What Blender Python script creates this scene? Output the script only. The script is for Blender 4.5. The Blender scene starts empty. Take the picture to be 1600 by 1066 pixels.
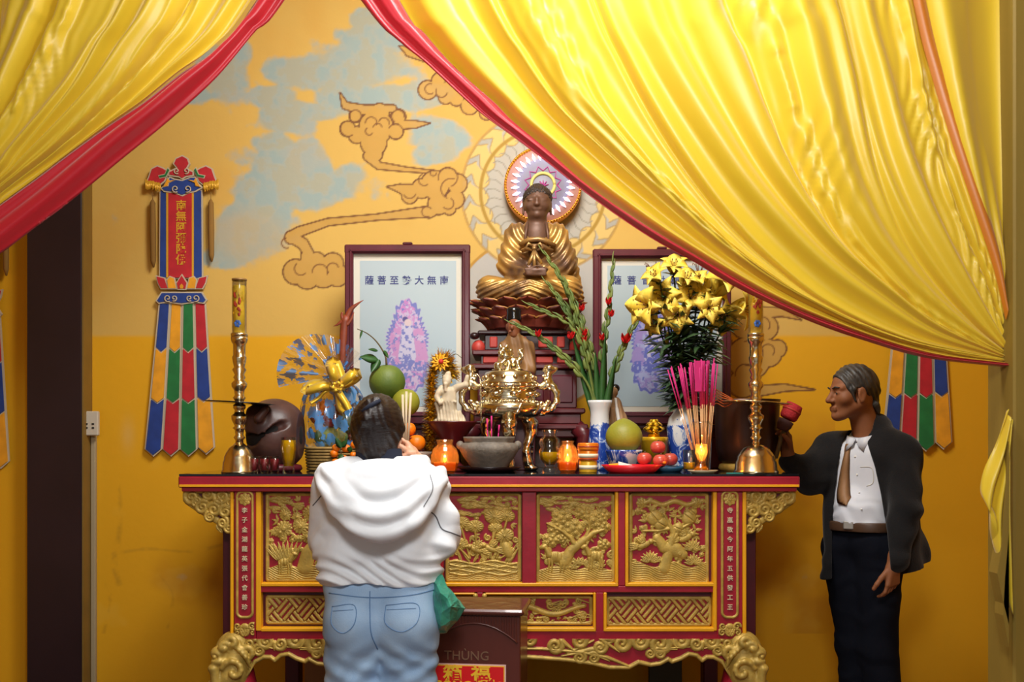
import bpy, math, random
import numpy as np
from mathutils import Vector, Matrix, geometry
random.seed(7); RNG = np.random.RandomState(7)
SC = bpy.context.scene
PI = math.pi
# ------------------------------------------------------------------ camera, light, exposure
CZ, FPX = 1.39, 1560.0
cam = bpy.data.cameras.new('camera'); cam.sensor_width = 36; cam.lens = 36*FPX/1600
cam.clip_start = .05
cam_o = bpy.data.objects.new('camera', cam); SC.collection.objects.link(cam_o)
cam_o.location = (0, 0, CZ); cam_o.rotation_euler = (PI/2, 0, 0)
cam.shift_y = 157/1600           # rising lens: uprights stay upright, horizon at 690 px
cam.dof.use_dof = True; cam.dof.focus_distance = 4.4; cam.dof.aperture_fstop = 5.0
SC.camera = cam_o
SC.view_settings.view_transform = 'Standard'; SC.view_settings.look = 'None'
SC.view_settings.gamma = 1; SC.view_settings.use_curve_mapping = False
SC.view_settings.exposure = 0.0
wd = bpy.data.worlds.new('world'); SC.world = wd; wd.use_nodes = True
wd.node_tree.nodes['Background'].inputs[0].default_value = (1.0, .97, .92, 1)
wd.node_tree.nodes['Background'].inputs[1].default_value = .34
def area(name, loc, target, size, power, col):
    l = bpy.data.lights.new(name, 'AREA'); l.size = size; l.energy = power; l.color = col
    o = bpy.data.objects.new(name, l); SC.collection.objects.link(o); o.location = loc
    o.rotation_euler = (Vector(target)-Vector(loc)).to_track_quat('-Z', 'Y').to_euler()
    return o
area('hall_lamp', (0.1, 0.4, 2.6), (0.1, 4.4, 1.2), .5, 48, (1, .985, .97))
area('porch_lamp', (0.1, 2.15, 3.5), (.2, 3.0, 2.3), .5, 29, (1, .98, .95))
area('altar_ceiling_lamp', (0, 3.1, 3.7), (0, 4.9, 1.2), .9, 95, (1, .98, .95))

# ------------------------------------------------------------------ geometry helpers
def P(px, py, Y):
    """the point at distance Y from the lens plane seen at photo pixel (px, py)"""
    return Vector(((px-800)/FPX*Y, Y, CZ+(690-py)/FPX*Y))
def PX(px, Y, py=690): return P(px, py, Y).x
def PZ(py, Y): return P(800, py, Y).z
def SP(Y): return Y/FPX            # metres per pixel at distance Y
def lin(c):
    if isinstance(c, str):
        c = c.lstrip('#'); c = tuple(int(c[i:i+2], 16)/255 for i in (0, 2, 4))
    return tuple((x/12.92 if x <= .04045 else ((x+.055)/1.055)**2.4) for x in c)

class MB:
    """collects shapes into ONE mesh"""
    def __init__(s): s.v = []; s.f = []; s.m = []; s.n = 0; s.cur = 0; s.sm = []; s.smooth = True; s.col = None
    def add(s, vs, fs):
        b = s.n; s.v.extend([tuple(x) for x in vs]); s.n += len(vs)
        for f in fs: s.f.append([b+i for i in f]); s.m.append(s.cur); s.sm.append(s.smooth)
        return s
    def box(s, c, d, rz=0, bev=0, R=None):
        x, y, z = d[0]/2, d[1]/2, d[2]/2
        R = R or Matrix.Rotation(rz, 3, 'Z'); c = Vector(c)
        sm = s.smooth; s.smooth = False
        if bev <= 0:
            vs = [c+R@Vector((sx*x, sy*y, sz*z)) for sx in (-1, 1) for sy in (-1, 1) for sz in (-1, 1)]
            s.add(vs, [(0, 1, 3, 2), (4, 6, 7, 5), (0, 4, 5, 1), (2, 3, 7, 6), (0, 2, 6, 4), (1, 5, 7, 3)])
        else:
            b = min(bev, x*.9, y*.9, z*.9); vs = []; ix = {}
            for sx in (-1, 1):
                for sy in (-1, 1):
                    for sz in (-1, 1):
                        for a in range(3):
                            q = [sx*(x-b), sy*(y-b), sz*(z-b)]; q[a] = [sx*x, sy*y, sz*z][a]
                            ix[(sx, sy, sz, a)] = len(vs); vs.append(c+R@Vector(q))
            fs = []
            for a in range(3):
                o1, o2 = [(1, 2), (2, 0), (0, 1)][a]
                for sg in (-1, 1):
                    cyc = []
                    for p, q in ((-1, -1), (1, -1), (1, 1), (-1, 1)):
                        k = [0, 0, 0]; k[a] = sg; k[o1] = p; k[o2] = q; cyc.append(ix[(*k, a)])
                    fs.append(cyc if sg > 0 else cyc[::-1])
            for a in range(3):
                o1, o2 = [(1, 2), (2, 0), (0, 1)][a]
                for p in (-1, 1):
                    for q in (-1, 1):
                        k0 = [0, 0, 0]; k1 = [0, 0, 0]; k0[a] = -1; k1[a] = 1
                        for k in (k0, k1): k[o1] = p; k[o2] = q
                        f = [ix[(*k0, o1)], ix[(*k1, o1)], ix[(*k1, o2)], ix[(*k0, o2)]]
                        fs.append(f if p*q > 0 else f[::-1])
            for sx in (-1, 1):
                for sy in (-1, 1):
                    for sz in (-1, 1):
                        f = [ix[(sx, sy, sz, a)] for a in range(3)]
                        fs.append(f if sx*sy*sz > 0 else f[::-1])
            s.add(vs, fs)
        s.smooth = sm; return s
    def tube(s, pts, r, n=8, flat=1.0, caps=True):
        pts = [Vector(p) for p in pts]; k = len(pts)
        rs = list(r) if hasattr(r, '__len__') else [r]*k
        vs = []; prev = None
        for i, p in enumerate(pts):
            t = (pts[min(i+1, k-1)]-pts[max(i-1, 0)])
            t = t.normalized() if t.length > 1e-9 else Vector((0, 0, 1))
            if prev is None:
                a = Vector((0, 1, 0)) if abs(t.y) < .9 else Vector((1, 0, 0))
                n1 = (a-t*a.dot(t)).normalized()
            else:
                n1 = prev-t*prev.dot(t)
                n1 = n1.normalized() if n1.length > 1e-6 else Vector((0, 1, 0))
            prev = n1; n2 = t.cross(n1)
            for j in range(n):
                a = 2*PI*j/n
                vs.append(p+n1*(math.cos(a)*rs[i]*flat)+n2*(math.sin(a)*rs[i]))
        fs = [(i*n+j, i*n+(j+1) % n, (i+1)*n+(j+1) % n, (i+1)*n+j) for i in range(k-1) for j in range(n)]
        if caps: fs += [tuple(range(n))[::-1], tuple((k-1)*n+j for j in range(n))]
        return s.add(vs, fs)
    def lathe(s, c, prof, n=32, sx=1, sy=1, R=None, wob=None):
        """prof: (radius, height) from the bottom up; caps where radius > 0 at the ends"""
        c = Vector(c); vs = []; k = len(prof)
        for i, (r, z) in enumerate(prof):
            for j in range(n):
                a = 2*PI*j/n; w = wob(a, i/(k-1)) if wob else 1
                q = Vector((math.cos(a)*r*sx*w, math.sin(a)*r*sy*w, z))
                vs.append(c+(R@q if R else q))
        fs = [(i*n+j, i*n+(j+1) % n, (i+1)*n+(j+1) % n, (i+1)*n+j) for i in range(k-1) for j in range(n)]
        if prof[0][0] > 1e-6: fs.append(tuple(range(n))[::-1])
        if prof[-1][0] > 1e-6: fs.append(tuple((k-1)*n+j for j in range(n)))
        return s.add(vs, fs)
    def ball(s, c, r, n=16, R=None, wob=None):
        r = r if hasattr(r, '__len__') else (r, r, r)
        c = Vector(c); vs = []; m = max(6, n//2)
        for i in range(m+1):
            t = PI*i/m
            for j in range(n):
                a = 2*PI*j/n
                q = Vector((-math.sin(t)*math.cos(a), math.sin(t)*math.sin(a), math.cos(t)))
                w = wob(q) if wob else 1
                q = Vector((q.x*r[0]*w, q.y*r[1]*w, q.z*r[2]*w)); vs.append(c+(R@q if R else q))
        fs = [(i*n+j, i*n+(j+1) % n, (i+1)*n+(j+1) % n, (i+1)*n+j) for i in range(m) for j in range(n)]
        return s.add(vs, fs)
    def prism(s, pts, y0, y1):
        """outline of (x, z) points, solid between y0 (front) and y1"""
        n = len(pts)
        ar = sum(pts[i][0]*pts[(i+1) % n][1]-pts[(i+1) % n][0]*pts[i][1] for i in range(n))
        if ar < 0: pts = pts[::-1]
        vs = [(x, y0, z) for x, z in pts]+[(x, y1, z) for x, z in pts]
        tri = geometry.tessellate_polygon([[Vector((x, z, 0)) for x, z in pts]])
        fs = []
        for a, b, c in tri:
            A, B, C = (Vector((*pts[i], 0)) for i in (a, b, c))
            if (B-A).cross(C-A).z < 0: b, c = c, b
            fs += [(a, b, c), (n+a, n+c, n+b)]
        fs += [(i, n+i, n+(i+1) % n, (i+1) % n) for i in range(n)]
        sm = s.smooth; s.smooth = False; s.add(vs, fs); s.smooth = sm; return s
    def grid(s, pts, close=False):
        """rows of points joined into a sheet"""
        a, b = len(pts), len(pts[0]); vs = [p for row in pts for p in row]
        fs = [(i*b+j, i*b+j+1, (i+1)*b+j+1, (i+1)*b+j) for i in range(a-1) for j in range(b-1)]
        if close: fs += [(i*b+b-1, i*b, (i+1)*b, (i+1)*b+b-1) for i in range(a-1)]
        return s.add(vs, fs)
    def strip(s, pts, ws, nrm, th=.0012, curl=0):
        """ribbon along pts with half-widths ws, lying across nrm, a real thickness th"""
        pts = [Vector(p) for p in pts]; rows = []
        for i, p in enumerate(pts):
            t = (pts[min(i+1, len(pts)-1)]-pts[max(i-1, 0)]).normalized()
            nn = Vector(nrm(i/(len(pts)-1)) if callable(nrm) else nrm); b = t.cross(nn).normalized(); nn = b.cross(t)
            w = max(ws[i], 2e-4)
            rows.append([p-b*w+nn*curl*w, p+nn*th, p+b*w+nn*curl*w, p-nn*th])
        s.grid(rows, True); n = s.n
        return s
    def mesh(s, name):
        me = bpy.data.meshes.new(name)
        me.from_pydata([tuple(v) for v in s.v], [], s.f)
        if len(s.f):
            me.polygons.foreach_set('material_index', np.array(s.m, np.int32))
            me.polygons.foreach_set('use_smooth', np.array(s.sm, bool))
        me.update(); return me

def np_mesh(name, V, Fq, smooth=True, mats=None, cols=None):
    me = bpy.data.meshes.new(name); nv, nf = len(V), len(Fq)
    me.vertices.add(nv); me.vertices.foreach_set('co', np.ascontiguousarray(V, np.float32).ravel())
    me.loops.add(nf*4); me.loops.foreach_set('vertex_index', np.ascontiguousarray(Fq, np.int32).ravel())
    me.polygons.add(nf); me.polygons.foreach_set('loop_start', np.arange(0, nf*4, 4, dtype=np.int32))
    me.polygons.foreach_set('use_smooth', np.full(nf, smooth))
    if mats is not None: me.polygons.foreach_set('material_index', np.ascontiguousarray(mats, np.int32))
    me.update(calc_edges=True)
    if cols is not None:
        a = me.color_attributes.new('paint', 'FLOAT_COLOR', 'POINT')
        c4 = np.ones((nv, 4), np.float32); c4[:, :3] = cols; a.data.foreach_set('color', c4.ravel())
    return me

# ------------------------------------------------------------------ scene objects
def link(o): SC.collection.objects.link(o); return o
def tag(o, label, cat, group=None, kind=None):
    if label: o['label'] = label
    if cat: o['category'] = cat
    if group: o['group'] = group
    if kind: o['kind'] = kind
    return o
def thing(name, label, cat, loc=(0, 0, 0), rz=0, group=None):
    o = link(bpy.data.objects.new(name, None)); o.location = loc; o.rotation_euler = (0, 0, rz)
    o.empty_display_size = .05
    return tag(o, label, cat, group)
def wmat(o):
    m = Matrix.LocRotScale(o.location, o.rotation_euler, o.scale)
    return (wmat(o.parent) @ m) if o.parent else m
def obj(name, geo, mats, parent=None, world=True, label=None):
    """one mesh object; world=True: the shape is given in world coordinates"""
    me = geo.mesh(name) if isinstance(geo, MB) else geo
    for m in (mats if isinstance(mats, (list, tuple)) else [mats]): me.materials.append(m)
    o = link(bpy.data.objects.new(name, me))
    if parent is not None:
        o.parent = parent
        if world: me.transform(wmat(parent).inverted())
    if label: o['label'] = label
    return o
def solo(name, geo, mats, label, cat, base, group=None, world=True, kind=None):
    """a thing that is one mesh, its origin at base"""
    me = geo.mesh(name) if isinstance(geo, MB) else geo
    if world: me.transform(Matrix.Translation(-Vector(base)))
    o = obj(name, me, mats); o.location = base
    return tag(o, label, cat, group, kind)
def dup(root, loc, label=None, rz=None, sc=None, group=None):
    r = link(root.copy()); r.location = loc
    if rz is not None: r.rotation_euler = (root.rotation_euler[0], root.rotation_euler[1], rz)
    if sc: r.scale = (sc, sc, sc) if not hasattr(sc, '__len__') else sc
    if label: r['label'] = label
    if group: r['group'] = group
    for ch in list(root.children):
        c = link(ch.copy()); c.parent = r
        for g in list(ch.children):
            d = link(g.copy()); d.parent = c
    return r
def struct(name, geo, mats, parent=None):
    o = obj(name, geo, mats, parent)
    if parent is None: o['kind'] = 'structure'
    return o
_FONTS = {}
def text_mesh(body, size, loc, extrude=.0008, rx=PI/2, rz=0, sx=1, bold=0, align='CENTER'):
    c = bpy.data.curves.new('lettering', 'FONT'); c.body = body; c.size = size; c.extrude = extrude
    c.align_x = align; c.align_y = 'CENTER'; c.offset = bold; c.resolution_u = 3
    o = link(bpy.data.objects.new('lettering', c))
    dg = bpy.context.evaluated_depsgraph_get()
    me = bpy.data.meshes.new_from_object(o.evaluated_get(dg))
    bpy.data.objects.remove(o); me.materials.clear()
    me.transform(Matrix.Translation(Vector(loc)) @ Matrix.Rotation(rz, 4, 'Z') @ Matrix.Rotation(rx, 4, 'X') @ Matrix.Diagonal((sx, 1, 1, 1)))
    return me
def mb_text(mb, *a, **k):
    me = text_mesh(*a, **k); sm = mb.smooth; mb.smooth = False
    mb.add([v.co for v in me.vertices], [tuple(p.vertices) for p in me.polygons]); mb.smooth = sm
    bpy.data.meshes.remove(me); return mb

# ------------------------------------------------------------------ materials
def mat(name, col, rough=.5, metal=0, var=0, vscale=8, bump=0, bscale=60, col2=None, stretch=None, coords='Object', **kw):
    m = bpy.data.materials.new(name); m.use_nodes = True
    nt = m.node_tree; b = nt.nodes['Principled BSDF']
    c = lin(col) if isinstance(col, str) else col
    b.inputs['Base Color'].default_value = (*c, 1); b.inputs['Roughness'].default_value = rough; b.inputs['Metallic'].default_value = metal
    for k, v in kw.items():
        k = {'trans': 'Transmission Weight', 'ior': 'IOR', 'coat': 'Coat Weight', 'sheen': 'Sheen Weight', 'alpha': 'Alpha',
             'sss': 'Subsurface Weight', 'emit': 'Emission Strength', 'ecol': 'Emission Color', 'aniso': 'Anisotropic', 'spec': 'Specular IOR Level'}[k]
        if k == 'Emission Color': v = (*(lin(v) if isinstance(v, str) else v), 1)
        b.inputs[k].default_value = v
    if kw.get('sss'): b.inputs['Subsurface Radius'].default_value = (.012, .005, .003)
    if var or bump or col2:
        tc = nt.nodes.new('ShaderNodeTexCoord'); mp = nt.nodes.new('ShaderNodeMapping'); nt.links.new(tc.outputs[coords], mp.inputs[0])
        if stretch: mp.inputs['Scale'].default_value = stretch
    if var or col2:
        n = nt.nodes.new('ShaderNodeTexNoise'); n.inputs['Scale'].default_value = vscale; n.inputs['Detail'].default_value = 5
        nt.links.new(mp.outputs[0], n.inputs[0])
        r = nt.nodes.new('ShaderNodeValToRGB'); nt.links.new(n.outputs[0], r.inputs[0])
        c2 = (lin(col2) if isinstance(col2, str) else col2) if col2 else tuple(x*(1-var) for x in c)
        r.color_ramp.elements[0].position = .35; r.color_ramp.elements[1].position = .65
        r.color_ramp.elements[0].color = (*c2, 1); r.color_ramp.elements[1].color = (*c, 1)
        nt.links.new(r.outputs[0], b.inputs['Base Color'])
    if bump:
        n2 = nt.nodes.new('ShaderNodeTexNoise'); n2.inputs['Scale'].default_value = bscale; n2.inputs['Detail'].default_value = 4
        nt.links.new(mp.outputs[0], n2.inputs[0]); bp = nt.nodes.new('ShaderNodeBump'); bp.inputs['Strength'].default_value = bump
        bp.inputs['Distance'].default_value = .01
        nt.links.new(n2.outputs[0], bp.inputs['Height']); nt.links.new(bp.outputs[0], b.inputs['Normal'])
    return m
def paint_mat(name, rough=.6, **kw):
    m = mat(name, '#808080', rough, **kw); nt = m.node_tree
    a = nt.nodes.new('ShaderNodeVertexColor'); a.layer_name = 'paint'
    nt.links.new(a.outputs[0], nt.nodes['Principled BSDF'].inputs['Base Color']); return m
def glass_mat(name, col, rough=.03, clear=.75):
    """thin clear glass or film: mostly see-through, with its own gloss"""
    m = bpy.data.materials.new(name); m.use_nodes = True; nt = m.node_tree; nt.nodes.clear()
    out = nt.nodes.new('ShaderNodeOutputMaterial'); mx = nt.nodes.new('ShaderNodeMixShader'); t = nt.nodes.new('ShaderNodeBsdfTransparent')
    g = nt.nodes.new('ShaderNodeBsdfGlossy'); g.inputs['Roughness'].default_value = rough
    c = lin(col) if isinstance(col, str) else col
    g.inputs[0].default_value = (.9, .9, .88, 1); t.inputs[0].default_value = (*[1-(1-x)*(1-clear) for x in c], 1)
    fr = nt.nodes.new('ShaderNodeLayerWeight'); fr.inputs[0].default_value = .25
    mr = nt.nodes.new('ShaderNodeMapRange'); nt.links.new(fr.outputs['Fresnel'], mr.inputs[0])
    mr.inputs['To Min'].default_value = .02; mr.inputs['To Max'].default_value = .55
    nt.links.new(mr.outputs[0], mx.inputs[0]); nt.links.new(t.outputs[0], mx.inputs[1]); nt.links.new(g.outputs[0], mx.inputs[2])
    nt.links.new(mx.outputs[0], out.inputs[0]); return m
M = {}
M['red'] = mat('red_lacquer', '#a21a2e', .38, var=.25, vscale=6, bump=.08, bscale=30)
M['dark_red'] = mat('dark_red_lacquer', '#5a1424', .4, var=.2)
M['maroon'] = mat('maroon_wood', '#5a1a20', .35, var=.3, vscale=9, stretch=(1, 1, .2))
M['yellow'] = mat('yellow_paint', '#f0ac10', .45, var=.12)
M['gilt'] = mat('gilt_wood', '#c8a850', .46, .22, var=.3, vscale=25, bump=.12, bscale=120)
M['gilt_dull'] = mat('dull_gilt', '#9a7440', .5, .25, var=.25, vscale=30)
M['dark'] = mat('dark_lacquer', '#2a1416', .35, var=.2)
M['black'] = mat('black_gloss', '#101012', .15)
M['glass_top'] = mat('dark_glass', '#10141a', .05)
M['brass'] = mat('polished_brass', '#ecdab0', .2, 1, var=.12, vscale=14)
M['gold'] = mat('polished_gold', '#e0a430', .18, 1, var=.2, vscale=20)
M['silver_brass'] = mat('pale_brass', '#e8dcb8', .2, 1, bump=.2, bscale=90)
M['cream'] = mat('cream_cloth', '#d8c8a4', .8)
M['white'] = mat('white_paint', '#e8e6e0', .4)
# ------------------------------------------------------------------ smooth solids (distance field -> surface)
class SDF:
    def __init__(s, lo, hi, res):
        s.lo = np.array(lo, float); s.res = res
        s.n = np.maximum(4, np.ceil((np.array(hi)-s.lo)/res).astype(int)+1)
        s.d = np.full(s.n, .5, np.float32)
        s.ax = [s.lo[i]+np.arange(s.n[i])*res for i in range(3)]
    def _blk(s, lo, hi, mg):
        sl = []
        for i in range(3):
            a = int(max(0, math.floor((lo[i]-mg-s.lo[i])/s.res))); b = int(min(s.n[i], math.ceil((hi[i]+mg-s.lo[i])/s.res)+1))
            if b <= a: return None, None
            sl.append(slice(a, b))
        g = np.meshgrid(*[s.ax[i][sl[i]] for i in range(3)], indexing='ij', sparse=True)
        return tuple(sl), g
    def _mix(s, sl, d, k, sub):
        o = s.d[sl]
        if sub:
            h = np.clip(.5-.5*(o+d)/k, 0, 1) if k > 0 else None
            r = o*(1-h)-d*h+k*h*(1-h) if k > 0 else np.maximum(o, -d)
        else:
            if k > 0:
                h = np.clip(.5+.5*(o-d)/k, 0, 1); r = o*(1-h)+d*h-k*h*(1-h)
            else: r = np.minimum(o, d)
        s.d[sl] = r.astype(np.float32)
    def cone(s, a, b, ra, rb=None, k=.02, sub=False, flat=None):
        """round-ended tapering limb; flat=(axis, factor) squashes it along a world axis"""
        rb = ra if rb is None else rb
        a = np.array(a, float); b = np.array(b, float); r = max(ra, rb)
        mg = k+4*s.res+(r*1.0)
        sl, g = s._blk(np.minimum(a, b)-r, np.maximum(a, b)+r, mg)
        if sl is None: return s
        ab = b-a; L2 = max(ab@ab, 1e-12)
        p = [g[i]-a[i] for i in range(3)]
        t = np.clip((p[0]*ab[0]+p[1]*ab[1]+p[2]*ab[2])/L2, 0, 1)
        q = [p[i]-ab[i]*t for i in range(3)]
        if flat:
            f = [1, 1, 1]
            for ax, fv in ([flat] if not isinstance(flat, list) else flat): f[ax] = fv
            d = np.sqrt(sum((q[i]/f[i])**2 for i in range(3)))-(ra+(rb-ra)*t); d = d*min(f)
        else: d = np.sqrt(q[0]**2+q[1]**2+q[2]**2)-(ra+(rb-ra)*t)
        s._mix(sl, d, k, sub); return s
    def chain(s, pts, rs, k=.02, sub=False, flat=None):
        for i in range(len(pts)-1): s.cone(pts[i], pts[i+1], rs[i], rs[i+1], k, sub, flat)
        return s
    def ell(s, c, r, k=.02, R=None, sub=False):
        r = np.array(r if hasattr(r, '__len__') else (r, r, r), float); c = np.array(c, float); m = r.max()
        sl, g = s._blk(c-m, c+m, k+4*s.res+m*.5)
        if sl is None: return s
        p = [g[i]-c[i] for i in range(3)]
        if R is not None:
            Ri = np.array(R.transposed() if hasattr(R, 'transposed') else R.T); p = [sum(Ri[i][j]*p[j] for j in range(3)) for i in range(3)]
        k0 = np.sqrt(sum((p[i]/r[i])**2 for i in range(3))); k1 = np.sqrt(sum((p[i]/r[i]**2)**2 for i in range(3)))
        d = k0*(k0-1)/np.maximum(k1, 1e-6)
        s._mix(sl, d, k, sub); return s
    def box(s, c, h, rd=.01, k=.01, R=None, sub=False):
        h = np.array(h, float); c = np.array(c, float); m = np.linalg.norm(h)
        sl, g = s._blk(c-m, c+m, k+4*s.res)
        if sl is None: return s
        p = [g[i]-c[i] for i in range(3)]
        if R is not None:
            Ri = np.array(R.transposed()); p = [sum(Ri[i][j]*p[j] for j in range(3)) for i in range(3)]
        q = [np.abs(p[i])-h[i]+rd for i in range(3)]
        d = np.sqrt(sum(np.maximum(x, 0)**2 for x in q))+np.minimum(np.maximum(q[0], np.maximum(q[1], q[2])), 0)-rd
        s._mix(sl, d, k, sub); return s
    def full(s): return np.meshgrid(*s.ax, indexing='ij', sparse=True)
    def warp(s, fn):
        """add fn(x, y, z) to the distance, only near the surface"""
        i = np.nonzero(np.abs(s.d) < .05)
        x, y, z = (s.ax[a][i[a]] for a in range(3))
        s.d[i] = s.d[i]+fn(x, y, z).astype(np.float32); return s
    def cut(s, fn): 
        """keep only where fn(x,y,z) <= 0"""
        g = s.full(); s.d = np.maximum(s.d, np.broadcast_to(fn(*g), s.d.shape).astype(np.float32)); return s
    def surf(s, name, smooth=2):
        d = s.d; d[0] = d[-1] = .5; d[:, 0] = d[:, -1] = .5; d[:, :, 0] = d[:, :, -1] = .5
        ins = d < 0; nx, ny, nz = d.shape
        cs = [(i, j, k) for i in (0, 1) for j in (0, 1) for k in (0, 1)]
        cnt = np.zeros((nx-1, ny-1, nz-1), np.int8)
        for i, j, k in cs: cnt += ins[i:nx-1+i, j:ny-1+j, k:nz-1+k]
        act = (cnt > 0) & (cnt < 8); C = np.argwhere(act); N = len(C)
        idx = np.full(act.shape, -1, np.int32); idx[tuple(C.T)] = np.arange(N)
        acc = np.zeros((N, 3)); w = np.zeros(N)
        val = {c: d[C[:, 0]+c[0], C[:, 1]+c[1], C[:, 2]+c[2]] for c in cs}
        for c in cs:
            for a in range(3):
                if c[a] == 0:
                    e = list(c); e[a] = 1; va, vb = val[c], val[tuple(e)]
                    x = (va < 0) != (vb < 0); t = np.where(x, va/np.where(x, va-vb, 1), 0)
                    q = np.tile(np.array(c, float), (N, 1)); q[:, a] += t
                    acc[x] += q[x]; w[x] += 1
        V = s.lo+(C+acc/w[:, None])*s.res
        F = []
        for a in range(3):
            o1, o2 = (a+1) % 3, (a+2) % 3
            sa = [slice(None)]*3; sb = [slice(None)]*3; sa[a] = slice(0, -1); sb[a] = slice(1, None)
            x = ins[tuple(sa)] != ins[tuple(sb)]; E = np.argwhere(x)
            E = E[(E[:, o1] > 0) & (E[:, o2] > 0) & (E[:, o1] < s.n[o1]-1) & (E[:, o2] < s.n[o2]-1)]
            q = []
            for p1, p2 in ((-1, -1), (0, -1), (0, 0), (-1, 0)):
                c = E.copy(); c[:, o1] += p1; c[:, o2] += p2; q.append(idx[tuple(c.T)])
            q = np.stack(q, 1); inn = ins[tuple(E.T)]
            q[~inn] = q[~inn][:, ::-1]; F.append(q)
        F = np.concatenate(F)
        for _ in range(smooth):                      # soften the grid steps
            A = np.zeros_like(V); n = np.zeros(len(V))
            for i in range(4):
                np.add.at(A, F[:, i], V[F[:, (i+1) % 4]]+V[F[:, (i-1) % 4]]); np.add.at(n, F[:, i], 2)
            V = V*.5+.5*A/n[:, None]
        s.V, s.F = V, F
        return np_mesh(name, V, F)
def bounds(pts, m):
    a = np.array([tuple(p) for p in pts]); return a.min(0)-m, a.max(0)+m
def fnoise(seed, freq, n=5):
    """cheap smooth noise of position: a few random waves"""
    r = np.random.RandomState(seed); K = r.normal(size=(n, 3)); K = K/np.linalg.norm(K, axis=1)[:, None]*freq*(.6+.8*r.rand(n))[:, None]; ph = r.rand(n)*6.28
    return lambda x, y, z: sum(np.sin(K[i, 0]*x+K[i, 1]*y+K[i, 2]*z+ph[i]) for i in range(n))/n

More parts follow.
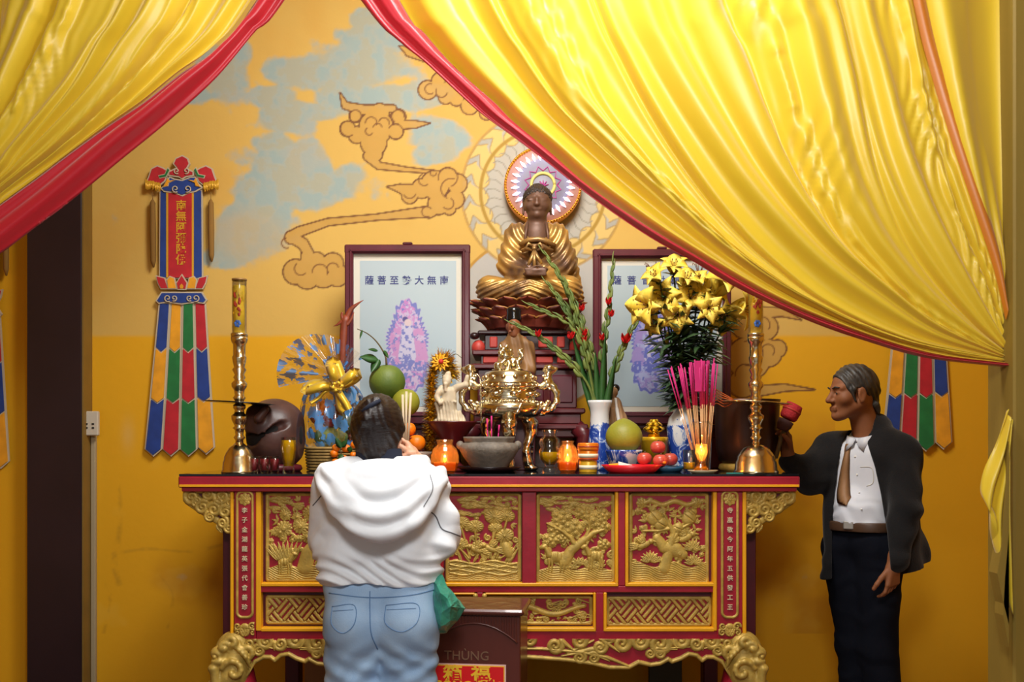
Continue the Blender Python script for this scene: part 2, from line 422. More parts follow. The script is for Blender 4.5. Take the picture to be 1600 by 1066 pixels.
# ------------------------------------------------------------------ carved relief (height map -> gilded panel)
class Relief:
    def __init__(s, w, h, res):
        s.w, s.h, s.res = w, h, res
        s.nx, s.nz = int(w/res)+1, int(h/res)+1
        s.x = np.linspace(-w/2, w/2, s.nx); s.z = np.linspace(-h/2, h/2, s.nz)
        s.X, s.Z = np.meshgrid(s.x, s.z, indexing='ij'); s.H = np.zeros_like(s.X)
    def _sl(s, x0, x1, z0, z1):
        a, b = np.searchsorted(s.x, [x0, x1]); c, d = np.searchsorted(s.z, [z0, z1])
        return slice(max(0, a-1), b+1), slice(max(0, c-1), d+1)
    def put(s, sl, h): s.H[sl] = np.maximum(s.H[sl], h)
    def dome(s, cx, cz, rx, rz, h, rot=0, base=.35, fn=None):
        m = max(rx, rz); sl = s._sl(cx-m, cx+m, cz-m, cz+m); X, Z = s.X[sl]-cx, s.Z[sl]-cz
        c, q = math.cos(rot), math.sin(rot); u = (X*c+Z*q)/rx; v = (-X*q+Z*c)/rz; d = u*u+v*v
        g = h*(base+(1-base)*np.sqrt(np.clip(1-d, 0, 1)))
        if fn is not None: g = g*fn(u, v)
        s.put(sl, np.where(d < 1, g, 0)); return s
    def stroke(s, pts, w, h, base=.3, fn=None):
        ws = list(w) if hasattr(w, '__len__') else [w]*len(pts)
        for i in range(len(pts)-1):
            (ax, az), (bx, bz) = pts[i], pts[i+1]; m = max(ws[i], ws[i+1])
            sl = s._sl(min(ax, bx)-m, max(ax, bx)+m, min(az, bz)-m, max(az, bz)+m); X, Z = s.X[sl], s.Z[sl]
            dx, dz = bx-ax, bz-az; t = np.clip(((X-ax)*dx+(Z-az)*dz)/max(dx*dx+dz*dz, 1e-12), 0, 1)
            e = np.hypot(X-ax-dx*t, Z-az-dz*t)/(ws[i]+(ws[i+1]-ws[i])*t)
            s.put(sl, np.where(e < 1, h*(base+(1-base)*np.sqrt(np.clip(1-e*e, 0, 1))), 0))
        return s
    def leaf(s, x, z, L, wd, rot, h):
        def fn(u, v): return 1-.45*np.exp(-(v/.13)**2)-.15*np.abs(np.sin(9*u+6*np.abs(v)))
        c, q = math.cos(rot), math.sin(rot)
        sl = s._sl(x-L, x+L, z-L, z+L); X, Z = s.X[sl]-x, s.Z[sl]-z
        u = (X*c+Z*q)/L; v = (-X*q+Z*c); ww = wd*np.sin(PI*np.clip(u, 0, 1)**.7)+1e-6; e = np.abs(v)/ww
        s.put(sl, np.where((u > 0) & (u < 1) & (e < 1), h*(.45+.55*np.sqrt(np.clip(1-e*e, 0, 1)))*fn(u, v/wd), 0)); return s
    def flower(s, cx, cz, r, n, h, rot=0, rings=2):
        sl = s._sl(cx-r, cx+r, cz-r, cz+r); X, Z = s.X[sl]-cx, s.Z[sl]-cz
        rr = np.hypot(X, Z)/r; a = np.arctan2(Z, X)+rot; out = np.zeros_like(rr)
        for i in range(rings):
            R = 1-.38*i; pet = R*(.82+.18*np.abs(np.cos(n*a/2+i*1.3))); e = rr/pet
            g = h*(.55+.3*i/max(1, rings-1))*(.55+.45*np.sqrt(np.clip(1-e*e, 0, 1)))*(.72+.28*np.abs(np.cos(n*a/2+i*1.3)))
            out = np.maximum(out, np.where(e < 1, g, 0))
        out = np.maximum(out, np.where(rr < .22, h*1.0, 0)); s.put(sl, out); return s
    def scroll(s, cx, cz, r, turns, w, h, a0=0, dr=1, tail=None):
        n = int(14*turns)+4; pts = []
        for i in range(n+1):
            t = i/n; rr = r*(1-.85*t); a = a0+dr*2*PI*turns*t; pts.append((cx+rr*math.cos(a), cz+rr*math.sin(a)))
        ws = [w*(1-.45*i/n) for i in range(n+1)]
        if tail: pts = [tail]+pts; ws = [w*.2]+ws
        s.stroke(pts, ws, h); return s
    def ripple(s, x0, x1, z0, z1, h, f, slope=0, seed=0):
        sl = s._sl(x0, x1, z0, z1); X, Z = s.X[sl], s.Z[sl]
        g = h*(.6+.4*np.abs(np.sin(f*(Z+slope*X+.006*np.sin(X*60+seed)))))
        top = z1-.3*(z1-z0)*(.5+.5*np.sin(X*40+seed)); s.put(sl, np.where(Z < top, g, 0)); return s
    def frame(s, bw, h, rc=.012):
        hx, hz = s.w/2, s.h/2
        qx, qz = np.abs(s.X)-hx+rc, np.abs(s.Z)-hz+rc
        d = np.hypot(np.maximum(qx, 0), np.maximum(qz, 0))+np.minimum(np.maximum(qx, qz), 0)-rc      # <0 inside
        e = (-d)/bw
        s.H = np.where((e > 0) & (e < 1), h*(.55+.45*np.sin(PI*np.clip(e, 0, 1))), np.where(d >= 0, 0, s.H)); s.outside = d > .0005; return s
    def mesh(s, name, c, y_front, gilt=.0012, drop=None, fine=None):
        """c = (x, z) of the middle; relief rises from y_front towards the room"""
        V = np.stack([s.X+c[0], np.full_like(s.X, y_front)-s.H, s.Z+c[1]], -1).reshape(-1, 3)
        I = np.arange(s.nx*s.nz).reshape(s.nx, s.nz)
        F = np.stack([I[:-1, :-1], I[1:, :-1], I[1:, 1:], I[:-1, 1:]], -1).reshape(-1, 4)
        Hq = np.max(np.stack([s.H[:-1, :-1], s.H[1:, :-1], s.H[1:, 1:], s.H[:-1, 1:]]), 0).reshape(-1)
        mt = (Hq < gilt).astype(int)
        if drop is not None:
            dq = drop[:-1, :-1] & drop[1:, :-1] & drop[1:, 1:] & drop[:-1, 1:]; keep = ~dq.reshape(-1); F, mt = F[keep], mt[keep]
        return np_mesh(name, V, F, True, mt)

# ------------------------------------------------------------------ painted pictures (colour per vertex of a fine sheet)
class Paint:
    def __init__(s, U, V, base):
        s.U, s.V = U, V; s.C = np.zeros(U.shape+(3,), np.float32); s.C[:] = lin(base) if isinstance(base, str) else base
    def over(s, mask, col):
        c = np.array(lin(col) if isinstance(col, str) else col, np.float32); m = np.clip(mask, 0, 1)[..., None]; s.C = s.C*(1-m)+c*m; return s
    def dist(s, pts, rs=None, circ=()):
        """distance to a union of tapering strokes and circles"""
        d = np.full(s.U.shape, 1e6)
        if pts is not None:
            rs = rs if hasattr(rs, '__len__') else [rs]*len(pts)
            for i in range(len(pts)-1):
                (ax, ay), (bx, by) = pts[i], pts[i+1]; dx, dy = bx-ax, by-ay
                t = np.clip(((s.U-ax)*dx+(s.V-ay)*dy)/max(dx*dx+dy*dy, 1e-9), 0, 1)
                d = np.minimum(d, np.hypot(s.U-ax-dx*t, s.V-ay-dy*t)-(rs[i]+(rs[i+1]-rs[i])*t))
        for x, y, r in circ: d = np.minimum(d, np.hypot(s.U-x, s.V-y)-r)
        return d
    def line(s, pts, w, col, soft=1): return s.over(.5-s.dist(pts, w/2)/soft, col)
def ss(a, b, x):
    t = np.clip((x-a)/(b-a), 0, 1); return t*t*(3-2*t)
def pnoise(U, V, scale, seed=0, octs=4):
    r = np.random.RandomState(seed); out = np.zeros(U.shape); amp = 1; tot = 0
    for o in range(octs):
        n = 64; G = r.rand(n, n); f = scale/2**o
        x = (U/f+1000) ; y = (V/f+1000); xi = np.floor(x).astype(int); yi = np.floor(y).astype(int); tx = x-xi; ty = y-yi
        tx = tx*tx*(3-2*tx); ty = ty*ty*(3-2*ty)
        g = lambda a, b: G[a % n, b % n]
        out += amp*((g(xi, yi)*(1-tx)+g(xi+1, yi)*tx)*(1-ty)+(g(xi, yi+1)*(1-tx)+g(xi+1, yi+1)*tx)*ty); tot += amp; amp *= .55
    return out/tot
def cr(pts, n):
    """smooth curve through pts, n samples evenly spread"""
    p = np.array([tuple(q) for q in pts], float); q = np.vstack([2*p[0]-p[1], p, 2*p[-1]-p[-2]]); out = []
    for i in range(len(p)-1):
        a, b, c, d = q[i:i+4]
        for t in np.linspace(0, 1, 24, endpoint=False): out.append(.5*((2*b)+(c-a)*t+(2*a-5*b+4*c-d)*t*t+(3*b-a-3*c+d)*t**3))
    out.append(p[-1]); out = np.array(out); s = np.concatenate([[0], np.cumsum(np.linalg.norm(np.diff(out, axis=0), axis=1))])
    u = np.linspace(0, s[-1], n); return np.stack([np.interp(u, s, out[:, k]) for k in range(out.shape[1])], 1)
# ================================================================== THE ROOM
YW = 5.4
wall_low = lin('#e2a604'); wall_up = lin('#d4ac54')
M['wall'] = paint_mat('wall_paint', .75, bump=.12, bscale=22)
M['wall_side'] = mat('ochre_wall', '#cc9006', .75, var=.15, vscale=3, bump=.1, bscale=25)
M['floor'] = mat('floor_tile', '#6a4632', .35, var=.25, vscale=4)
M['ceil'] = mat('ceiling_paint', '#cfc3a6', .8, var=.08)
struct('floor', MB().box((0, 3.0, -.05), (8, 8, .1)), M['floor'])
struct('ceiling', MB().box((0, 3.0, 4.25), (8, 8, .1)), M['ceil'])
struct('wall_left', MB().box((-3.55, 3.0, 2.1), (.1, 8, 4.2)), M['wall_side'])
struct('wall_right', MB().box((3.3, 3.0, 2.1), (.1, 8, 4.2)), M['wall_side'])

# ---- back wall: orange below, ochre above, with the painted clouds and the halo
def build_wall():
    x0, x1, z0, z1, r = -3.5, 3.25, 0, 4.2, .0062
    xs = np.arange(x0, x1+r, r); mx0, mx1, mz0, mz1 = -2.45, 1.75, .35, 3.85
    mx = np.arange(mx0, mx1, r); mz = np.arange(mz0, mz1, r); X, Z = np.meshgrid(mx, mz, indexing='ij')
    # position of each wall point in picture units, so that the mural can be drawn in them
    q = np.array([[P(px, py, YW).x, P(px, py, YW).z] for px, py in ((0, 0), (1600, 0), (1600, 1066), (0, 1066))])
    A = []; B = []
    for (wx, wz), (px, py) in zip(q, ((0, 0), (1600, 0), (1600, 1066), (0, 1066))):
        A.append([wx, wz, 1, 0, 0, 0, -px*wx, -px*wz]); B.append(px); A.append([0, 0, 0, wx, wz, 1, -py*wx, -py*wz]); B.append(py)
    h = np.linalg.solve(np.array(A), np.array(B)); w = h[6]*X+h[7]*Z+1
    U = (h[0]*X+h[1]*Z+h[2])/w; V = (h[3]*X+h[4]*Z+h[5])/w
    p = Paint(U, V, wall_low)
    n1 = pnoise(U, V, 60, 1); n2 = pnoise(U, V, 22, 2); n3 = pnoise(U, V, 140, 3)
    p.over(ss(530, 522, V+2*n2), wall_up)
    p.over(.35*ss(.45, .7, n3)*(V < 524), '#d0983a'); p.over(.3*ss(.55, .75, n3)*(V > 526), '#c07a04')
    # blue-grey clouds
    g = np.zeros(U.shape)
    for x, y, a, b in [(480, 115, 90, 30), (585, 60, 55, 32), (560, 100, 75, 35), (430, 150, 40, 22), (450, 180, 45, 30), (500, 175, 40, 14), (540, 150, 50, 30),
                       (640, 150, 80, 20), (690, 215, 48, 34), (680, 240, 40, 20), (520, 290, 55, 26), (450, 260, 60, 36), (420, 300, 60, 40), (480, 310, 70, 20),
                       (545, 275, 30, 18), (400, 350, 55, 50), (365, 390, 40, 30), (340, 400, 25, 20), (350, 110, 45, 42), (375, 85, 25, 30), (430, 230, 30, 25), (300, 145, 30, 20), (570, 30, 30, 20)]:
        g = np.maximum(g, np.exp(-(((U-x)/a)**2+((V-y)/b)**2)*.9))
    m = ss(.28, .52, g+.75*(n1-.5)+.35*(n2-.5))*.86
    p.over(m, '#9aaaa6'); p.over(m*ss(.5, .62, n2)*.5, '#86a6aa'); p.over(m*ss(.55, .7, n1)*.55, '#aca999'); p.over(m*ss(.52, .4, n2)*.3, '#b09a5e')
    hz = np.exp(-(((U-390)/70)**2+((V-370)/50)**2)); p.over(.5*ss(.3, .8, hz+.5*(n2-.5)), '#b8a47c')
    # halo behind the statue: two discs of grey and cream flames
    cx, cy = 848, 300
    R = np.hypot(U-cx, V-cy); an = np.arctan2(V-cy, U-cx)
    Rb = np.hypot(U-838, V-505); p.over((Rb < 136).astype(float), '#b7b3ab'); p.over(ss(3, 1.6, np.abs(Rb-136)), '#b98a34')
    rays = np.abs(np.sin(an*26)); p.over((R < 127).astype(float), '#aaa597')
    p.over(((R < 96) & (R > 60))*.8, '#b5b0a2')
    for k in range(22):                                             # curling flames round the rim
        a = k*2*PI/22; d = np.full(U.shape, 1e6)
        f = lambda rr, da: (cx+rr*math.cos(a+da), cy+rr*math.sin(a+da))
        dd = p.dist([f(97, -.10), f(108, .06), f(119, .02), f(125, -.12)], [12, 11, 7, 2])
        p.over(ss(1, -1, dd), '#d8b86c'); p.over(ss(1.6, .6, np.abs(dd))*.6, '#9a7a3c')
        dd = p.dist([f(101, .10), f(110, .13), f(112, .22)], [4, 3, 1]); p.over(ss(1, -1, dd), '#b0aa9c')
    p.over(ss(4, 1.5, np.abs(R-97)), '#a8842e'); p.over(ss(3, 1.4, np.abs(R-127))*.7, '#b28a40')
    for k in range(34):
        a = k*2*PI/34; f = lambda rr, da: (cx+rr*math.cos(a+da), cy+rr*math.sin(a+da))
        p.line([f(66, 0), f(76, .07), f(86, .05), f(90, -.03)], 1.5, '#8d8878')
    # brown outlined cloud scrolls
    def z2(l): return [(400+x/2.665, y/2.665) for x, y in l]
    def motif(strokes, circ, inner=()):
        d = p.dist(None, None, circ)
        for pts, rs in strokes: d = np.minimum(d, p.dist(pts, rs))
        fill = ss(.8, -.8, d); p.over(fill*.92, '#c09442'); p.over(fill*ss(.5, .75, n1)*.5, '#c79d50'); p.over(fill*ss(0, -22, d)*.25, '#d0a050')
        for x, y, r, a0, a1 in inner:
            p.line([(x+r*math.cos(a0+(a1-a0)*i/16), y+r*math.sin(a0+(a1-a0)*i/16)) for i in range(17)], 2.0, '#7a4c22')
        p.over(ss(1.7, .7, np.abs(d)), '#6e421e')
    C = lambda l: [(400+x/2.665, y/2.665, r/2.665) for x, y, r in l]
    motif([(z2([(350, 388), (372, 440), (450, 458), (570, 452)]), [1, 6, 8, 6]), (z2([(610, 520), (665, 518), (725, 513)]), [7, 6, .6]),
           (z2([(470, 650), (510, 690), (620, 705), (735, 716)]), [9, 6, 4, 2.5])],
          C([(415, 482, 28), (382, 537, 33), (420, 562, 36), (592, 486, 32), (582, 548, 32), (500, 530, 72), (490, 595, 55), (490, 640, 38), (515, 470, 40)]),
          [(555.5, 181, 9, -3.6, 1.6), (544, 201, 12, 1, 4.2), (622, 182, 10, 2.2, 6.4), (618, 206, 12, -2.6, 2.6), (580, 192, 9, 3.1, 6.6), (590, 200, 7, 3.4, 6.0), (577, 205, 6, .6, 4.0), (600, 192, 8, -2.8, .3)])
    motif([(z2([(545, 778), (600, 785), (650, 800)]), [.6, 7, 13]), (z2([(730, 880), (500, 905), (300, 925), (180, 965), (145, 990)]), [9, 5, 6, 8, 10]),
           (z2([(145, 985), (195, 1015), (222, 1060)]), [9, 9, 8]), ([(478, 400), (480, 408), (470, 425)], [8, 10, 12])],
          C([(690, 785, 42), (640, 815, 34), (745, 770, 60), (798, 738, 40), (838, 765, 42), (828, 830, 40), (760, 850, 45), (805, 868, 28), (720, 885, 24)])
          + [(462, 425, 20), (480, 432, 20), (505, 428, 22), (520, 412, 17), (527, 430, 18), (495, 408, 14)],
          [(700, 277, 15, -3.4, 1.2), (705, 295, 16, 2, 5), (663, 281, 9, 1, 4.4), (667, 331, 8, 1.2, 5.6), (700, 318, 9, -1, 2.4), (677, 270, 5, 0, 5), (640, 300, 10, .4, 2.6), (500, 425, 12, 3.1, 6.6), (520, 420, 9, 2.4, 6), (470, 420, 10, .8, 4), (448, 380, 8, 1.2, 4.6)])
    motif([], C([(715, 375, 40), (768, 338, 38), (790, 402, 32), (835, 412, 30), (890, 440, 38), (850, 350, 62), (960, 470, 30), (780, 370, 40)]), [(672, 139, 8, 1, 5), (690, 143, 9, .3, 3.6), (705, 130, 10, 3.2, 6)])
    motif([(z2([(597, 192), (640, 215), (700, 232)]), [.8, 8, 9])], [])
    motif([([(1185, 488), (1222, 488), (1252, 500)], [9, 7, .6]), ([(1178, 612), (1226, 606), (1273, 609)], [9, 6, .6])],
          [(1165, 505, 25), (1196, 512, 20), (1215, 545, 14), (1170, 560, 34), (1200, 552, 22), (1160, 600, 22), (1120, 540, 24)],
          [(1190, 508, 13, 2.5, 6.8), (1172, 552, 20, -2, 2), (1200, 548, 10, 3, 7), (1165, 585, 16, 3, 6.4), (1180, 608, 8, 1.5, 5)])
    # scuffs and pale repaired patches on the orange part
    for x, y, a, b, c in [(200, 680, 10, 24, '#d8b060'), (290, 640, 8, 16, '#e2c890')]: p.over(.5*np.exp(-(((U-x)/a)**2+((V-y)/b)**2)), c)
    for pts, w_, c in (([(183, 752), (188, 800), (184, 850), (178, 880), (186, 912)], 3, '#8a6410'), ([(176, 866), (230, 858), (300, 862), (352, 850)], 1.6, '#a87a14'), ([(250, 900), (270, 930), (262, 980)], 1.8, '#a4740c'), ([(150, 905), (172, 930), (160, 1000)], 2.5, '#9a6c0c')):
        p.over(.34*ss(w_*2.2, 0, p.dist(cr(pts, 14), w_*.2)+9*(n2-.5)+5*(n1-.5))*ss(.35, .6, n2+.3*(n3-.5)), c)
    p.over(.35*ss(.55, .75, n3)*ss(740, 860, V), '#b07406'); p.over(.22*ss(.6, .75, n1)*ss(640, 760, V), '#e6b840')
    nxm, nzm = X.shape
    Vv = np.stack([X, np.full_like(X, YW), Z], -1).reshape(-1, 3); I = np.arange(nxm*nzm).reshape(nxm, nzm)
    F = np.stack([I[:-1, :-1], I[1:, :-1], I[1:, 1:], I[:-1, 1:]], -1).reshape(-1, 4)
    ax0, ax1, az0, az1 = mx[0], mx[-1], mz[0], mz[-1]
    ex = []; ec = []; lowc = np.array(wall_low); upc = np.array(wall_up); zs = P(800, 526, YW).z
    for a, b, c, d, col in [(x0, x1, z0, az0, lowc), (x0, ax0, az0, zs, lowc), (ax1, x1, az0, zs, lowc), (x0, ax0, zs, az1, lowc), (ax1, x1, zs, az1, upc), (x0, x1, az1, z1, upc)]:
        ex += [(a, YW, c), (b, YW, c), (b, YW, d), (a, YW, d)]; ec += [col]*4
    k = len(Vv); Fx = np.array([[k+4*i+j for j in range(4)] for i in range(len(ex)//4)])
    # thickness: a back face
    bx = [(x0, YW+.15, z0), (x0, YW+.15, z1), (x1, YW+.15, z1), (x1, YW+.15, z0)]; k2 = k+len(ex)
    Vv = np.vstack([Vv, ex, bx]); F = np.vstack([F, Fx, [[k2, k2+1, k2+2, k2+3]]])
    cols = np.vstack([p.C.reshape(-1, 3), ec, [lowc]*4])
    return np_mesh('wall_back', Vv, F, False, None, cols)
struct('wall_back', build_wall(), M['wall'])

# ---- dark column on the left and the khaki strip beside it
M['column'] = mat('column_gloss', '#2b1d24', .32, var=.2, vscale=3, bump=.05, bscale=15)
xl, xr = PX(42, 5.28), PX(127, 5.28)
struct('trim_1', MB().box(((xl+xr)/2, 5.34, 2.1), (xr-xl, .12, 4.2), bev=.003), M['column'])
M['khaki'] = mat('khaki_paint', '#8a6a2a', .6, var=.15)
struct('trim_2', MB().box((xr+.004, 5.345, 2.1), (.008, .11, 4.2)), M['khaki'])
# ---- yellow door post in front on the right
YC = 2.9
M['post'] = mat('post_paint', '#8c7226', .65, var=.2, vscale=5, bump=.15, bscale=30, stretch=(1, 1, .15))
a = PX(1568, YC); post = struct('trim_3', MB().box((a+.11, YC+.02, 2.1), (.22, .16, 4.2), bev=.006), M['post'])
spl = MB()
for pts in ([(1571, 690), (1559, 860), (1553, 895), (1560, 930), (1571, 975)], [(1571, 830), (1565, 900), (1562, 960), (1571, 1010)]):
    spl.prism([(P(x, y, YC-.07).x, P(x, y, YC-.07).z) for x, y in pts], YC-.09, YC-.04)
obj('splinter', spl, M['post'], post)

# ================================================================== CURTAINS
def satin(name, c1, c2, rough):
    m = mat(name, c1, rough, sheen=.25, bump=.08, bscale=14, spec=.9); nt = m.node_tree; b = nt.nodes['Principled BSDF']
    tr = nt.nodes.new('ShaderNodeBsdfTranslucent'); tr.inputs[0].default_value = (*lin(c2), 1)
    mx = nt.nodes.new('ShaderNodeMixShader'); mx.inputs[0].default_value = .22
    nt.links.new(b.outputs[0], mx.inputs[1]); nt.links.new(tr.outputs[0], mx.inputs[2])
    nt.links.new(mx.outputs[0], nt.nodes['Material Output'].inputs[0]); return m
M['satin'] = satin('yellow_satin', '#ecce2c', '#ffd828', .42)
M['red_satin'] = satin('red_satin', '#d0142a', '#e02030', .4)
M['amber'] = satin('amber_satin', '#d07a04', '#e08a10', .42)
def up(c, y=-330):
    (x0, y0), (x1, y1) = c[0], c[1]; k = (y-y0)/(y1-y0)
    k = max(k, -6); return [(x0+(x1-x0)*k*.75, y)]+c
def sweep(curves, n_v, n_t, Y, amp, seed, ntop, fold, creases=()):
    cs = [cr(c, n_t) for c in curves]; K = np.stack(cs)                   # key lines x samples x 2
    vk = np.arange(len(cs))/(len(cs)-1); vv = np.linspace(0, 1, n_v)
    r = np.random.RandomState(seed); rows = []
    Q = np.zeros((n_v, n_t, 2))
    for t in range(n_t):
        for d in range(2): Q[:, t, d] = cr_1d(vk, K[:, t, d], vv)
    tt = np.linspace(0, 1, n_t)[None]; v = vv[:, None]
    f = 0
    for k in range(7):
        fr = fold*(.5+.28*k)*(.9+.2*r.rand()); ph = r.rand()*6.28; f = f+np.sin(2*PI*fr*v+ph+.9*np.sin(2.2*tt+r.rand()*6)+.35*np.sin(5*tt+r.rand()*6))/(1+.35*k)
    f = np.sign(f)*np.abs(f)**.8
    D = amp*f*(.55+.6*np.sin(PI*np.clip(tt*.9+.1, 0, 1)))*(1-.55*tt**4)
    D = D+.05*np.sin(PI*v)*np.sin(PI*tt)*-1
    for c, w in creases: D = D+.030*np.exp(-((v-c-.01*np.sin(tt*5))/w)**2)*(1-.5*tt**3)
    # puckers along a few seams
    for c in (.2, .55, .8): D = D+.004*np.exp(-((v-c)/.012)**2)*np.sin(tt*170+9*np.sin(tt*30+c*9))+.0045*np.exp(-((v-c)/.05)**2)*np.sin(tt*95+v*160+5*np.sin(tt*21))
    out = []
    for i in range(n_v): out.append([P(Q[i, t, 0], Q[i, t, 1], Y)+Vector((0, D[i, t], 0)) for t in range(n_t)])
    return out, Q
def cr_1d(xk, yk, x):
    y = np.concatenate([[2*yk[0]-yk[1]], yk, [2*yk[-1]-yk[-2]]]); n = len(xk)-1; u = np.clip(x*n, 0, n-1e-9); i = u.astype(int); t = u-i
    a, b, c, d = y[i], y[i+1], y[i+2], y[i+3]; return .5*(2*b+(c-a)*t+(2*a-5*b+4*c-d)*t*t+(3*b-a-3*c+d)*t**3)
def solidify(o, th):
    m = o.modifiers.new('thickness', 'SOLIDIFY'); m.thickness = th; m.offset = 0; return o
edge_lo = [(563, 0), (625, 67), (663, 98), (719, 150), (753, 180), (800, 214), (856, 256), (913, 301), (969, 341), (1025, 377), (1082, 408), (1138, 442), (1194, 470), (1250, 495), (1307, 517), (1363, 535), (1419, 552), (1476, 563), (1571, 573)]
edge_hi = [(625, 0), (663, 49), (700, 92), (738, 128), (775, 161), (800, 187), (856, 234), (913, 285), (969, 326), (1025, 363), (1082, 397), (1138, 430), (1194, 461), (1250, 487), (1307, 509), (1363, 529), (1419, 546), (1476, 558), (1571, 568)]
rc = [edge_hi,
      [(780, 0), (830, 90), (880, 165), (950, 235), (1040, 315), (1130, 390), (1230, 455), (1360, 515), (1470, 548), (1571, 565)],
      [(905, 0), (950, 100), (1000, 190), (1060, 275), (1120, 345), (1190, 410), (1290, 480), (1420, 533), (1571, 562)],
      [(1045, 0), (1075, 70), (1110, 135), (1150, 205), (1190, 270), (1240, 335), (1300, 400), (1380, 462), (1460, 515), (1571, 558)],
      [(1200, 0), (1225, 60), (1245, 140), (1270, 230), (1300, 310), (1350, 390), (1420, 460), (1500, 515), (1571, 552)],
      [(1345, 0), (1370, 110), (1400, 230), (1440, 330), (1490, 420), (1535, 490), (1571, 540)],
      [(1437, 0), (1475, 180), (1520, 330), (1552, 420), (1573, 510)],
      [(1571, 0), (1572, 150), (1572, 300), (1574, 400), (1575, 470)]]
cur = thing('curtain', 'yellow satin curtain swept across the right and tied to the yellow post', 'curtain', P(1200, 0, YC)+Vector((0, 0, .5)))
g, Q = sweep([up(c) for c in rc], 300, 130, YC, .016, 5, 0, 9, ((.13, .010), (.30, .007), (.50, .010), (.66, .008), (.82, .009)))
solidify(obj('cloth_panel', MB().grid(g), M['satin'], cur), .0016)
def band(lo, hi, Y, n=110, th=.03):
    a = cr(up(lo), n); b = cr(up(hi), n); rows = []
    for i in range(n):
        row = []
        for k in range(15):
            s = k/14; x = a[i]*(1-s)+b[i]*s
            d = -th*math.sin(PI*s)*(1+.35*math.sin(i*.11+1))-.010*math.sin(s*3*PI+i*.05)+.004*math.sin(s*19+i*.07)
            row.append(P(x[0], x[1], Y)+Vector((0, d, 0)))
        back = [P(x[0], x[1], Y)+Vector((0, .012*math.sin(PI*s), 0)) for s in (.8, .5, .2) for x in [a[i]*(1-s)+b[i]*s]]
        rows.append(row+back)
    return MB().grid(rows, True)
obj('red_border', band(edge_lo, edge_hi, YC-.005, th=.022), M['red_satin'], cur)
st = [cr(up([(1428, 0), (1455, 110), (1490, 225), (1525, 330), (1553, 415), (1573, 500)]), 60), cr(up([(1448, 0), (1478, 110), (1512, 225), (1542, 320), (1565, 400), (1575, 470)]), 60)]
obj('amber_stripe', MB().grid([[P(*(st[0][i]*(1-s)+st[1][i]*s), YC-.03)+Vector((0, -.012*math.sin(PI*s)+.006, 0)) for s in np.linspace(0, 1, 7)] for i in range(60)]), M['amber'], cur)
# hanging end of the cloth below the knot, by the post
tl = [[(1571, 640), (1556, 690), (1536, 735), (1530, 770), (1545, 790)], [(1571, 660), (1562, 720), (1550, 790), (1552, 850), (1562, 900)], [(1575, 650), (1573, 720), (1570, 800), (1571, 880), (1574, 960)]]
g = [[P(*(x), YC-.05)+Vector((0, .02*math.sin(i*.9+j*.2)-.02, 0)) for j, x in enumerate(row)] for i, row in enumerate(np.stack([cr(c, 24) for c in tl]).transpose(1, 0, 2)[:, :])]
kk = np.stack([cr(c, 30) for c in tl]); gg = []
for s in np.linspace(0, 1, 22):
    q = [cr_1d(np.array([0, .5, 1]), kk[:, t, 0], np.array([s]))[0] for t in range(30)], [cr_1d(np.array([0, .5, 1]), kk[:, t, 1], np.array([s]))[0] for t in range(30)]
    gg.append([P(q[0][t], q[1][t], YC-.05)+Vector((0, .016*math.sin(s*15+t*.1)-.02, 0)) for t in range(30)])
solidify(obj('hanging_end', MB().grid(gg), M['satin'], cur), .002)
# left curtain
lo_l = [(447, 0), (400, 51), (338, 124), (263, 191), (188, 251), (113, 311), (38, 366), (0, 394), (-70, 436), (-150, 470)]
hi_l = [(398, 0), (338, 75), (281, 116), (225, 161), (169, 199), (113, 240), (56, 283), (0, 323), (-70, 375), (-150, 420)]
lc = [hi_l, [(300, 0), (250, 75), (190, 145), (110, 220), (0, 302), (-150, 405)], [(214, 0), (169, 75), (124, 146), (38, 240), (0, 281), (-150, 392)],
      [(100, 0), (80, 50), (40, 130), (0, 195), (-150, 370)], [(0, 0), (-20, 80), (-60, 180), (-150, 330)], [(-150, 0), (-150, 100), (-150, 200), (-150, 300)]]
cl = thing('curtain', 'yellow satin curtain swept down to the left with a broad red border', 'curtain', P(200, 0, YC)+Vector((0, .2, .5)))
g, Q = sweep([up(c) for c in lc], 220, 100, YC+.2, .016, 11, 0, 6, ((.2, .012), (.42, .012), (.6, .01)))
solidify(obj('cloth_panel', MB().grid(g), M['satin'], cl), .0016)
obj('red_border', band(lo_l, hi_l, YC+.195, th=.035), M['red_satin'], cl)
# grey rod leaning at the post
M['grey'] = mat('grey_metal', '#a8a49c', .4, .6)
solo('broom_handle', MB().tube([P(1556, 1100, 3.3), P(1578, 955, 3.2)], .011, 10), M['grey'], 'pale grey rod leaning by the foot of the yellow post', 'pole', P(1556, 1100, 3.3))

# ================================================================== WALL FITTINGS
M['plastic'] = mat('ivory_plastic', '#c9c0ae', .4); M['hole'] = mat('socket_hole', '#181412', .6)
def socket(px0, py0, px1, py1, Y, label):
    c = P((px0+px1)/2, (py0+py1)/2, Y); w = (px1-px0)*SP(Y); h = (py1-py0)*SP(Y)
    t = thing('wall_socket', label, 'socket', (c.x, Y, c.z))
    obj('cover_plate', MB().box((c.x, Y-.012, c.z), (w, .028, h), bev=.005), M['plastic'], t)
    for dx in (-.2, .2):
        for dz in (-.02, -.18): obj('socket_hole', MB().box((c.x+dx*w, Y-.027, c.z+dz*h), (.012, .004, .009)), M['hole'], t)
    return t
socket(131, 643, 156, 681, 5.35, 'ivory wall socket beside the dark column')
socket(1549, 636, 1566, 668, YW, 'ivory wall socket near the yellow post on the right')
M['pipe'] = mat('pale_conduit', '#a89878', .5)
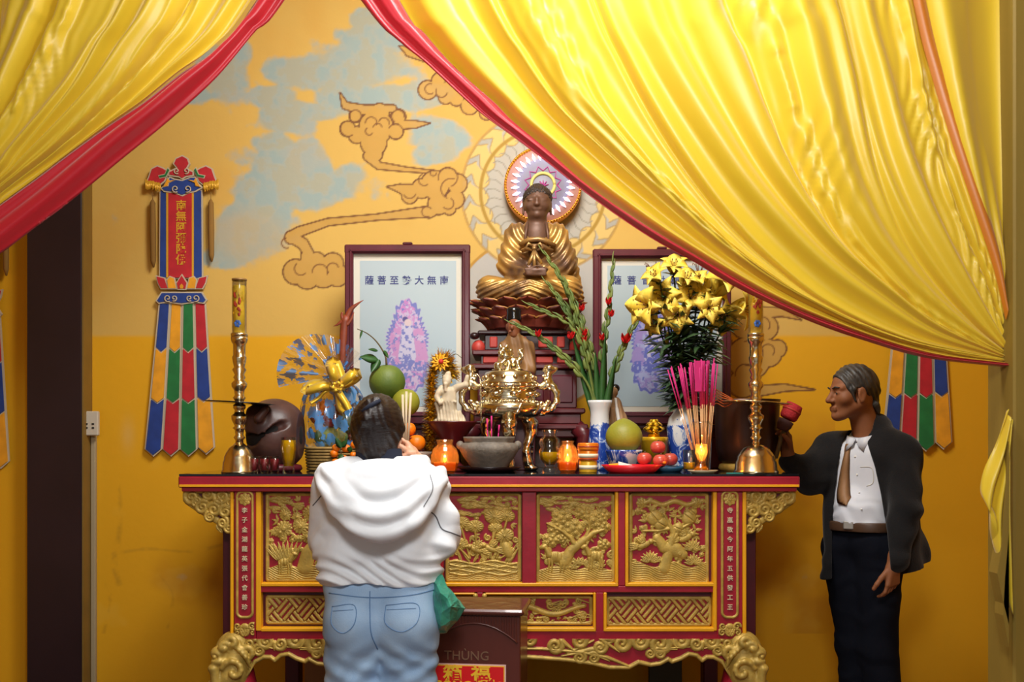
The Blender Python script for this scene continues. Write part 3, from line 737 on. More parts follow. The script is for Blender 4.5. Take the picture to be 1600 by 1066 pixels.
solo('conduit', MB().box((PX(146, 5.38), 5.385, PZ(681, 5.35)/2), (.026, .026, PZ(681, 5.35)), bev=.004), M['pipe'], 'pale conduit running from the left wall socket down to the floor', 'conduit', (PX(146, 5.38), 5.385, 0))
# ================================================================== THE ALTAR TABLE
YF = 4.2                              # front of its body
YB = 5.345
TZ = P(0, 741, YF).z                  # its top
k = SP(YF)
def X_(px): return (px-800)*k
def Z_(py): return CZ+(690-py)*k
alt = thing('altar_table', 'long red and gold carved altar table with offerings on its top', 'altar', (X_(763), (YF+YB)/2, 0))
def zbox(mb, x0, x1, y0, y1, Y0, Y1, bev=.003):
    """box from picture-plane edges at the altar front: x0..x1, top y0..bottom y1, depth Y0..Y1"""
    return mb.box(((X_(x0)+X_(x1))/2, (Y0+Y1)/2, (Z_(y0)+Z_(y1))/2), (abs(X_(x1)-X_(x0)), Y1-Y0, abs(Z_(y0)-Z_(y1))), bev=bev)
mb = MB(); zbox(mb, 282, 1247, 744, 762, YF-.03, YB, .005); zbox(mb, 286, 1243, 761, 768, YF-.02, YB-.02)
obj('tabletop', mb, M['red'], alt)
obj('glass_sheet', zbox(MB(), 283, 1246, 740.6, 744, YF-.028, YB-.004, .001), M['glass_top'], alt, label='dark glass sheet on the top')
mb = MB(); zbox(mb, 284, 1245, 757, 760.5, YF-.036, YF-.028, .001)
obj('gold_line', mb, M['yellow'], alt)
# carcass
mb = MB(); zbox(mb, 363, 1163, 766, 1000, YF+.035, YB-.05)
obj('carcass', mb, M['dark_red'], alt)
# posts and rails, each with its yellow bead
def rail(x0, x1, y0, y1, n='rail', m='red', Y0=YF, Y1=YF+.05): return obj(n, zbox(MB(), x0, x1, y0, y1, Y0, Y1), M[m], alt)
rail(404, 1122, 916, 926); rail(400, 1126, 986, 999); rail(362, 1164, 765, 769, m='dark_red')
for x0, x1 in ((816, 838), (677, 693)): rail(x0, x1, 768, 912, 'post')
for x0, x1 in ((966, 977), (541, 547)): rail(x0, x1, 768, 916, 'post')
for x0, x1 in ((931, 943), (578, 590)): rail(x0, x1, 926, 988, 'post')
for x in (750,): rail(x-5, x+5, 926, 934, 'post')
def bead(x0, y0, x1, y1): return obj('yellow_bead', zbox(MB(), x0, x1, y0, y1, YF-.006, YF+.04, .003), M['yellow'], alt)
for x0, x1 in ((360, 365), (400, 408), (1114, 1120), (1160, 1166)): bead(x0, 768, x1, 998 if x0 in (360, 1160) else 986)
for x0, x1 in ((535, 541), (547, 552), (961, 966), (977, 982)): bead(x0, 768, x1, 912)
for x0, x1 in ((408, 541), (547, 966), (977, 1116)): bead(x0, 911, x1, 916.5)
for x0, x1 in ((573, 578), (590, 594), (927, 931), (943, 948)): bead(x0, 926, x1, 983)
for x0, x1 in ((408, 578), (590, 931), (943, 1116)): bead(x0, 981, x1, 987)
for x0, x1 in ((594, 742), (758, 927)): bead(x0, 926.5, x1, 929.5)
for x in (743, 757):
    obj('gilt_knob', MB().ball((X_(x), YF-.004, Z_(931)), .011, 12), M['gilt'], alt)
# columns beside the panels: plaque with raised gold rim, rosette, column of characters, carved foot
def plaque(x0, x1, chars):
    cx, w = (X_(x0)+X_(x1))/2, X_(x1)-X_(x0)
    c = obj('corner_post', zbox(MB(), x0, x1, 768, 1000, YF-.004, YF+.06), M['red'], alt)
    R = Relief(28*k, 200*k, .0011); a, hz = R.w/2, R.h/2
    R.frame(.0105, .006, .028); d = R.outside
    R.flower(0, hz-.037, .027, 8, .008, rings=3)
    mr = R.mesh('plaque', (cx, (Z_(765)+Z_(968))/2), YF-.0052, drop=d); obj('plaque', mr, [M['gilt'], M['red']], alt)
    t = MB()
    for i, ch in enumerate(chars): mb_text(t, ch, .025, (cx, YF-.0075, Z_(798)-i*(Z_(798)-Z_(949))/(len(chars)-1)), extrude=.002, bold=.0002)
    obj('lettering', t, M['cream'], alt, label='column of small cream characters')
    R = Relief(w*.9, 28*k, .0012)
    for s in (-1, 1):
        R.scroll(s*.030, .012, .016, 1.3, .005, .007, dr=s); R.scroll(s*.033, -.014, .014, 1.2, .005, .007, a0=2, dr=-s); R.scroll(s*.010, -.004, .013, 1.2, .0045, .007, a0=1, dr=s)
        R.leaf(0, -.03, .045, .012, PI/2+s*.5, .008)
    R.dome(0, .012, .016, .012, .008)
    obj('carved_foot', R.mesh('carved_foot', (cx, Z_(983)), YF-.005, drop=R.H < .0008), [M['gilt'], M['red']], alt)
plaque(366, 400, '李子金湖龍英張代會善珍'); plaque(1120, 1160, '寺嵐敬今阿年五供發工王')
# ---- carved picture panels
def panel_base(x0, x1, y0, y1, res=.0016):
    R = Relief(X_(x1)-X_(x0), Z_(y0)-Z_(y1), res); R.frame(.0145, .008, .016); return R
def put_panel(R, x0, x1, y0, y1, name='carved_panel', label=None):
    obj(name, R.mesh(name, ((X_(x0)+X_(x1))/2, (Z_(y0)+Z_(y1))/2), YF+.033, drop=R.outside), [M['gilt'], M['red']], alt, label=label)
rr = random.Random(3)
def fill(R, n, z0=-.11, kinds='lllf', L=.03):
    """crowd the remaining ground with small carved leaves and blossoms"""
    for i in range(n):
        x, z = rr.uniform(-R.w/2+.02, R.w/2-.02), rr.uniform(z0, R.h/2-.02)
        ix, iz = min(R.nx-1, int((x+R.w/2)/R.res)), min(R.nz-1, int((z+R.h/2)/R.res))
        if R.H[ix, iz] > .002: continue
        kd = rr.choice(kinds)
        if kd == 'f': R.flower(x, z, rr.uniform(.010, .016), rr.choice((5, 6, 8)), .0065, rr.random()*6, 2)
        elif kd == 'c': R.scroll(x, z, rr.uniform(.009, .015), 1.4, .0045, .006, rr.random()*6, rr.choice((-1, 1)))
        else:
            a = rr.random()*6.28
            for q in (-.7, 0, .7): R.leaf(x, z, L*rr.uniform(.7, 1.1), L*.17, a+q, .0065)
def cloudband(R, z, h=.008, n=7):
    for i in range(n*3):
        x = rr.uniform(-R.w/2+.025, R.w/2-.025); zz = z+rr.uniform(-.024, .024); r = rr.uniform(.009, .018)
        R.dome(x, zz, r*1.9, r*.55, rr.uniform(.004, h), rr.uniform(-.2, .2), fn=lambda u, v: .8+.2*np.cos(9*u)*np.cos(7*v))
def rocks(R, z0, z1, seed):
    R.ripple(-R.w/2+.016, R.w/2-.016, -R.h/2+.014, z1, .009, 330, .25, seed)
def waves(R, z1, seed):
    R.ripple(-R.w/2+.016, R.w/2-.016, -R.h/2+.014, z1, .008, 420, .02*seed, seed)
    for i in range(5): R.stroke([(x, z1-.012-.012*i+.006*math.sin(x*40+i*2)) for x in np.linspace(-R.w/2+.02, R.w/2-.02, 24)], .0035, .011)
def tree(R, pts, ws, h=.011):
    R.stroke(pts, ws, h, fn=None)
def crane(R, x, z, s, d):
    R.dome(x, z, .030*s, .015*s, .013, .2*d, fn=lambda u, v: .85+.15*np.cos(12*u)); R.stroke([(x+d*.022*s, z+.006*s), (x+d*.036*s, z+.026*s), (x+d*.030*s, z+.042*s)], [.008*s, .005*s, .006*s], .013)
    R.stroke([(x+d*.030*s, z+.043*s), (x+d*.050*s, z+.040*s)], [.004*s, .0012], .012)
    for q in (-.006, .006): R.stroke([(x+q, z-.012*s), (x+q*1.5, z-.048*s)], .0026, .010)
    for q in range(4): R.leaf(x-d*.008*s, z+.004, .045*s, .010*s, PI-.35*q*d+.3 if d > 0 else .35*q-.3, .012)
def deer(R, x, z, s, d):
    R.dome(x, z, .034*s, .019*s, .014, .08*d, fn=lambda u, v: .92+.08*np.cos(14*u)); R.stroke([(x+d*.024*s, z+.008*s), (x+d*.038*s, z+.034*s)], [.013*s, .008*s], .014)
    R.dome(x+d*.046*s, z+.038*s, .016*s, .009*s, .015, -.4*d); R.leaf(x+d*.038*s, z+.044*s, .02*s, .005*s, PI/2+d*.6, .013); R.leaf(x+d*.036*s, z+.044*s, .026*s, .004*s, PI/2+d*.1, .013)
    for q in (-.026, -.016, .014, .024): R.stroke([(x+q*s, z-.008*s), (x+q*s*1.1+.003, z-.030*s), (x+q*s*1.1, z-.052*s)], [.0075*s, .004*s, .003*s], .012)
def bird(R, x, z, s, d):
    R.dome(x, z, .024*s, .011*s, .013, .4*d); R.dome(x+d*.024*s, z+.013*s, .010*s, .009*s, .014); R.stroke([(x+d*.032*s, z+.014*s), (x+d*.044*s, z+.012*s)], [.004*s, .001], .012)
    for q in range(3): R.leaf(x-d*.015*s, z-.002, .048*s, .009*s, (PI+.25*q-.1) if d > 0 else (-.25*q+.1), .012)
    for q in range(3): R.leaf(x, z+.005, .038*s, .010*s, PI/2+d*(.3+.3*q), .013)
def pine(R, x, z, r, h=.012):
    for i in range(5):
        a = i*2*PI/5; R.flower(x+r*.62*math.cos(a), z+r*.45*math.sin(a), r*.52, 12, h*.9, a, 2)
    R.flower(x, z, r*.6, 14, h, 0, 2)
def twigs(R, x, z, n, L, a0, a1, h=.009):
    for i in range(n):
        a = a0+(a1-a0)*i/max(1, n-1); R.leaf(x, z, L*rr.uniform(.8, 1.1), L*.16, a, h)
# first panel: chrysanthemums, rock and grass
B1 = (412, 537, 770, 911); R = panel_base(*B1); W2, H2 = R.w/2, R.h/2
cloudband(R, H2-.045)
for x, z, r in ((.02, .10, .034), (.055, .075, .03), (.065, .03, .036), (-.02, .045, .033), (-.09, .035, .036), (.10, .0, .03), (-.085, .095, .026), (.115, .11, .026), (-.105, .02, .024), (-.035, .085, .022), (.01, .0, .026)): R.flower(x, z, r, 13, .013, rr.random()*3, 3)
R.stroke([(.0, -.13), (.01, -.07), (.04, -.02), (.03, .03)], [.034, .028, .018, .010], .012); R.stroke([(.02, -.06), (.07, -.03), (.11, -.06)], [.02, .014, .008], .012)
for i in range(9): R.leaf(-.115+.008*i, -.10, .085, .008, PI/2+.75-.15*i, .011)
deer(R, -.085, -.105, .9, 1); crane(R, .085, -.09, .8, -1)
for i in range(14): twigs(R, rr.uniform(-.12, .12), rr.uniform(-.02, .12), 3, .03, rr.random()*6, rr.random()*6+1.5)
rocks(R, -H2, -.115, 2); fill(R, 90, -.11); put_panel(R, *B1)
# second panel (mostly behind the woman): plum tree and birds
B2 = (553, 676, 770, 911); R = panel_base(*B2); cloudband(R, .14)
tree(R, [(-.06, -.15), (-.03, -.06), (.02, 0), (.05, .08), (.0, .12)], [.026, .018, .013, .009, .005])
for i in range(22): R.flower(rr.uniform(-.12, .12), rr.uniform(-.08, .12), rr.uniform(.016, .026), 5, .012, rr.random()*3, 2)
bird(R, -.05, .05, 1, 1); bird(R, .06, -.02, 1, -1); rocks(R, 0, -.11, 5); fill(R, 110, -.11); put_panel(R, *B2)
# third panel: lotus pond with ducks
B3 = (695, 815, 770, 911); R = panel_base(*B3); cloudband(R, .145); cloudband(R, .115)
for x, z, r, n in ((-.095, .06, .036, 12), (-.035, .045, .036, 14), (.045, .085, .042, 9), (.05, .04, .030, 12), (.09, .005, .04, 7), (-.10, -.03, .036, 12), (.105, -.055, .026, 9), (.10, .09, .034, 8)):
    R.dome(x, z, r, r*.72, .011, rr.uniform(-.3, .3), fn=lambda u, v: .75+.25*np.abs(np.cos(7*np.arctan2(v, u)))); R.flower(x, z, r*.5, n, .013, 0, 2)
    R.stroke([(x, z-r*.5), (x*.6+rr.uniform(-.01, .01), -.09)], [.0045, .0035], .009)
for i in range(16): a = rr.uniform(-.11, .11); R.leaf(a, -.11, .085, .006, PI/2+rr.uniform(-.7, .7), .009)
for x, z, d in ((-.03, -.055, -1), (.03, -.05, -1)): bird(R, x, z, 1.15, d)
R.flower(-.03, -.045, .026, 9, .013, 0, 2); R.dome(.10, -.055, .022, .038, .013, .4)
waves(R, -.095, 3); fill(R, 70, -.09, 'lcf'); put_panel(R, *B3)
# fourth panel: pine and two deer
B4 = (838, 962, 770, 913); R = panel_base(*B4); cloudband(R, .145); cloudband(R, .125, n=4)
R.stroke([(-.045, -.10), (-.02, -.055), (.03, -.015), (.075, .02), (.12, .035)], [.026, .020, .016, .011, .006], .013)
R.stroke([(.0, -.035), (-.02, .0), (-.06, .03), (-.12, .06)], [.012, .010, .007, .004], .012); R.stroke([(.04, -.01), (.06, .04), (.05, .09)], [.01, .007, .004], .012)
for x, z, r in ((-.06, .085, .042), (-.01, .04, .045), (-.085, .04, .035), (.075, .075, .048), (.115, .045, .032), (.115, .095, .032), (.03, .105, .034), (-.105, -.01, .036), (.12, -.03, .026), (-.06, -.005, .026)): pine(R, x, z, r)
for i in range(20): twigs(R, rr.uniform(-.12, .12), rr.uniform(-.02, .13), 4, .026, rr.random()*6, rr.random()*6+1.6)
deer(R, -.082, -.082, 1.15, -1); deer(R, .085, -.078, 1.05, -1)
for i in range(9): twigs(R, rr.uniform(-.05, .12), rr.uniform(-.14, -.11), 5, .035, .5, 2.6, .011)
rocks(R, 0, -.12, 8); fill(R, 90, -.12); put_panel(R, *B4)
# fifth panel: peaches, birds and rock
B5 = (984, 1110, 770, 914); R = panel_base(*B5); W2, H2 = R.w/2, R.h/2
for s in (-1, 1): R.flower(s*.115, .148, .024, 8, .010, 0, 2)
R.stroke([(x, .148+.008*math.sin(x*60)) for x in np.linspace(-.11, .11, 20)], .010, .008)
R.stroke([(-.02, -.13), (.0, -.06), (.02, .02), (.0, .06), (-.02, .10)], [.026, .02, .013, .009, .005], .012)
R.stroke([(.02, .0), (.05, .04), (.10, .07)], [.012, .008, .005], .012); R.stroke([(.0, .04), (-.05, .03), (-.11, .03)], [.009, .006, .003], .011)
for x, z, r in ((-.06, .085, .034), (-.035, .06, .03), (.085, .085, .032), (.04, .04, .024), (.10, .11, .02)): R.dome(x, z, r, r*.9, .015, rr.random(), fn=lambda u, v: 1-.25*np.exp(-((u+v*.3)/.09)**2))
for i in range(34): twigs(R, rr.uniform(-.12, .12), rr.uniform(-.01, .13), 3, .036, rr.random()*6, rr.random()*6+1.2)
bird(R, .07, -.0, 1.3, 1); bird(R, -.105, -.03, 1.2, 1)
R.stroke([(-.05, -.0), (-.02, -.04), (.03, -.05), (.06, -.07)], [.018, .024, .03, .02], .013); R.flower(.045, -.065, .034, 9, .014, 0, 3)
for x, z in ((-.08, -.10), (.10, -.05), (.105, -.11)): twigs(R, x, z, 9, .05, .1, 3.0, .011)
rocks(R, 0, -.10, 4); fill(R, 60, -.11); put_panel(R, *B5)
# ---- lower row: key fret at the ends, dragons among clouds in the middle
def fret(x0, x1, y0, y1):
    R = panel_base(x0, x1, y0, y1, .0013); hx, hz = R.w/2-.012, R.h/2-.012
    C, S = math.cos(.70), math.sin(.70); u = (R.X*C+R.Z*S)/.066; v = (-R.X*C+R.Z*S)/.066
    bu, bv = np.floor(u), np.floor(v); fu, fv = u-bu, v-bv; even = (bu+bv) % 2 == 0
    st = np.where(even, fu, fv)*3; e = np.abs(st-np.floor(st)-.5)*2                 # three bars to a block, turned block by block
    h = np.where(e < .58, .009*(.8+.2*np.sqrt(np.clip(1-(e/.58)**2, 0, 1))), 0)
    inside = (np.abs(R.X) < hx) & (np.abs(R.Z) < hz); R.H = np.maximum(R.H, np.where(inside, h, 0))
    put_panel(R, x0, x1, y0, y1, 'fret_panel')
fret(412, 571, 932, 978); fret(948, 1114, 934, 981)
def dragon(x0, x1, y0, y1, sd):
    R = panel_base(x0, x1, y0, y1, .0014); r2 = random.Random(sd)
    pts = [(-R.w*.42+R.w*.84*t, .018*math.sin(t*9+sd)) for t in np.linspace(0, 1, 30)]
    R.stroke(pts, [.013-.006*abs(t-.4) for t in np.linspace(0, 1, 30)], .012)
    R.dome(-R.w*.33, .018, .04, .022, .012, .4, fn=lambda u, v: .85+.15*np.cos(11*u))
    for i in range(16):
        x, z = r2.uniform(-R.w/2+.03, R.w/2-.03), r2.uniform(-R.h/2+.022, R.h/2-.022); R.scroll(x, z, r2.uniform(.010, .019), 1.4, .0045, .008, r2.random()*6, r2.choice((-1, 1)), (x+r2.choice((-1, 1))*.05, z+r2.uniform(-.012, .012)))
    fill(R, 60, -.05, 'ccl', .02); put_panel(R, x0, x1, y0, y1, 'dragon_panel')
dragon(597, 742, 932, 978, 2); dragon(758, 927, 932, 979, 5)
# ---- apron with cloud scrolls and a scalloped edge
def apron():
    x0, x1, y0, y1 = 385, 1142, 997, 1066; R = Relief(X_(x1)-X_(x0), Z_(y0)-Z_(y1), .0017); c = ((X_(x0)+X_(x1))/2, (Z_(y0)+Z_(y1))/2)
    def q(px, py): return (X_(px)-c[0], Z_(py)-c[1])
    half = [(385, 1056), (392, 1047), (400, 1033), (413, 1026), (424, 1026), (431, 1031), (440, 1023), (452, 1021), (464, 1028), (478, 1033), (484, 1029), (497, 1036), (511, 1038), (530, 1034), (545, 1042), (575, 1042), (600, 1036), (640, 1030), (700, 1026), (763.5, 1024)]
    edge = half+[(1527-x, y) for x, y in half[::-1]]
    ex = np.array([q(*e)[0] for e in edge]); ez = np.array([q(*e)[1] for e in edge]); ze = np.interp(R.x, ex, ez)
    R.stroke([q(*e) for e in edge], .0085, .012)
    r2 = random.Random(9)
    def cl(px, py, r, d, a0, tx=None, ty=0): R.scroll(*q(px, py), r*k*1.12, 1.6, r*k*.40, .012, a0, d, q(tx, ty) if tx else None)
    for m in (0, 1):
        def s(px): return 1527-px if m else px
        d = -1 if m else 1
        for px, py, r, a0, tx, ty in ((391, 1004, 9, .5, None, 0), (417, 1001, 11, 2.4, 452, 994), (440, 1005, 9, 3, 430, 1015), (464, 999, 13, 1, 440, 990), (497, 1004, 15, 2.4, 470, 1012), (407, 1015, 8, 2, 428, 1012), (384, 1034, 10, 2, 396, 1050),
                                   (528, 1000, 12, 3, 500, 992), (497, 1020, 8, 1, 470, 1014), (512, 1020, 7, 2, 450, 1010), (556, 1004, 14, .4, 590, 998), (590, 1010, 10, 2, 560, 1018), (622, 1000, 12, 1, 660, 995), (660, 1008, 11, 2.5, 630, 1016), (700, 999, 10, .5, 730, 995),
                                   (600, 1027, 8, 1, 575, 1032), (622, 1026, 9, 2.2, 650, 1024), (735, 1010, 9, 1.4, 715, 1014)):
            cl(s(px), py, r, d, a0 if not m else PI-a0, s(tx) if tx else None, ty)
        R.stroke([q(s(545), 1040), q(s(580), 1026), q(s(620), 1018), q(s(680), 1013), q(s(763), 1012)], [.004, .007, .007, .006, .005], .012)
        R.stroke([q(s(560), 997), q(s(600), 1014), q(s(640), 1020), q(s(600), 1000)], [.004, .012, .008, .003], .010)
    drop = R.Z < ze[:, None]-.008
    obj('apron', R.mesh('apron', c, YF-.012, drop=drop), [M['gilt'], M['red']], alt)
    b = MB(); pts = [(X_(x), Z_(y)) for x, y in edge]
    b.prism([(X_(385), Z_(998))]+pts+[(X_(1142), Z_(998))], YF-.0115, YF+.03); obj('apron_board', b, M['red'], alt)
apron()
# ---- legs: lion mask at the shoulder, then an S-curved foot to the floor
def mask_leg(px, s):
    """px = outer edge in the picture; s = +1 for the left leg (outer side left)"""
    def w(dx, py, dy=0): return (X_(px+s*dx), YF+dy, Z_(py))
    S = SDF((min(w(-8, 0)[0], w(75, 0)[0]), YF-.11, Z_(1110)), (max(w(-8, 0)[0], w(75, 0)[0]), YF+.12, Z_(980)), .0032)
    S.ell(w(34, 1024, .02), (.082, .075, .10), .02); S.ell(w(36, 1050, .015), (.066, .08, .085), .03)
    S.cone(w(26, 1060, -.02), w(24, 1100, .0), .045, .05, .03)
    S.ell(w(16, 1018, -.035), (.035, .035, .030), .012); S.ell(w(17, 1029, -.055), (.030, .022, .018), .01)          # brow, cheek
    S.ell(w(12, 1022, -.066), (.014, .012, .012), .006, sub=True); S.ell(w(12, 1022, -.060), .010, .003)
    S.ell(w(10, 1040, -.055), (.024, .026, .020), .012); S.cone(w(12, 1048, -.06), w(14, 1070, -.055), .018, .022, .012)                 # muzzle, trunk
    for i in range(5): S.cone(w(4, 1062+6*i, -.05), w(26, 1064+6*i, -.045), .009, .009, .004)
    pts = lambda cx, cy, r, n, a0, dr, dy: [w(cx+r*(1-.8*i/n)*math.cos(a0+dr*i*.55), cy+r*(1-.8*i/n)*math.sin(a0+dr*i*.55), dy-.010*i/n) for i in range(n+1)]
    for cx, cy, r, a0, dr, dy in ((38, 1002, 13, 2, 1, -.045), (42, 1044, 19, 3.4, 1, -.062), (58, 1016, 11, 1, -1, -.03), (26, 1008, 9, 0, -1, -.05)):
        S.chain(pts(cx, cy, r, 10, a0, dr, dy), [.011]*11, .006)
    for i in range(4): S.chain([w(28+6*i, 994+2*i, -.035), w(44+5*i, 1008+5*i, -.052), w(64, 1014+9*i, -.03)], [.007, .008, .004], .005)
    obj('lion_mask', S.surf('lion_mask'), M['gilt'], alt)
    x = X_(px+s*34); zz = Z_(1055); T = MB()
    T.tube([(x+s*.0, YF+.03, zz+.05), (x+s*.035, YF+.03, zz-.06), (x+s*.015, YF+.02, .18), (x-s*.05, YF, .06), (x-s*.09, YF-.02, .03)], [.07, .06, .05, .045, .03], 16)
    T.box((x-s*.05, YF, .012), (.16, .14, .024), bev=.006); obj('leg', T, M['red'], alt)
mask_leg(330, 1); mask_leg(1197, -1)
for px in (376, 1183):
    T = MB(); x = X_(px); T.box((x, YB-.12, .6), (.075, .09, 1.2), bev=.006); obj('leg', T, M['dark_red'], alt)
# right-hand rear stile seen past the column, left one to match
for x0, x1 in ((1168, 1192), (335, 358)):
    obj('side_panel', zbox(MB(), x0, x1, 790, 1003, YF+.12, YB-.06), M['dark_red'], alt)
# ---- pierced brackets under the overhanging ends
def bracket(xa, s):
    R = Relief(82*k, 72*k, .0014); cx = X_(xa+s*41); cz = Z_(800)
    def q(dx, py): return (s*(dx-41)*k, Z_(py)-cz)          # dx from the outer end inwards
    for dx, py, r, a0, d in ((13, 777, 12, 2, 1), (38, 773, 9, 1, -1), (60, 776, 12, 3, 1), (30, 793, 11, 1, 1), (48, 797, 11, 2.6, -1), (66, 800, 11, 0, 1), (62, 817, 9, 1, -1), (72, 826, 8, 2, 1), (74, 786, 9, 4, 1), (22, 784, 8, 4, -1), (54, 786, 8, 5, 1), (42, 808, 8, 2, 1)):
        R.scroll(*q(dx, py), r*k, 1.5, r*k*.42, .018, a0 if s > 0 else PI-a0, d*s, None); R.dome(*q(dx, py), r*k*.9, r*k*.75, .010, fn=lambda u, v: .8+.2*np.cos(9*u+5*v))
    R.stroke([q(2, 768), q(80, 768)], .010, .010); R.stroke([q(6, 785), q(30, 800), q(52, 814), q(76, 832)], [.012, .014, .014, .010], .008)
    for dx, py, a in ((20, 795, .6), (10, 782, .2), (36, 803, .8), (52, 820, 1.0)): R.leaf(*q(dx, py), .045, .012, (PI+a) if s < 0 else -a, .014)
    R.flower(*q(68, 778), .03, 8, .018, 0, 3)
    obj('corner_bracket', solid_relief(R, (cx, cz), YF+.02, .022), [M['gilt'], M['dark_red']], alt)
def solid_relief(R, c, y, th):
    drop = R.H < .0008; me = R.mesh('corner_bracket', c, y, drop=drop); return me
bracket(285, 1); bracket(1244, -1)
for xa, s in ((285, 1), (1244, -1)):      # dark red board the carving stands on
    pts = [(X_(xa+s*dx), Z_(py)) for dx, py in ((4, 766), (80, 766), (80, 830), (70, 828), (52, 815), (30, 802), (10, 786))]
    obj('bracket_board', MB().prism(pts, YF+.021, YF+.05), M['dark_red'], alt)

# ---- ledges at the back that carry the framed pictures
YL = 5.04
for x0, x1, nm in ((528, 718, 'dark wooden ledge at the back carrying the left framed picture'), (928, 1150, 'dark wooden ledge at the back carrying the right framed picture')):
    a, b, z = PX(x0, YL+.15), PX(x1, YL+.15), PZ(664, YL+.1)
    m_ = MB().box(((a+b)/2, YL+.16, (z+TZ)/2), (b-a, .26, z-TZ-.002), bev=.004); m_.box(((a+b)/2, YL+.155, z-.012), (b-a+.02, .29, .024), bev=.005); m_.box(((a+b)/2, YL+.15, z-.06), (b-a+.01, .27, .012), bev=.003)
    solo('back_ledge', m_, M['maroon'], nm, 'ledge', ((a+b)/2, YL+.15, TZ))
# stored boards and a dark crate under the altar
M['ply'] = mat('pale_board', '#a87c52', .6, var=.15, stretch=(1, 1, .1)); 
solo('board', MB().box((X_(418)+.04, YB-.25, .265), (.135, .03, .53), bev=.003), M['ply'], 'pale plywood board standing under the left of the altar', 'board', (X_(418)+.04, YB-.25, 0))
solo('board', MB().box((X_(462)+.05, YB-.30, .265), (.15, .03, .53), bev=.003), M['dark_red'], 'dark red board standing behind the pale one under the altar', 'board', (X_(462)+.05, YB-.28, 0))
M['green_dark'] = mat('dull_green', '#3a3a26', .6)
solo('board', MB().box((X_(1093), YB-.2, .265), (.17, .03, .53), bev=.003), M['green_dark'], 'dull green board under the right end of the altar', 'board', (X_(1093), YB-.2, 0))
# ================================================================== BANNERS ON THE WALL
M['blue'] = mat('blue_cloth', '#22408f', .8, var=.25, vscale=14); M['redc'] = mat('red_cloth', '#c0202c', .75, var=.2, vscale=14)
M['yel'] = mat('yellow_cloth', '#eea41c', .75, var=.2, vscale=14); M['grn'] = mat('green_cloth', '#1f7a3c', .8, var=.25, vscale=14)
M['edge'] = mat('silver_braid', '#c0b298', .6); M['sequin'] = mat('gold_sequin', '#e8b438', .35, .3)
M['tassel'] = mat('tan_tassel', '#8a6428', .85, var=.2, stretch=(1, 1, .05))
def pp(pts, Y, dx=0, dy=0): return [(P(x+dx, y+dy, Y).x, P(x+dx, y+dy, Y).z) for x, y in pts]
def inset(pts, d):
    c = np.mean(np.array(pts, float), 0); n = len(pts); out = []
    ar = sum(pts[i][0]*pts[(i+1) % n][1]-pts[(i+1) % n][0]*pts[i][1] for i in range(n)); sg = 1 if ar > 0 else -1
    for i in range(n):
        a, b, e = (np.array(pts[(i+o) % n], float) for o in (-1, 0, 1)); u = b-a; v = e-b; u /= np.linalg.norm(u)+1e-9; v /= np.linalg.norm(v)+1e-9
        nn = np.array([-(u[1]+v[1]), u[0]+v[0]])*sg; L = np.linalg.norm(nn); nn = nn/(L+1e-9); k_ = min(2.2, 1/max(.35, abs(nn@np.array([-u[1], u[0]])))); out.append(tuple(b+nn*d*k_))
    return out
YBN = YW-.03
def piece(name, pts, m, par, Y=YBN, th=.012, edge=2.2, emat='edge'):
    """quilted cloth shape with a braid round it"""
    mb = MB(); mb.prism(pp(pts, Y), Y, Y+th); mb.cur = 1; mb.prism(pp(inset(pts, edge), Y), Y-.004, Y+.001)
    return obj(name, mb, [M[emat], M[m]], par)
def curl(par, cx, cy, r, d, Y, a0=0, w=.0035, turns=1.2):
    mb = MB(); mb.tube([P(cx+r*(1-.8*t)*math.cos(a0+d*6.28*turns*t), cy+r*(1-.8*t)*math.sin(a0+d*6.28*turns*t), Y) for t in np.linspace(0, 1, 18)], w, 6); obj('braid_scroll', mb, M['edge'], par)
def tails(par, xt, xb, yt, ybs, cols, ybend, Y=YBN):
    """four hanging tails of three coloured lengths each"""
    n = len(cols)
    for i in range(n):
        a0, a1 = xt[0]+(xt[1]-xt[0])*i/n, xt[0]+(xt[1]-xt[0])*(i+1)/n; b0, b1 = xb[0]+(xb[1]-xb[0])*i/n, xb[0]+(xb[1]-xb[0])*(i+1)/n
        L = lambda f, a, b: a+(b-a)*f
        yb = ybs[i]; mb = MB(); Yi = Y+.006*(i % 2)
        mb.prism(pp([(a0, yt), (a1, yt), (b1, yb-12), ((b0+b1)/2, yb), (b0, yb-12)], Yi), Yi, Yi+.006)
        fs = ybend; e = 2.6; ms = []
        for j in range(3):
            f0, f1 = fs[j], fs[j+1]; y0, y1 = L(f0, yt, yb), L(f1, yt, yb)
            p0, p1 = L(f0, a0, b0)+e, L(f0, a1, b1)-e; q0, q1 = L(f1, a0, b0)+e, L(f1, a1, b1)-e; t = 7
            top = [(p0, y0+(2 if j else 1)), ((p0+p1)/2, y0+(2+t if j else 1)), (p1, y0+(2 if j else 1))]
            bot = [(q1, y1-(12 if j == 2 else 1)), ((q0+q1)/2, y1-(3 if j == 2 else 1-t)), (q0, y1-(12 if j == 2 else 1))]
            mb.cur = j+1; mb.prism(pp(top+bot, Yi), Yi-.005-.0015*j, Yi+.001)
        obj('tail', mb, [M['edge']]+[M[c] for c in cols[i]], par)
def tassel(par, x, y0, y1, Y=YBN-.01):
    mb = MB(); mb.tube([P(x, y0-12, Y), P(x, y0+2, Y)], .0018, 6)
    mb.tube([P(x, y0, Y), P(x, y0+5, Y), P(x+.5, (y0+y1)/2, Y), P(x+1, y1-10, Y), P(x+1.5, y1, Y)], [.006, .014, .016, .014, .004], 10)
    obj('tassel', mb, M['tassel'], par)
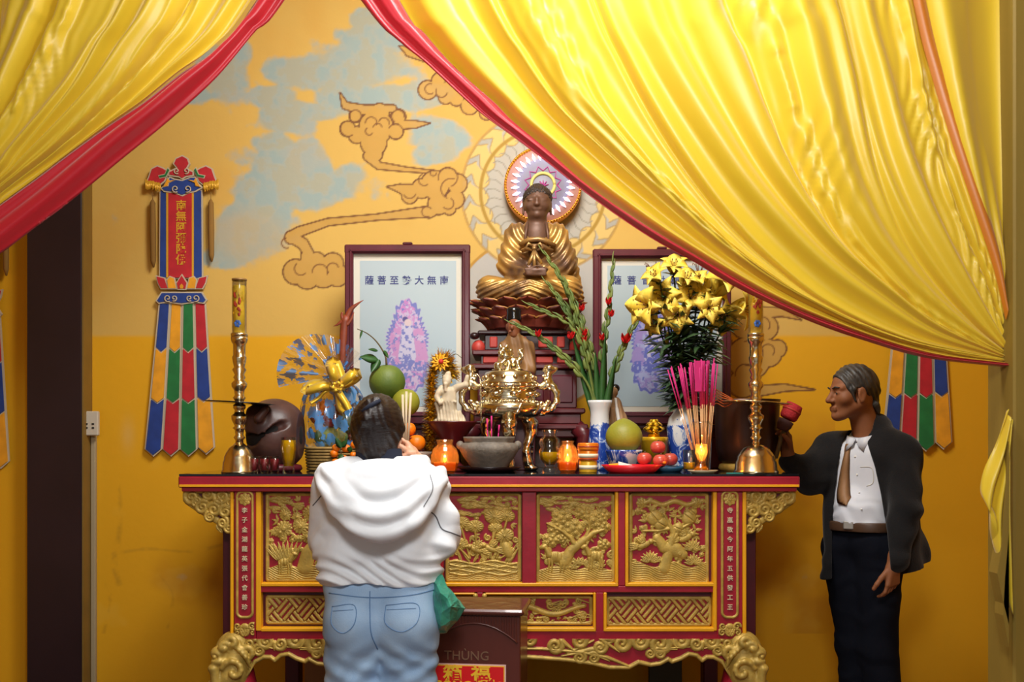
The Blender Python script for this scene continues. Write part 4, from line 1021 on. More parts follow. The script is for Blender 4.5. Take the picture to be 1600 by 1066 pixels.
def banner(label, dx=0, dy=0, chars='南無阿彌陀佛', full=True, Y=YBN):
    t = thing('wall_banner', label, 'banner', P(285+dx, 480+dy, Y))
    D = lambda pts: [(x+dx, y+dy) for x, y in pts]
    if full:
        mb = MB(); mb.prism(pp(D([(249, 296), (316, 296), (317, 436), (248, 436)]), Y), Y+.004, Y+.014); mb.cur = 1; mb.prism(pp(D([(251, 298), (314, 298), (315, 434), (250, 434)]), Y), Y, Y+.006)
        mb.cur = 2; mb.prism(pp(D([(260, 298), (303, 298), (303, 434), (260, 434)]), Y), Y-.003, Y+.004); mb.cur = 3; mb.prism(pp(D([(263.5, 298), (300, 298), (300, 434), (263.5, 434)]), Y), Y-.005, Y+.004)
        body = obj('body', mb, [M['edge'], M['blue'], M['sequin'], M['redc']], t)
        tm = MB()
        for i, ch in enumerate(chars): mb_text(tm, ch, .058, P(283+dx, 322+dy+i*17, Y-.006), extrude=.0015, bold=.0009)
        obj('lettering', tm, M['sequin'], body, label='column of gold characters')
        piece('crest', D([(285, 242), (294, 247), (297, 256), (293, 263), (303, 268), (303, 275), (291, 277), (285, 281), (279, 277), (263, 275), (263, 268), (275, 262), (270, 256), (274, 247)]), 'redc', t, Y-.012)
        piece('yoke', D([(264, 275), (273, 279), (285, 281), (298, 276), (307, 276), (309, 285), (318, 293), (306, 300), (296, 302), (285, 307), (272, 302), (256, 300), (250, 294), (262, 286)]), 'blue', t, Y-.008)
        curl(t, 274+dx, 295+dy, 6, 1, Y-.018, 1); curl(t, 293+dx, 295+dy, 6, -1, Y-.018, 2); curl(t, 276+dx, 267+dy, 5, 1, Y-.02, 1); curl(t, 291+dx, 267+dy, 5, -1, Y-.02, 2)
        for s, nm in ((-1, 'l'), (1, 'r')):
            q = lambda pts: D([(284+s*(x-284), y) for x, y in pts])
            piece('ear', q([(303, 268), (312, 262), (322, 258), (332, 263), (336, 275), (340, 285), (330, 288), (320, 292), (310, 284)]), 'redc', t, Y-.010)
            piece('leaf', q([(302, 266), (306, 261), (311, 272), (321, 274), (319, 279), (308, 277)]), 'grn', t, Y-.016, edge=1.3)
            piece('flame', q([(293, 281), (303, 282), (306, 277), (309, 284), (314, 293), (305, 291), (304, 286)]), 'yel', t, Y-.016, edge=.8)
            f = MB()
            rq = random.Random(2)
            for i in range(16):
                x = 318+i*1.5; f.tube([P(284+dx+s*(x-284), 286+dy-(i*.35)+rq.uniform(-1, 1), Y-.012), P(284+dx+s*(x-284)+rq.uniform(-1, 1), 298+dy-i*.3+rq.uniform(-2, 3), Y-.016)], .0035, 5)
            obj('fringe', f, M['sequin'], t)
            tassel(t, 284+dx+s*45.5, 312+dy, (418 if s < 0 else 409)+dy)
        for i, (pts, m_) in enumerate([([(243, 430), (258, 434), (264, 452), (251, 452), (246, 443)], 'redc'), ([(325, 430), (310, 434), (304, 452), (317, 452), (322, 443)], 'redc'), ([(260, 437), (265, 431), (273, 434), (277, 452), (262, 452)], 'yel'), ([(308, 437), (303, 431), (295, 434), (291, 452), (306, 452)], 'yel'), ([(284, 428), (293, 442), (291, 453), (277, 453), (275, 442)], 'redc'), ([(284, 441), (289, 447), (287, 453), (281, 453), (279, 447)], 'yel')]):
            piece('lotus_petal', D(pts), m_, t, Y-.010-.002*i, edge=1.6)
    piece('lower_yoke', D([(252, 456), (316, 456), (324, 469), (319, 475), (306, 473), (284, 476), (262, 473), (248, 475), (243, 470)]), 'blue', t, Y-.010)
    curl(t, 262+dx, 466+dy, 6, 1, Y-.018, 1); curl(t, 272+dx, 466+dy, 5, -1, Y-.018, 2); curl(t, 296+dx, 466+dy, 5, 1, Y-.018, 1); curl(t, 306+dx, 466+dy, 6, -1, Y-.018, 2)
    tails(t, (248+dx, 322+dx), (226+dx, 336+dx), 474+dy, [714+dy, 714+dy, 714+dy, 711+dy], [('blue', 'yel', 'blue'), ('yel', 'grn', 'redc'), ('grn', 'redc', 'grn'), ('redc', 'blue', 'yel')], (0, .29, .62, 1), Y)
    return t
banner('embroidered temple banner hanging between the dark column and the left candle', Y=YBN)
# right one, its upper half hidden by the curtain
banner('embroidered temple banner half hidden by the right curtain behind the man', dx=1152, dy=-8, Y=YBN)
# far left one, only its right edge in the picture
banner('embroidered temple banner at the far left edge beyond the dark column', dx=-321, dy=22, Y=YBN)

# ================================================================== FRAMED PICTURES
M['frame'] = mat('frame_wood', '#5c2430', .3, var=.25, stretch=(1, 1, .2)); M['mount'] = mat('cream_mount', '#cfcabb', .7)
M['pict'] = paint_mat('print_paint', .35)
M['ink'] = mat('blue_ink', '#2c3270', .6)
def picture(label, x0, x1, y0, y1, Y, chars, hue, gx, seed):
    base = P((x0+x1)/2, 664, Y); t = thing('picture_frame', label, 'picture', (base.x, Y+.02, PZ(664, YL+.1)))
    a, b = PX(x0, Y), PX(x1, Y); z1, z0 = PZ(y0, Y), PZ(664, YL+.1)+.001; w = .045
    mb = MB()
    for c, d in ((((a+b)/2, Y, z1-w/2), (b-a, .04, w)), (((a+b)/2, Y, z0+w*.7), (b-a, .04, w*1.4)), ((a+w/2, Y, (z0+z1)/2), (w-.003, .038, z1-z0-w)), ((b-w/2, Y, (z0+z1)/2), (w-.003, .038, z1-z0-w))): mb.box(c, d, bev=.006)
    i_ = w+.002
    for c, d in ((((a+b)/2, Y-.01, z1-w*.72), (b-a-w, .035, .012)), (((a+b)/2, Y-.01, z0+w), (b-a-w, .035, .012)), ((a+w*.72, Y-.01, (z0+z1)/2), (.012, .035, z1-z0-w)), ((b-w*.72, Y-.01, (z0+z1)/2), (.012, .035, z1-z0-w))): mb.box(c, d, bev=.004)
    mb.box(((a+b)/2, Y, z1+.006), (.05, .03, .014), bev=.005)
    obj('moulding', mb, M['frame'], t)
    obj('mount', MB().box(((a+b)/2, Y+.012, (z0+z1)/2), (b-a-.06, .008, z1-z0-.06)), M['mount'], t)
    # the print: pale blue ground, a seated figure in a flaming oval, mottled violet
    pa, pb, pz1, pz0 = a+.075, b-.07, z1-.078, z0+.09
    r = .0022; xs = np.arange(pa, pb, r); zs = np.arange(pz0, pz1, r); X, Z = np.meshgrid(xs, zs, indexing='ij')
    U = 800+X/Y*FPX; V = 690-(Z-CZ)/Y*FPX; p = Paint(U, V, '#a9b8bd'); p.over(.5*ss(y0+30, y1-30, V), '#8fa6b4')
    n1 = pnoise(U, V, 5, seed, 3); n2 = pnoise(U, V, 12, seed+1, 4); n3 = pnoise(U, V, 3.4, seed+2, 3)
    cx = gx; hy = 480
    c1, c2, c3, c4 = hue
    d = p.dist([(cx, 490), (cx, 530), (cx, 565)], [20, 33, 30]); d = np.minimum(d, p.dist([(cx, 572), (cx, 584)], [34, 31])); d = np.minimum(d, p.dist([(cx, 478), (cx, 492)], [11, 15])); d = d+2.2*np.sin(np.arctan2(V-530, U-cx)*34)
    p.over(ss(1, -1, d), c1); p.over(ss(1, -1, d)*ss(.5, .62, n1), c2); p.over(ss(1, -1, d)*ss(-1, -5, d)*ss(.52, .62, n3)*.8, c3)
    p.over(ss(2.5, 1, np.abs(d+3)), c2)
    rb = p.dist([(cx-17, 522), (cx-20, 560)], [9, 13]); rb = np.minimum(rb, p.dist([(cx+17, 522), (cx+20, 560)], [9, 13])); p.over(ss(1.5, -1.5, rb)*ss(.35, .5, n2), c4)
    p.over(ss(1, -1, p.dist([(cx, 512), (cx, 556)], [8, 14])), '#b8b4cc'); p.over(ss(1, -1, p.dist([(cx, 512), (cx, 556)], [8, 14]))*ss(.45, .6, n1), c2)
    p.over(ss(1, -1, p.dist(None, None, [(cx-3, 499, 4.5)])), '#4a4480'); p.over(ss(1, -1, p.dist(None, None, [(cx+1, 504, 5.5)])), '#c9b4b8')
    p.over(ss(1, -1, p.dist([(cx-24, 572), (cx+24, 572)], 8))*ss(.4, .5, n3), c2); p.over(ss(1, -1, p.dist([(cx, 472), (cx, 482)], [5, 10]))*ss(.45, .55, n3), c3)
    nx, nz = X.shape; I = np.arange(nx*nz).reshape(nx, nz)
    F = np.stack([I[:-1, :-1], I[1:, :-1], I[1:, 1:], I[:-1, 1:]], -1).reshape(-1, 4)
    me = np_mesh('print', np.stack([X, np.full_like(X, Y+.0065), Z], -1).reshape(-1, 3), F, False, None, p.C.reshape(-1, 3))
    pr = obj('print', me, M['pict'], t, label='pale blue print of a seated figure in a violet oval')
    tm = MB()
    n = len(chars)
    for i, ch in enumerate(chars): mb_text(tm, ch, .047, P(x0+38+i*(x1-x0-79)/(n-1), 439, Y+.0055), extrude=.0004, bold=.0006)
    obj('lettering', tm, M['ink'], pr, label='row of dark blue characters')
    return t
picture('dark framed print with a rose and violet figure left of the statue', 539, 735, 383, 662, 5.04, '薩菩至勢大無南', ('#b8a6c4', '#6a70b0', '#b878b4', '#b884b4'), 636, 3)
picture('dark framed print with a blue violet figure partly behind the lilies', 926, 1142, 390, 662, 5.04, '薩菩音世觀無南', ('#9aa0c8', '#6068b0', '#9080bc', '#9484bc'), 1020, 8)

# ================================================================== LIGHTED HALO ON THE WALL
M['pinkl'] = mat('pale_pink_disc', '#c89a90', .5); M['amberbead'] = mat('amber_beads', '#d88a20', .35, .3, emit=.12, ecol='#ff9a20')
M['led'] = mat('led_white', '#ffffff', .4, emit=3.0, ecol='#e0dcff'); M['disc'] = mat('halo_white', '#908d9a', .5)
hc = P(848, 292, YW-.05); h_ = thing('halo_light', 'round lighted halo with a ring of white bulbs behind the statue head', 'halo', hc)
kw = SP(YW-.05); RX = Matrix.Rotation(PI/2, 3, 'X')
mb = MB(); mb.lathe(hc, [(59*kw, -.05), (60.5*kw, .02), (60*kw, .046), (57.5*kw, .05), (56*kw, .034)], 64, R=RX); obj('case', mb, M['amberbead'], h_)
mb = MB(); mb.lathe(hc, [(0, .0375), (57*kw, .0375), (57*kw, .03)], 64, R=RX); obj('pink_ring', mb, M['pinkl'], h_)
mb = MB(); mb.lathe(hc, [(0, .040), (41*kw, .040), (41*kw, .03)], 64, R=RX); obj('disc', mb, M['disc'], h_)
mb = MB()
for i in range(84):
    a = 2*PI*i/84; mb.ball(hc+Vector((58*kw*math.cos(a), -.046, 58*kw*math.sin(a))), .0065, 8)
obj('bead_string', mb, M['gold'], h_)
led0 = None
for i in range(28):
    a = 2*PI*(i+.5)/28; p_ = hc+Vector((43*kw*math.cos(a), -.05, 43*kw*math.sin(a)))
    mb = MB().tube([p_-Vector((math.cos(a)*6*kw, 0, math.sin(a)*6*kw)), p_, p_+Vector((math.cos(a)*7*kw, 0, math.sin(a)*7*kw))], [.0015, .009, .0015], 8); obj('bulb', mb, M['led'], h_)
M['magenta'] = mat('magenta_paint', '#b0408a', .5); M['paleyel'] = mat('pale_yellow_paint', '#d8cc70', .5)
mb = MB(); pts = []
for i in range(25): a = 2*PI*i/24; r = (29 if i % 2 else 22)*kw; pts.append(hc+Vector((r*math.cos(a), -.042, r*math.sin(a))))
mb.tube(pts, .004, 6); pts = [hc+Vector((18*kw*math.cos(a), -.042, 18*kw*math.sin(a))) for a in np.linspace(0, 6.28, 28)]; mb.cur = 1; mb.tube(pts, .009, 6)
mb.cur = 0
for i in range(5): a = .3+i*.62; mb.tube([hc+Vector((0, -.043, -2*kw)), hc+Vector((9*kw*math.cos(a), -.044, -2*kw+9*kw*math.sin(a)))], [.008, .002], 6)
obj('lotus_drawing', mb, [M['magenta'], M['paleyel']], h_)

# ================================================================== GREAT SEATED STATUE ON A LOTUS
M['bronze'] = mat('brown_lacquer', '#6a4a38', .5, .2, var=.2, vscale=10, bump=.06); M['robe_gold'] = mat('worn_gilt_robe', '#cfa050', .36, .5, vscale=7, col2='#6a5040'); M['hairb'] = mat('dark_hair_curls', '#30241f', .5, bump=.6, bscale=110)
YU = 5.06; ku = SP(YU)
def u(px, py, dy=0): return ((px-800)*ku, YU+dy, CZ+(690-py)*ku)
bud = thing('seated_statue', 'large seated gilded statue with dark curled hair on the lotus pedestal', 'statue', u(826, 475))
def statue():
    S = SDF((u(736, 0)[0], YU-.30, u(0, 482)[2]), (u(918, 0)[0], YU+.2, u(0, 284)[2]), .0042)
    # robe and legs
    S.cone(u(838, 440), u(838, 385), .105, .10, .03, flat=(1, .8)); S.cone(u(838, 380), u(838, 360), .105, .062, .04, flat=(1, .75))
    for s in (-1, 1):
        S.cone(u(838+s*31, 367), u(838+s*44, 415, -.02), .060, .058, .03); S.cone(u(838+s*42, 418, -.02), u(838+s*8, 442, -.15), .050, .034, .02)
        S.cone(u(838+s*28, 462, -.02), u(826+s*60, 456, -.10), .075, .062, .04); S.cone(u(826+s*60, 457, -.11), u(830-s*14, 464, -.19), .058, .036, .03)
    S.ell(u(824, 466, -.05), (.245, .16, .034), .03); S.ell(u(826, 455, -.14), (.13, .06, .035), .03)
    S.cone(u(890, 395, .03), u(898, 465, .03), .035, .05, .03)                                                       # cloak falling behind the shoulder
    zc = u(0, 410)[2]; xc = u(838, 0)[0]
    def folds(x, y, z):
        r = np.hypot(x-xc, (z-u(0, 350)[2])*.8); up_ = ss(u(0, 440)[2], u(0, 425)[2], z)
        low = ss(u(0, 438)[2], u(0, 452)[2], z)
        lx = np.abs(x-u(826, 0)[0]); return .0042*np.sin(r*190+2*np.sin(x*20))*up_*ss(.03, .07, np.abs(x-xc))+.004*np.sin((z*1.0+lx*.38)*250)*low
    S.warp(folds)
    obj('robe', S.surf('robe'), M['robe_gold'], bud)
    S = SDF((u(780, 0)[0], YU-.28, u(0, 452)[2]), (u(900, 0)[0], YU+.16, u(0, 284)[2]), .0036)
    # bare chest, neck and head, turned slightly
    S.cone(u(838, 400, -.035), u(838, 368, -.03), .066, .07, .02, flat=(1, .85)); S.cone(u(839, 368, -.01), u(839, 345, -.02), .060, .046, .03)
    S.ell(u(840, 318, -.03), (.068, .075, .082), .01); S.cone(u(839, 330, -.05), u(839, 337, -.052), .060, .048, .02)
    S.ell(u(838, 322, -.108), (.010, .014, .022), .012); S.ell(u(838, 327, -.112), (.014, .012, .009), .008)
    S.cone(u(834, 333.5, -.099), u(843, 333.5, -.099), .007, .007, .008); S.ell(u(838, 341, -.088), (.018, .014, .014), .012)
    for s in (-1, 1):
        S.cone(u(838+s*4, 314, -.097), u(838+s*15, 315.5, -.085), .006, .005, .012); S.ell(u(838+s*10, 319.5, -.092), (.016, .010, .006), .005); S.ell(u(838+s*12, 328, -.075), (.018, .018, .018), .015)
        S.cone(u(839+s*21, 314, -.015), u(839+s*21.5, 335, -.018), .011, .010, .008, flat=(0, .6))
    # hands in the lap
    S.ell(u(833, 438, -.19), (.055, .035, .016), .01); S.ell(u(838, 434, -.2), (.05, .03, .014), .01)
    for i in range(4): S.cone(u(820+i*1, 432+i*2.6, -.215), u(850, 433+i*2.6, -.222), .007, .006, .003)
    S.cone(u(824, 432, -.21), u(836, 428, -.225), .008, .006, .004); S.cone(u(852, 432, -.21), u(840, 428, -.225), .008, .006, .004)
    obj('body', S.surf('body'), M['bronze'], bud)
    S = SDF((u(810, 0)[0], YU-.16, u(0, 330)[2]), (u(870, 0)[0], YU+.12, u(0, 284)[2]), .0030)
    S.ell(u(840, 311, -.018), (.074, .082, .062), .01); S.ell(u(840, 297, .0), (.036, .04, .032), .02)
    S.ell(u(839, 331, -.10), (.057, .072, .076), .004, sub=True)
    g = fnoise(3, 200, 9); S.warp(lambda x, y, z: .0026*np.sin(x*310)*np.sin(y*310)*np.sin(z*310)*2)
    obj('hair', S.surf('hair', 1), M['hairb'], bud); obj('jewel', MB().ball(u(838, 297.5, -.048), (.013, .008, .007), 12), M['gold'], bud)
    # necklace line, sash and its knot
    mb = MB()
    for s in (-1, 1): mb.tube([u(838+s*14, 352, -.08), u(838+s*17, 372, -.095), u(838+s*18, 390, -.098)], [.006, .007, .006], 8)
    obj('collar_edge', mb, M['bronze'], bud)
    mb = MB(); mb.tube([u(812, 388, -.09), u(826, 382, -.112), u(840, 381, -.116), u(854, 384, -.110), u(866, 390, -.09)], [.012, .014, .014, .014, .012], 10)
    mb.tube([u(815, 398, -.095), u(830, 392, -.12), u(846, 392, -.12), u(862, 398, -.1)], [.010, .013, .013, .010], 10)
    for s in (-1, 1): mb.tube([u(834, 394, -.125), u(834+s*9, 389, -.135), u(834+s*13, 395, -.13), u(834+s*4, 399, -.13)], [.006, .010, .010, .006], 8)
    mb.ball(u(834, 396, -.13), .014, 10)
    for i, (dx, dy) in enumerate(((-6, 24), (0, 28), (7, 22))): mb.tube([u(834, 398, -.128), u(834+dx*.6, 398+dy*.5, -.135), u(834+dx*1.6, 398+dy, -.15)], [.008, .011, .007], 8)
    obj('sash', mb, M['robe_gold'], bud)
statue()
# lotus of three rows of scooped petals
M['petal'] = mat('lotus_red', '#8a3a2c', .45, var=.3, vscale=14, col2='#5a2a22'); M['petal_gold'] = mat('petal_rim', '#a8743a', .4, .3)
lot = thing('lotus_pedestal', 'red lotus pedestal of overlapping petals under the seated statue', 'pedestal', u(823, 522))
lc_ = Vector(u(823, 0)); 
def petal_row(py0, py1, r0, r1, n, ph):
    mb = MB()
    for i in range(n):
        a = 2*PI*(i+ph)/n; ca, sa = math.cos(a), math.sin(a); wd = 2*PI*r1/n*.60; rows = []
        for t in np.linspace(0, 1, 9):
            ww = wd*math.sqrt(max(0, 1-(max(0, t-.35)/.65)**2.4))*(.75+.25*min(1, t*3)); row = []
            r = r0+(r1-r0)*t**1.4; z = u(0, py1)[2]+(u(0, py0)[2]-u(0, py1)[2])*t
            for s in np.linspace(-1, 1, 9):
                bul = (1-s*s)*.016-.010*t*(abs(s)**2); tx = -sa*ww*s; ty = ca*ww*s; rr_ = r+bul+(.012 if t > .85 else 0)
                row.append((lc_.x+ca*rr_+tx, YU+(sa*rr_+ty)*.78, z))
            rows.append(row)
        mb.grid(rows)
        mb.cur = 1; e = [rows[j][0] for j in range(1, 9)]+[rows[8][4]]+[rows[j][8] for j in range(8, 0, -1)]; mb.tube(e, .0032, 5); mb.cur = 0
    o = obj('petal_row', mb, [M['petal'], M['petal_gold']], lot); solidify(o, .004)
kz = ku
petal_row(473, 492, 62*kz, 86*kz, 16, 0); petal_row(485, 506, 60*kz, 80*kz, 16, .5); petal_row(499, 517, 56*kz, 72*kz, 16, 0)
mb = MB(); z = lambda py: u(0, py)[2]; mb.lathe((lc_.x, YU, 0), [(50*kz, z(523)), (56*kz, z(515)), (62*kz, z(500)), (70*kz, z(484)), (74*kz, z(479)), (72*kz, z(476)), (40*kz, z(475))], 40, sy=.78)
obj('core', mb, M['petal'], lot)
# carved stand of red and black tiers
M['coral'] = mat('coral_panel', '#b8392e', .5, var=.2)
std = thing('statue_stand', 'dark tiered wooden stand with red panels under the lotus pedestal', 'stand', (lc_.x, 5.0, TZ))
def tier(x0, x1, py0, py1, d, m, bev=.006, n='tier'):
    return obj(n, MB().box((((x0+x1)/2-800)*ku, YU, (z(py0)+z(py1))/2), ((x1-x0)*ku, d, z(py0)-z(py1)), bev=bev), M[m], std)
tier(748, 898, 522, 528, .34, 'dark'); tier(758, 888, 528, 552, .30, 'dark'); tier(740, 906, 552, 560, .38, 'maroon'); tier(752, 894, 560, 575, .33, 'dark'); tier(738, 908, 573, 581, .40, 'maroon')
tier(748, 898, 581, 640, .34, 'maroon'); tier(736, 910, 640, 648, .42, 'maroon'); tier(742, 904, 648, 664, .38, 'maroon'); tier(730, 914, 664, 672, .44, 'maroon')
for x0, x1 in ((766, 778), (804, 822), (840, 862), (868, 880)):
    obj('red_panel', MB().box((((x0+x1)/2-800)*ku, YU-.152, (z(531)+z(548))/2), ((x1-x0)*ku, .012, z(531)-z(548)), bev=.005), M['coral'], std)
for x0, x1 in ((756, 780), (836, 862), (868, 890)):
    obj('red_panel', MB().box((((x0+x1)/2-800)*ku, YU-.168, (z(561)+z(572))/2), ((x1-x0)*ku, .012, z(561)-z(572)), bev=.005), M['coral'], std)
for x0, x1 in ((754, 790), (800, 848), (857, 892)):
    obj('red_panel', MB().box((((x0+x1)/2-800)*ku, YU-.172, (z(590)+z(632))/2), ((x1-x0)*ku, .012, z(590)-z(632)), bev=.008), M['dark_red'], std)
for s in (-1, 1):
    obj('bracket', MB().ball(((823+s*74-800)*ku, YU-.14, z(548)), (.035, .03, .04), 14), M['coral'], std)
    obj('bracket', MB().ball(((823+s*80-800)*ku, YU-.15, z(530)), (.026, .03, .018), 14), M['dark'], std)
    x = (822+s*84-800)*ku
    for dy in (-.18, .18):
        T = MB(); T.tube([(x-s*.03, YU+dy, z(668)), (x+s*.012, YU+dy*1.05, z(680)), (x+s*.004, YU+dy, z(702)), (x-s*.02, YU+dy, z(722)), (x-s*.004, YU+dy, TZ+.008)], [.04, .045, .034, .026, .03], 14); obj('leg', T, M['maroon'], std)

tier(746, 900, 670, 684, .36, 'maroon', n='apron'); obj('gap_shade_board', MB().box(((823-800)*ku, YU+.16, (z(672)+TZ)/2), (150*ku, .02, z(672)-TZ-.004)), M['dark'], std)  # apron and dark board added to darken the gap between the legs
# ================================================================== OFFERINGS ON THE ALTAR
def lpx(cx, Y, prof, n=32, mb=None, sx=1, sy=1, wob=None):
    """turned shape from (radius px, picture row), bottom first"""
    mb = mb or MB(); s = SP(Y); return mb.lathe((PX(cx, Y), Y, 0), [(r*s, CZ+(690-py)*s) for r, py in prof], n, sx, sy, wob=wob)
def base(cx, Y): return (PX(cx, Y), Y, TZ)
def by(Y): return 690+(CZ-TZ)/SP(Y)             # picture row of the table top at distance Y
# ---- two tall brass candlesticks with wrapped candles
M['wax'] = mat('yellow_wax', '#ffd83a', .45); M['wrapf'] = glass_mat('clear_film', '#fffbe8', .12, .95); M['foil'] = mat('gold_foil', '#e0b020', .28, .45); M['clear'] = glass_mat('clear_glass', '#eeeadc', .03, .8)
M['redprint'] = mat('red_print', '#a8341a', .5); M['blueprint'] = mat('blue_print', '#3a68b8', .5)
def candlestick(cx, Y, label, dx, full):
    b = by(Y); t = thing('candlestick', label, 'candlestick', base(cx, Y)); c = cx
    kk = 27 if full else 34; f = kk/27
    obj('foot', lpx(c, Y, [(27.5*f, b), (27.5*f, b-3), (26*f, b-5), (25*f, 722), (23.5*f, 719), (23*f, 714), (20.5*f, 708), (18.5*f, 705), (16*f, 700), (10*f, 696), (7, 693)], 48), M['brass'], t)
    obj('stem', lpx(c, Y, [(6.5, 696), (6, 688), (9, 684), (6, 680), (7, 672), (10.5, 669), (7, 666), (9, 662), (12, 656), (12.5, 650), (8, 646), (7, 641), (9.5, 638), (9.5, 633), (6.5, 631), (7, 626), (10, 622), (7, 618), (8, 610), (12, 604), (12, 599), (7, 594), (9.5, 590), (7, 586), (11, 578), (8, 574), (10, 566), (11, 560), (11, 558), (9.5, 556), (9.5, 538), (11.5, 536), (13, 531), (13, 527), (8, 526)], 32), M['brass'], t)
    obj('candle_cup', lpx(c, Y, [(8, 526.5), (12.6, 527), (13.2, 523), (12.6, 521), (10, 521)], 32), M['silver_brass'], t)
    obj('drip_plate', MB().lathe(P(c, 629.5, Y), [(.02, -.001), (.135, -.0035), (.155, 0), (.135, .003), (.02, .004)], 40, R=Matrix.Rotation(.055, 3, 'Y')), M['black'] if full else M['brass'], t, label='thin wide drip plate')
    top = 436 if full else 436
    cd = thing('candle', 'wrapped yellow candle in the '+('left' if full else 'right')+' brass candlestick', 'candle', P(c, 521, Y))
    obj('wax', lpx(c, Y, [(10.3, 521), (10.3, 449), (9.5, 447), (0, 447)], 24), M['wax'], cd)
    obj('wrapper', lpx(c, Y, [(11.2, 521.5), (11.2, top+1), (11.0, top), (11.0, 521), (11.2, 521.5)], 24), M['wrapf'], cd, label='clear film sleeve')
    obj('paper_rim', lpx(c, Y, [(11.4, top+3), (11.6, top), (8, top), (8, top+3)], 24), M['gilt_dull'], cd)
    lab = MB()
    for i in range(9):
        x = rr.uniform(-7, 7); y = rr.uniform(460, 498); s = SP(Y)
        lab.ball((PX(c, Y)+x*s, Y-math.sqrt(max(0, 10.6**2-x*x))*s, CZ+(690-y)*s), (2.4*s, .0012, rr.uniform(2, 5)*s), 8)
    obj('red_characters', lab, M['redprint'], cd)
    lab = MB(); s = SP(Y)
    for a in range(6): lab.ball((PX(c, Y)+3*s*math.cos(a), Y-10.4*s, CZ+(690-507+3.5*math.sin(a))*s), (2.6*s, .0016, 2.6*s), 8)
    obj('blue_blossom', lab, M['blueprint'], cd)
    lab = MB()
    for i in range(12):
        x = rr.uniform(-7, 7); y = rr.uniform(454, 496); lab.box((PX(c, Y)+x*s, Y-math.sqrt(max(0, 10.7**2-x*x))*s, CZ+(690-y)*s), (.008, .001, .008), R=Matrix.Rotation(rr.random(), 3, 'Y'))
    obj('foil_glints', lab, M['foil'], cd)
    return t
candlestick(374, 4.34, 'polished brass candlestick at the left end of the altar', 0, True)
candlestick(1181, 4.34, 'polished brass candlestick at the right end of the altar by the bronze bowl', 0, False)
# ---- wooden fish drum
M['fish'] = mat('worn_brown_lacquer', '#5a3a32', .42, .0, var=.35, vscale=7, bump=.06, col2='#3a2422'); M['void'] = mat('dark_inside', '#0c0808', .9)
Yq = 4.56; s = SP(Yq); ft = thing('wooden_fish', 'big round brown wooden fish drum with a dark mouth slit beside the left candlestick', 'drum', base(428, Yq))
S = SDF(P(372, 745, Yq-.22), P(486, 612, Yq+.22), .0042); cz = P(0, 680, Yq).z
S.ell(P(429, 680, Yq), (53*s, 52*s, 57*s), .02); S.ell(P(402, 660, Yq-.08), (24*s, .05, 24*s), .05)
slit = cr([(372, 690), (400, 686), (425, 672), (452, 660), (480, 656)], 12)
for i in range(11): S.cone(P(*slit[i], Yq-.13), P(*slit[i+1], Yq-.13), max(.016, .05-.012*i), max(.016, .05-.012*(i+1)), .01, sub=True)
S.cone(P(394, 687, Yq-.25), P(394, 687, Yq-.02), .020, .03, .01, sub=True)
S.cone(P(415, 640, Yq-.165), P(404, 654, Yq-.165), .016, .02, .02)
obj('body', S.surf('wooden_fish'), M['fish'], ft)
obj('mouth', MB().ball(P(429, 680, Yq), (44*s, 43*s, 47*s), 24), M['void'], ft, label='dark hollow seen through the slit')
mb = MB()
lpx(428, Yq, [(40, by(Yq)), (44, by(Yq)-4), (42, by(Yq)-10), (30, by(Yq)-13)], 24, mb); obj('cushion', mb, M['dark_red'], ft)
# ---- three red glass cups
M['ruby'] = glass_mat('ruby_glass', '#b0182c', .05, .35); M['rubywax'] = mat('red_wax', '#8c1020', .35)
for i, (cx, lb) in enumerate(((397, 'small red glass cup nearest the left candlestick'), (413, 'middle one of three small red glass cups before the wooden fish'), (429, 'small red glass cup nearest the beer glass'))):
    Y = 4.32; b = by(Y); t = thing('glass_cup', lb, 'cup', base(cx, Y), group='red glass cups')
    obj('glass', lpx(cx, Y, [(0, b-.5), (6, b-.5), (6.4, b-3), (7.2, b-12), (7.8, 713), (7.2, 713), (6.4, b-6), (0, b-5)], 20), M['clear'], t); obj('red_wax', lpx(cx, Y, [(0, b-5), (6.0, b-5), (6.8, 717), (0, 717)], 20), M['rubywax'], t)
# ---- tall glass of amber drink
M['beer'] = mat('amber_drink', '#d8a810', .1, trans=.25, ior=1.2)
def drink(cx, Y, prof, lq, label, mat_, name='drinking_glass', cat='glass'):
    t = thing(name, label, cat, base(cx, Y)); obj('glass', lpx(cx, Y, prof, 28), M['clear'], t); obj('liquid', lpx(cx, Y, lq, 28), M[mat_], t); return t
b = by(4.33); drink(451, 4.33, [(0, b-.3), (9.5, b-.3), (9, b-8), (8.4, b-14), (10, b-24), (12.4, b-38), (12, 683.5), (11.4, 683.5), (11.7, b-38), (9.3, b-24), (7.7, b-14), (0, b-12)],
      [(0, b-11), (7.2, b-11), (8.8, b-24), (11, b-38), (11, 688), (0, 688)], 'tall waisted glass of amber drink in front of the wooden fish', 'beer')
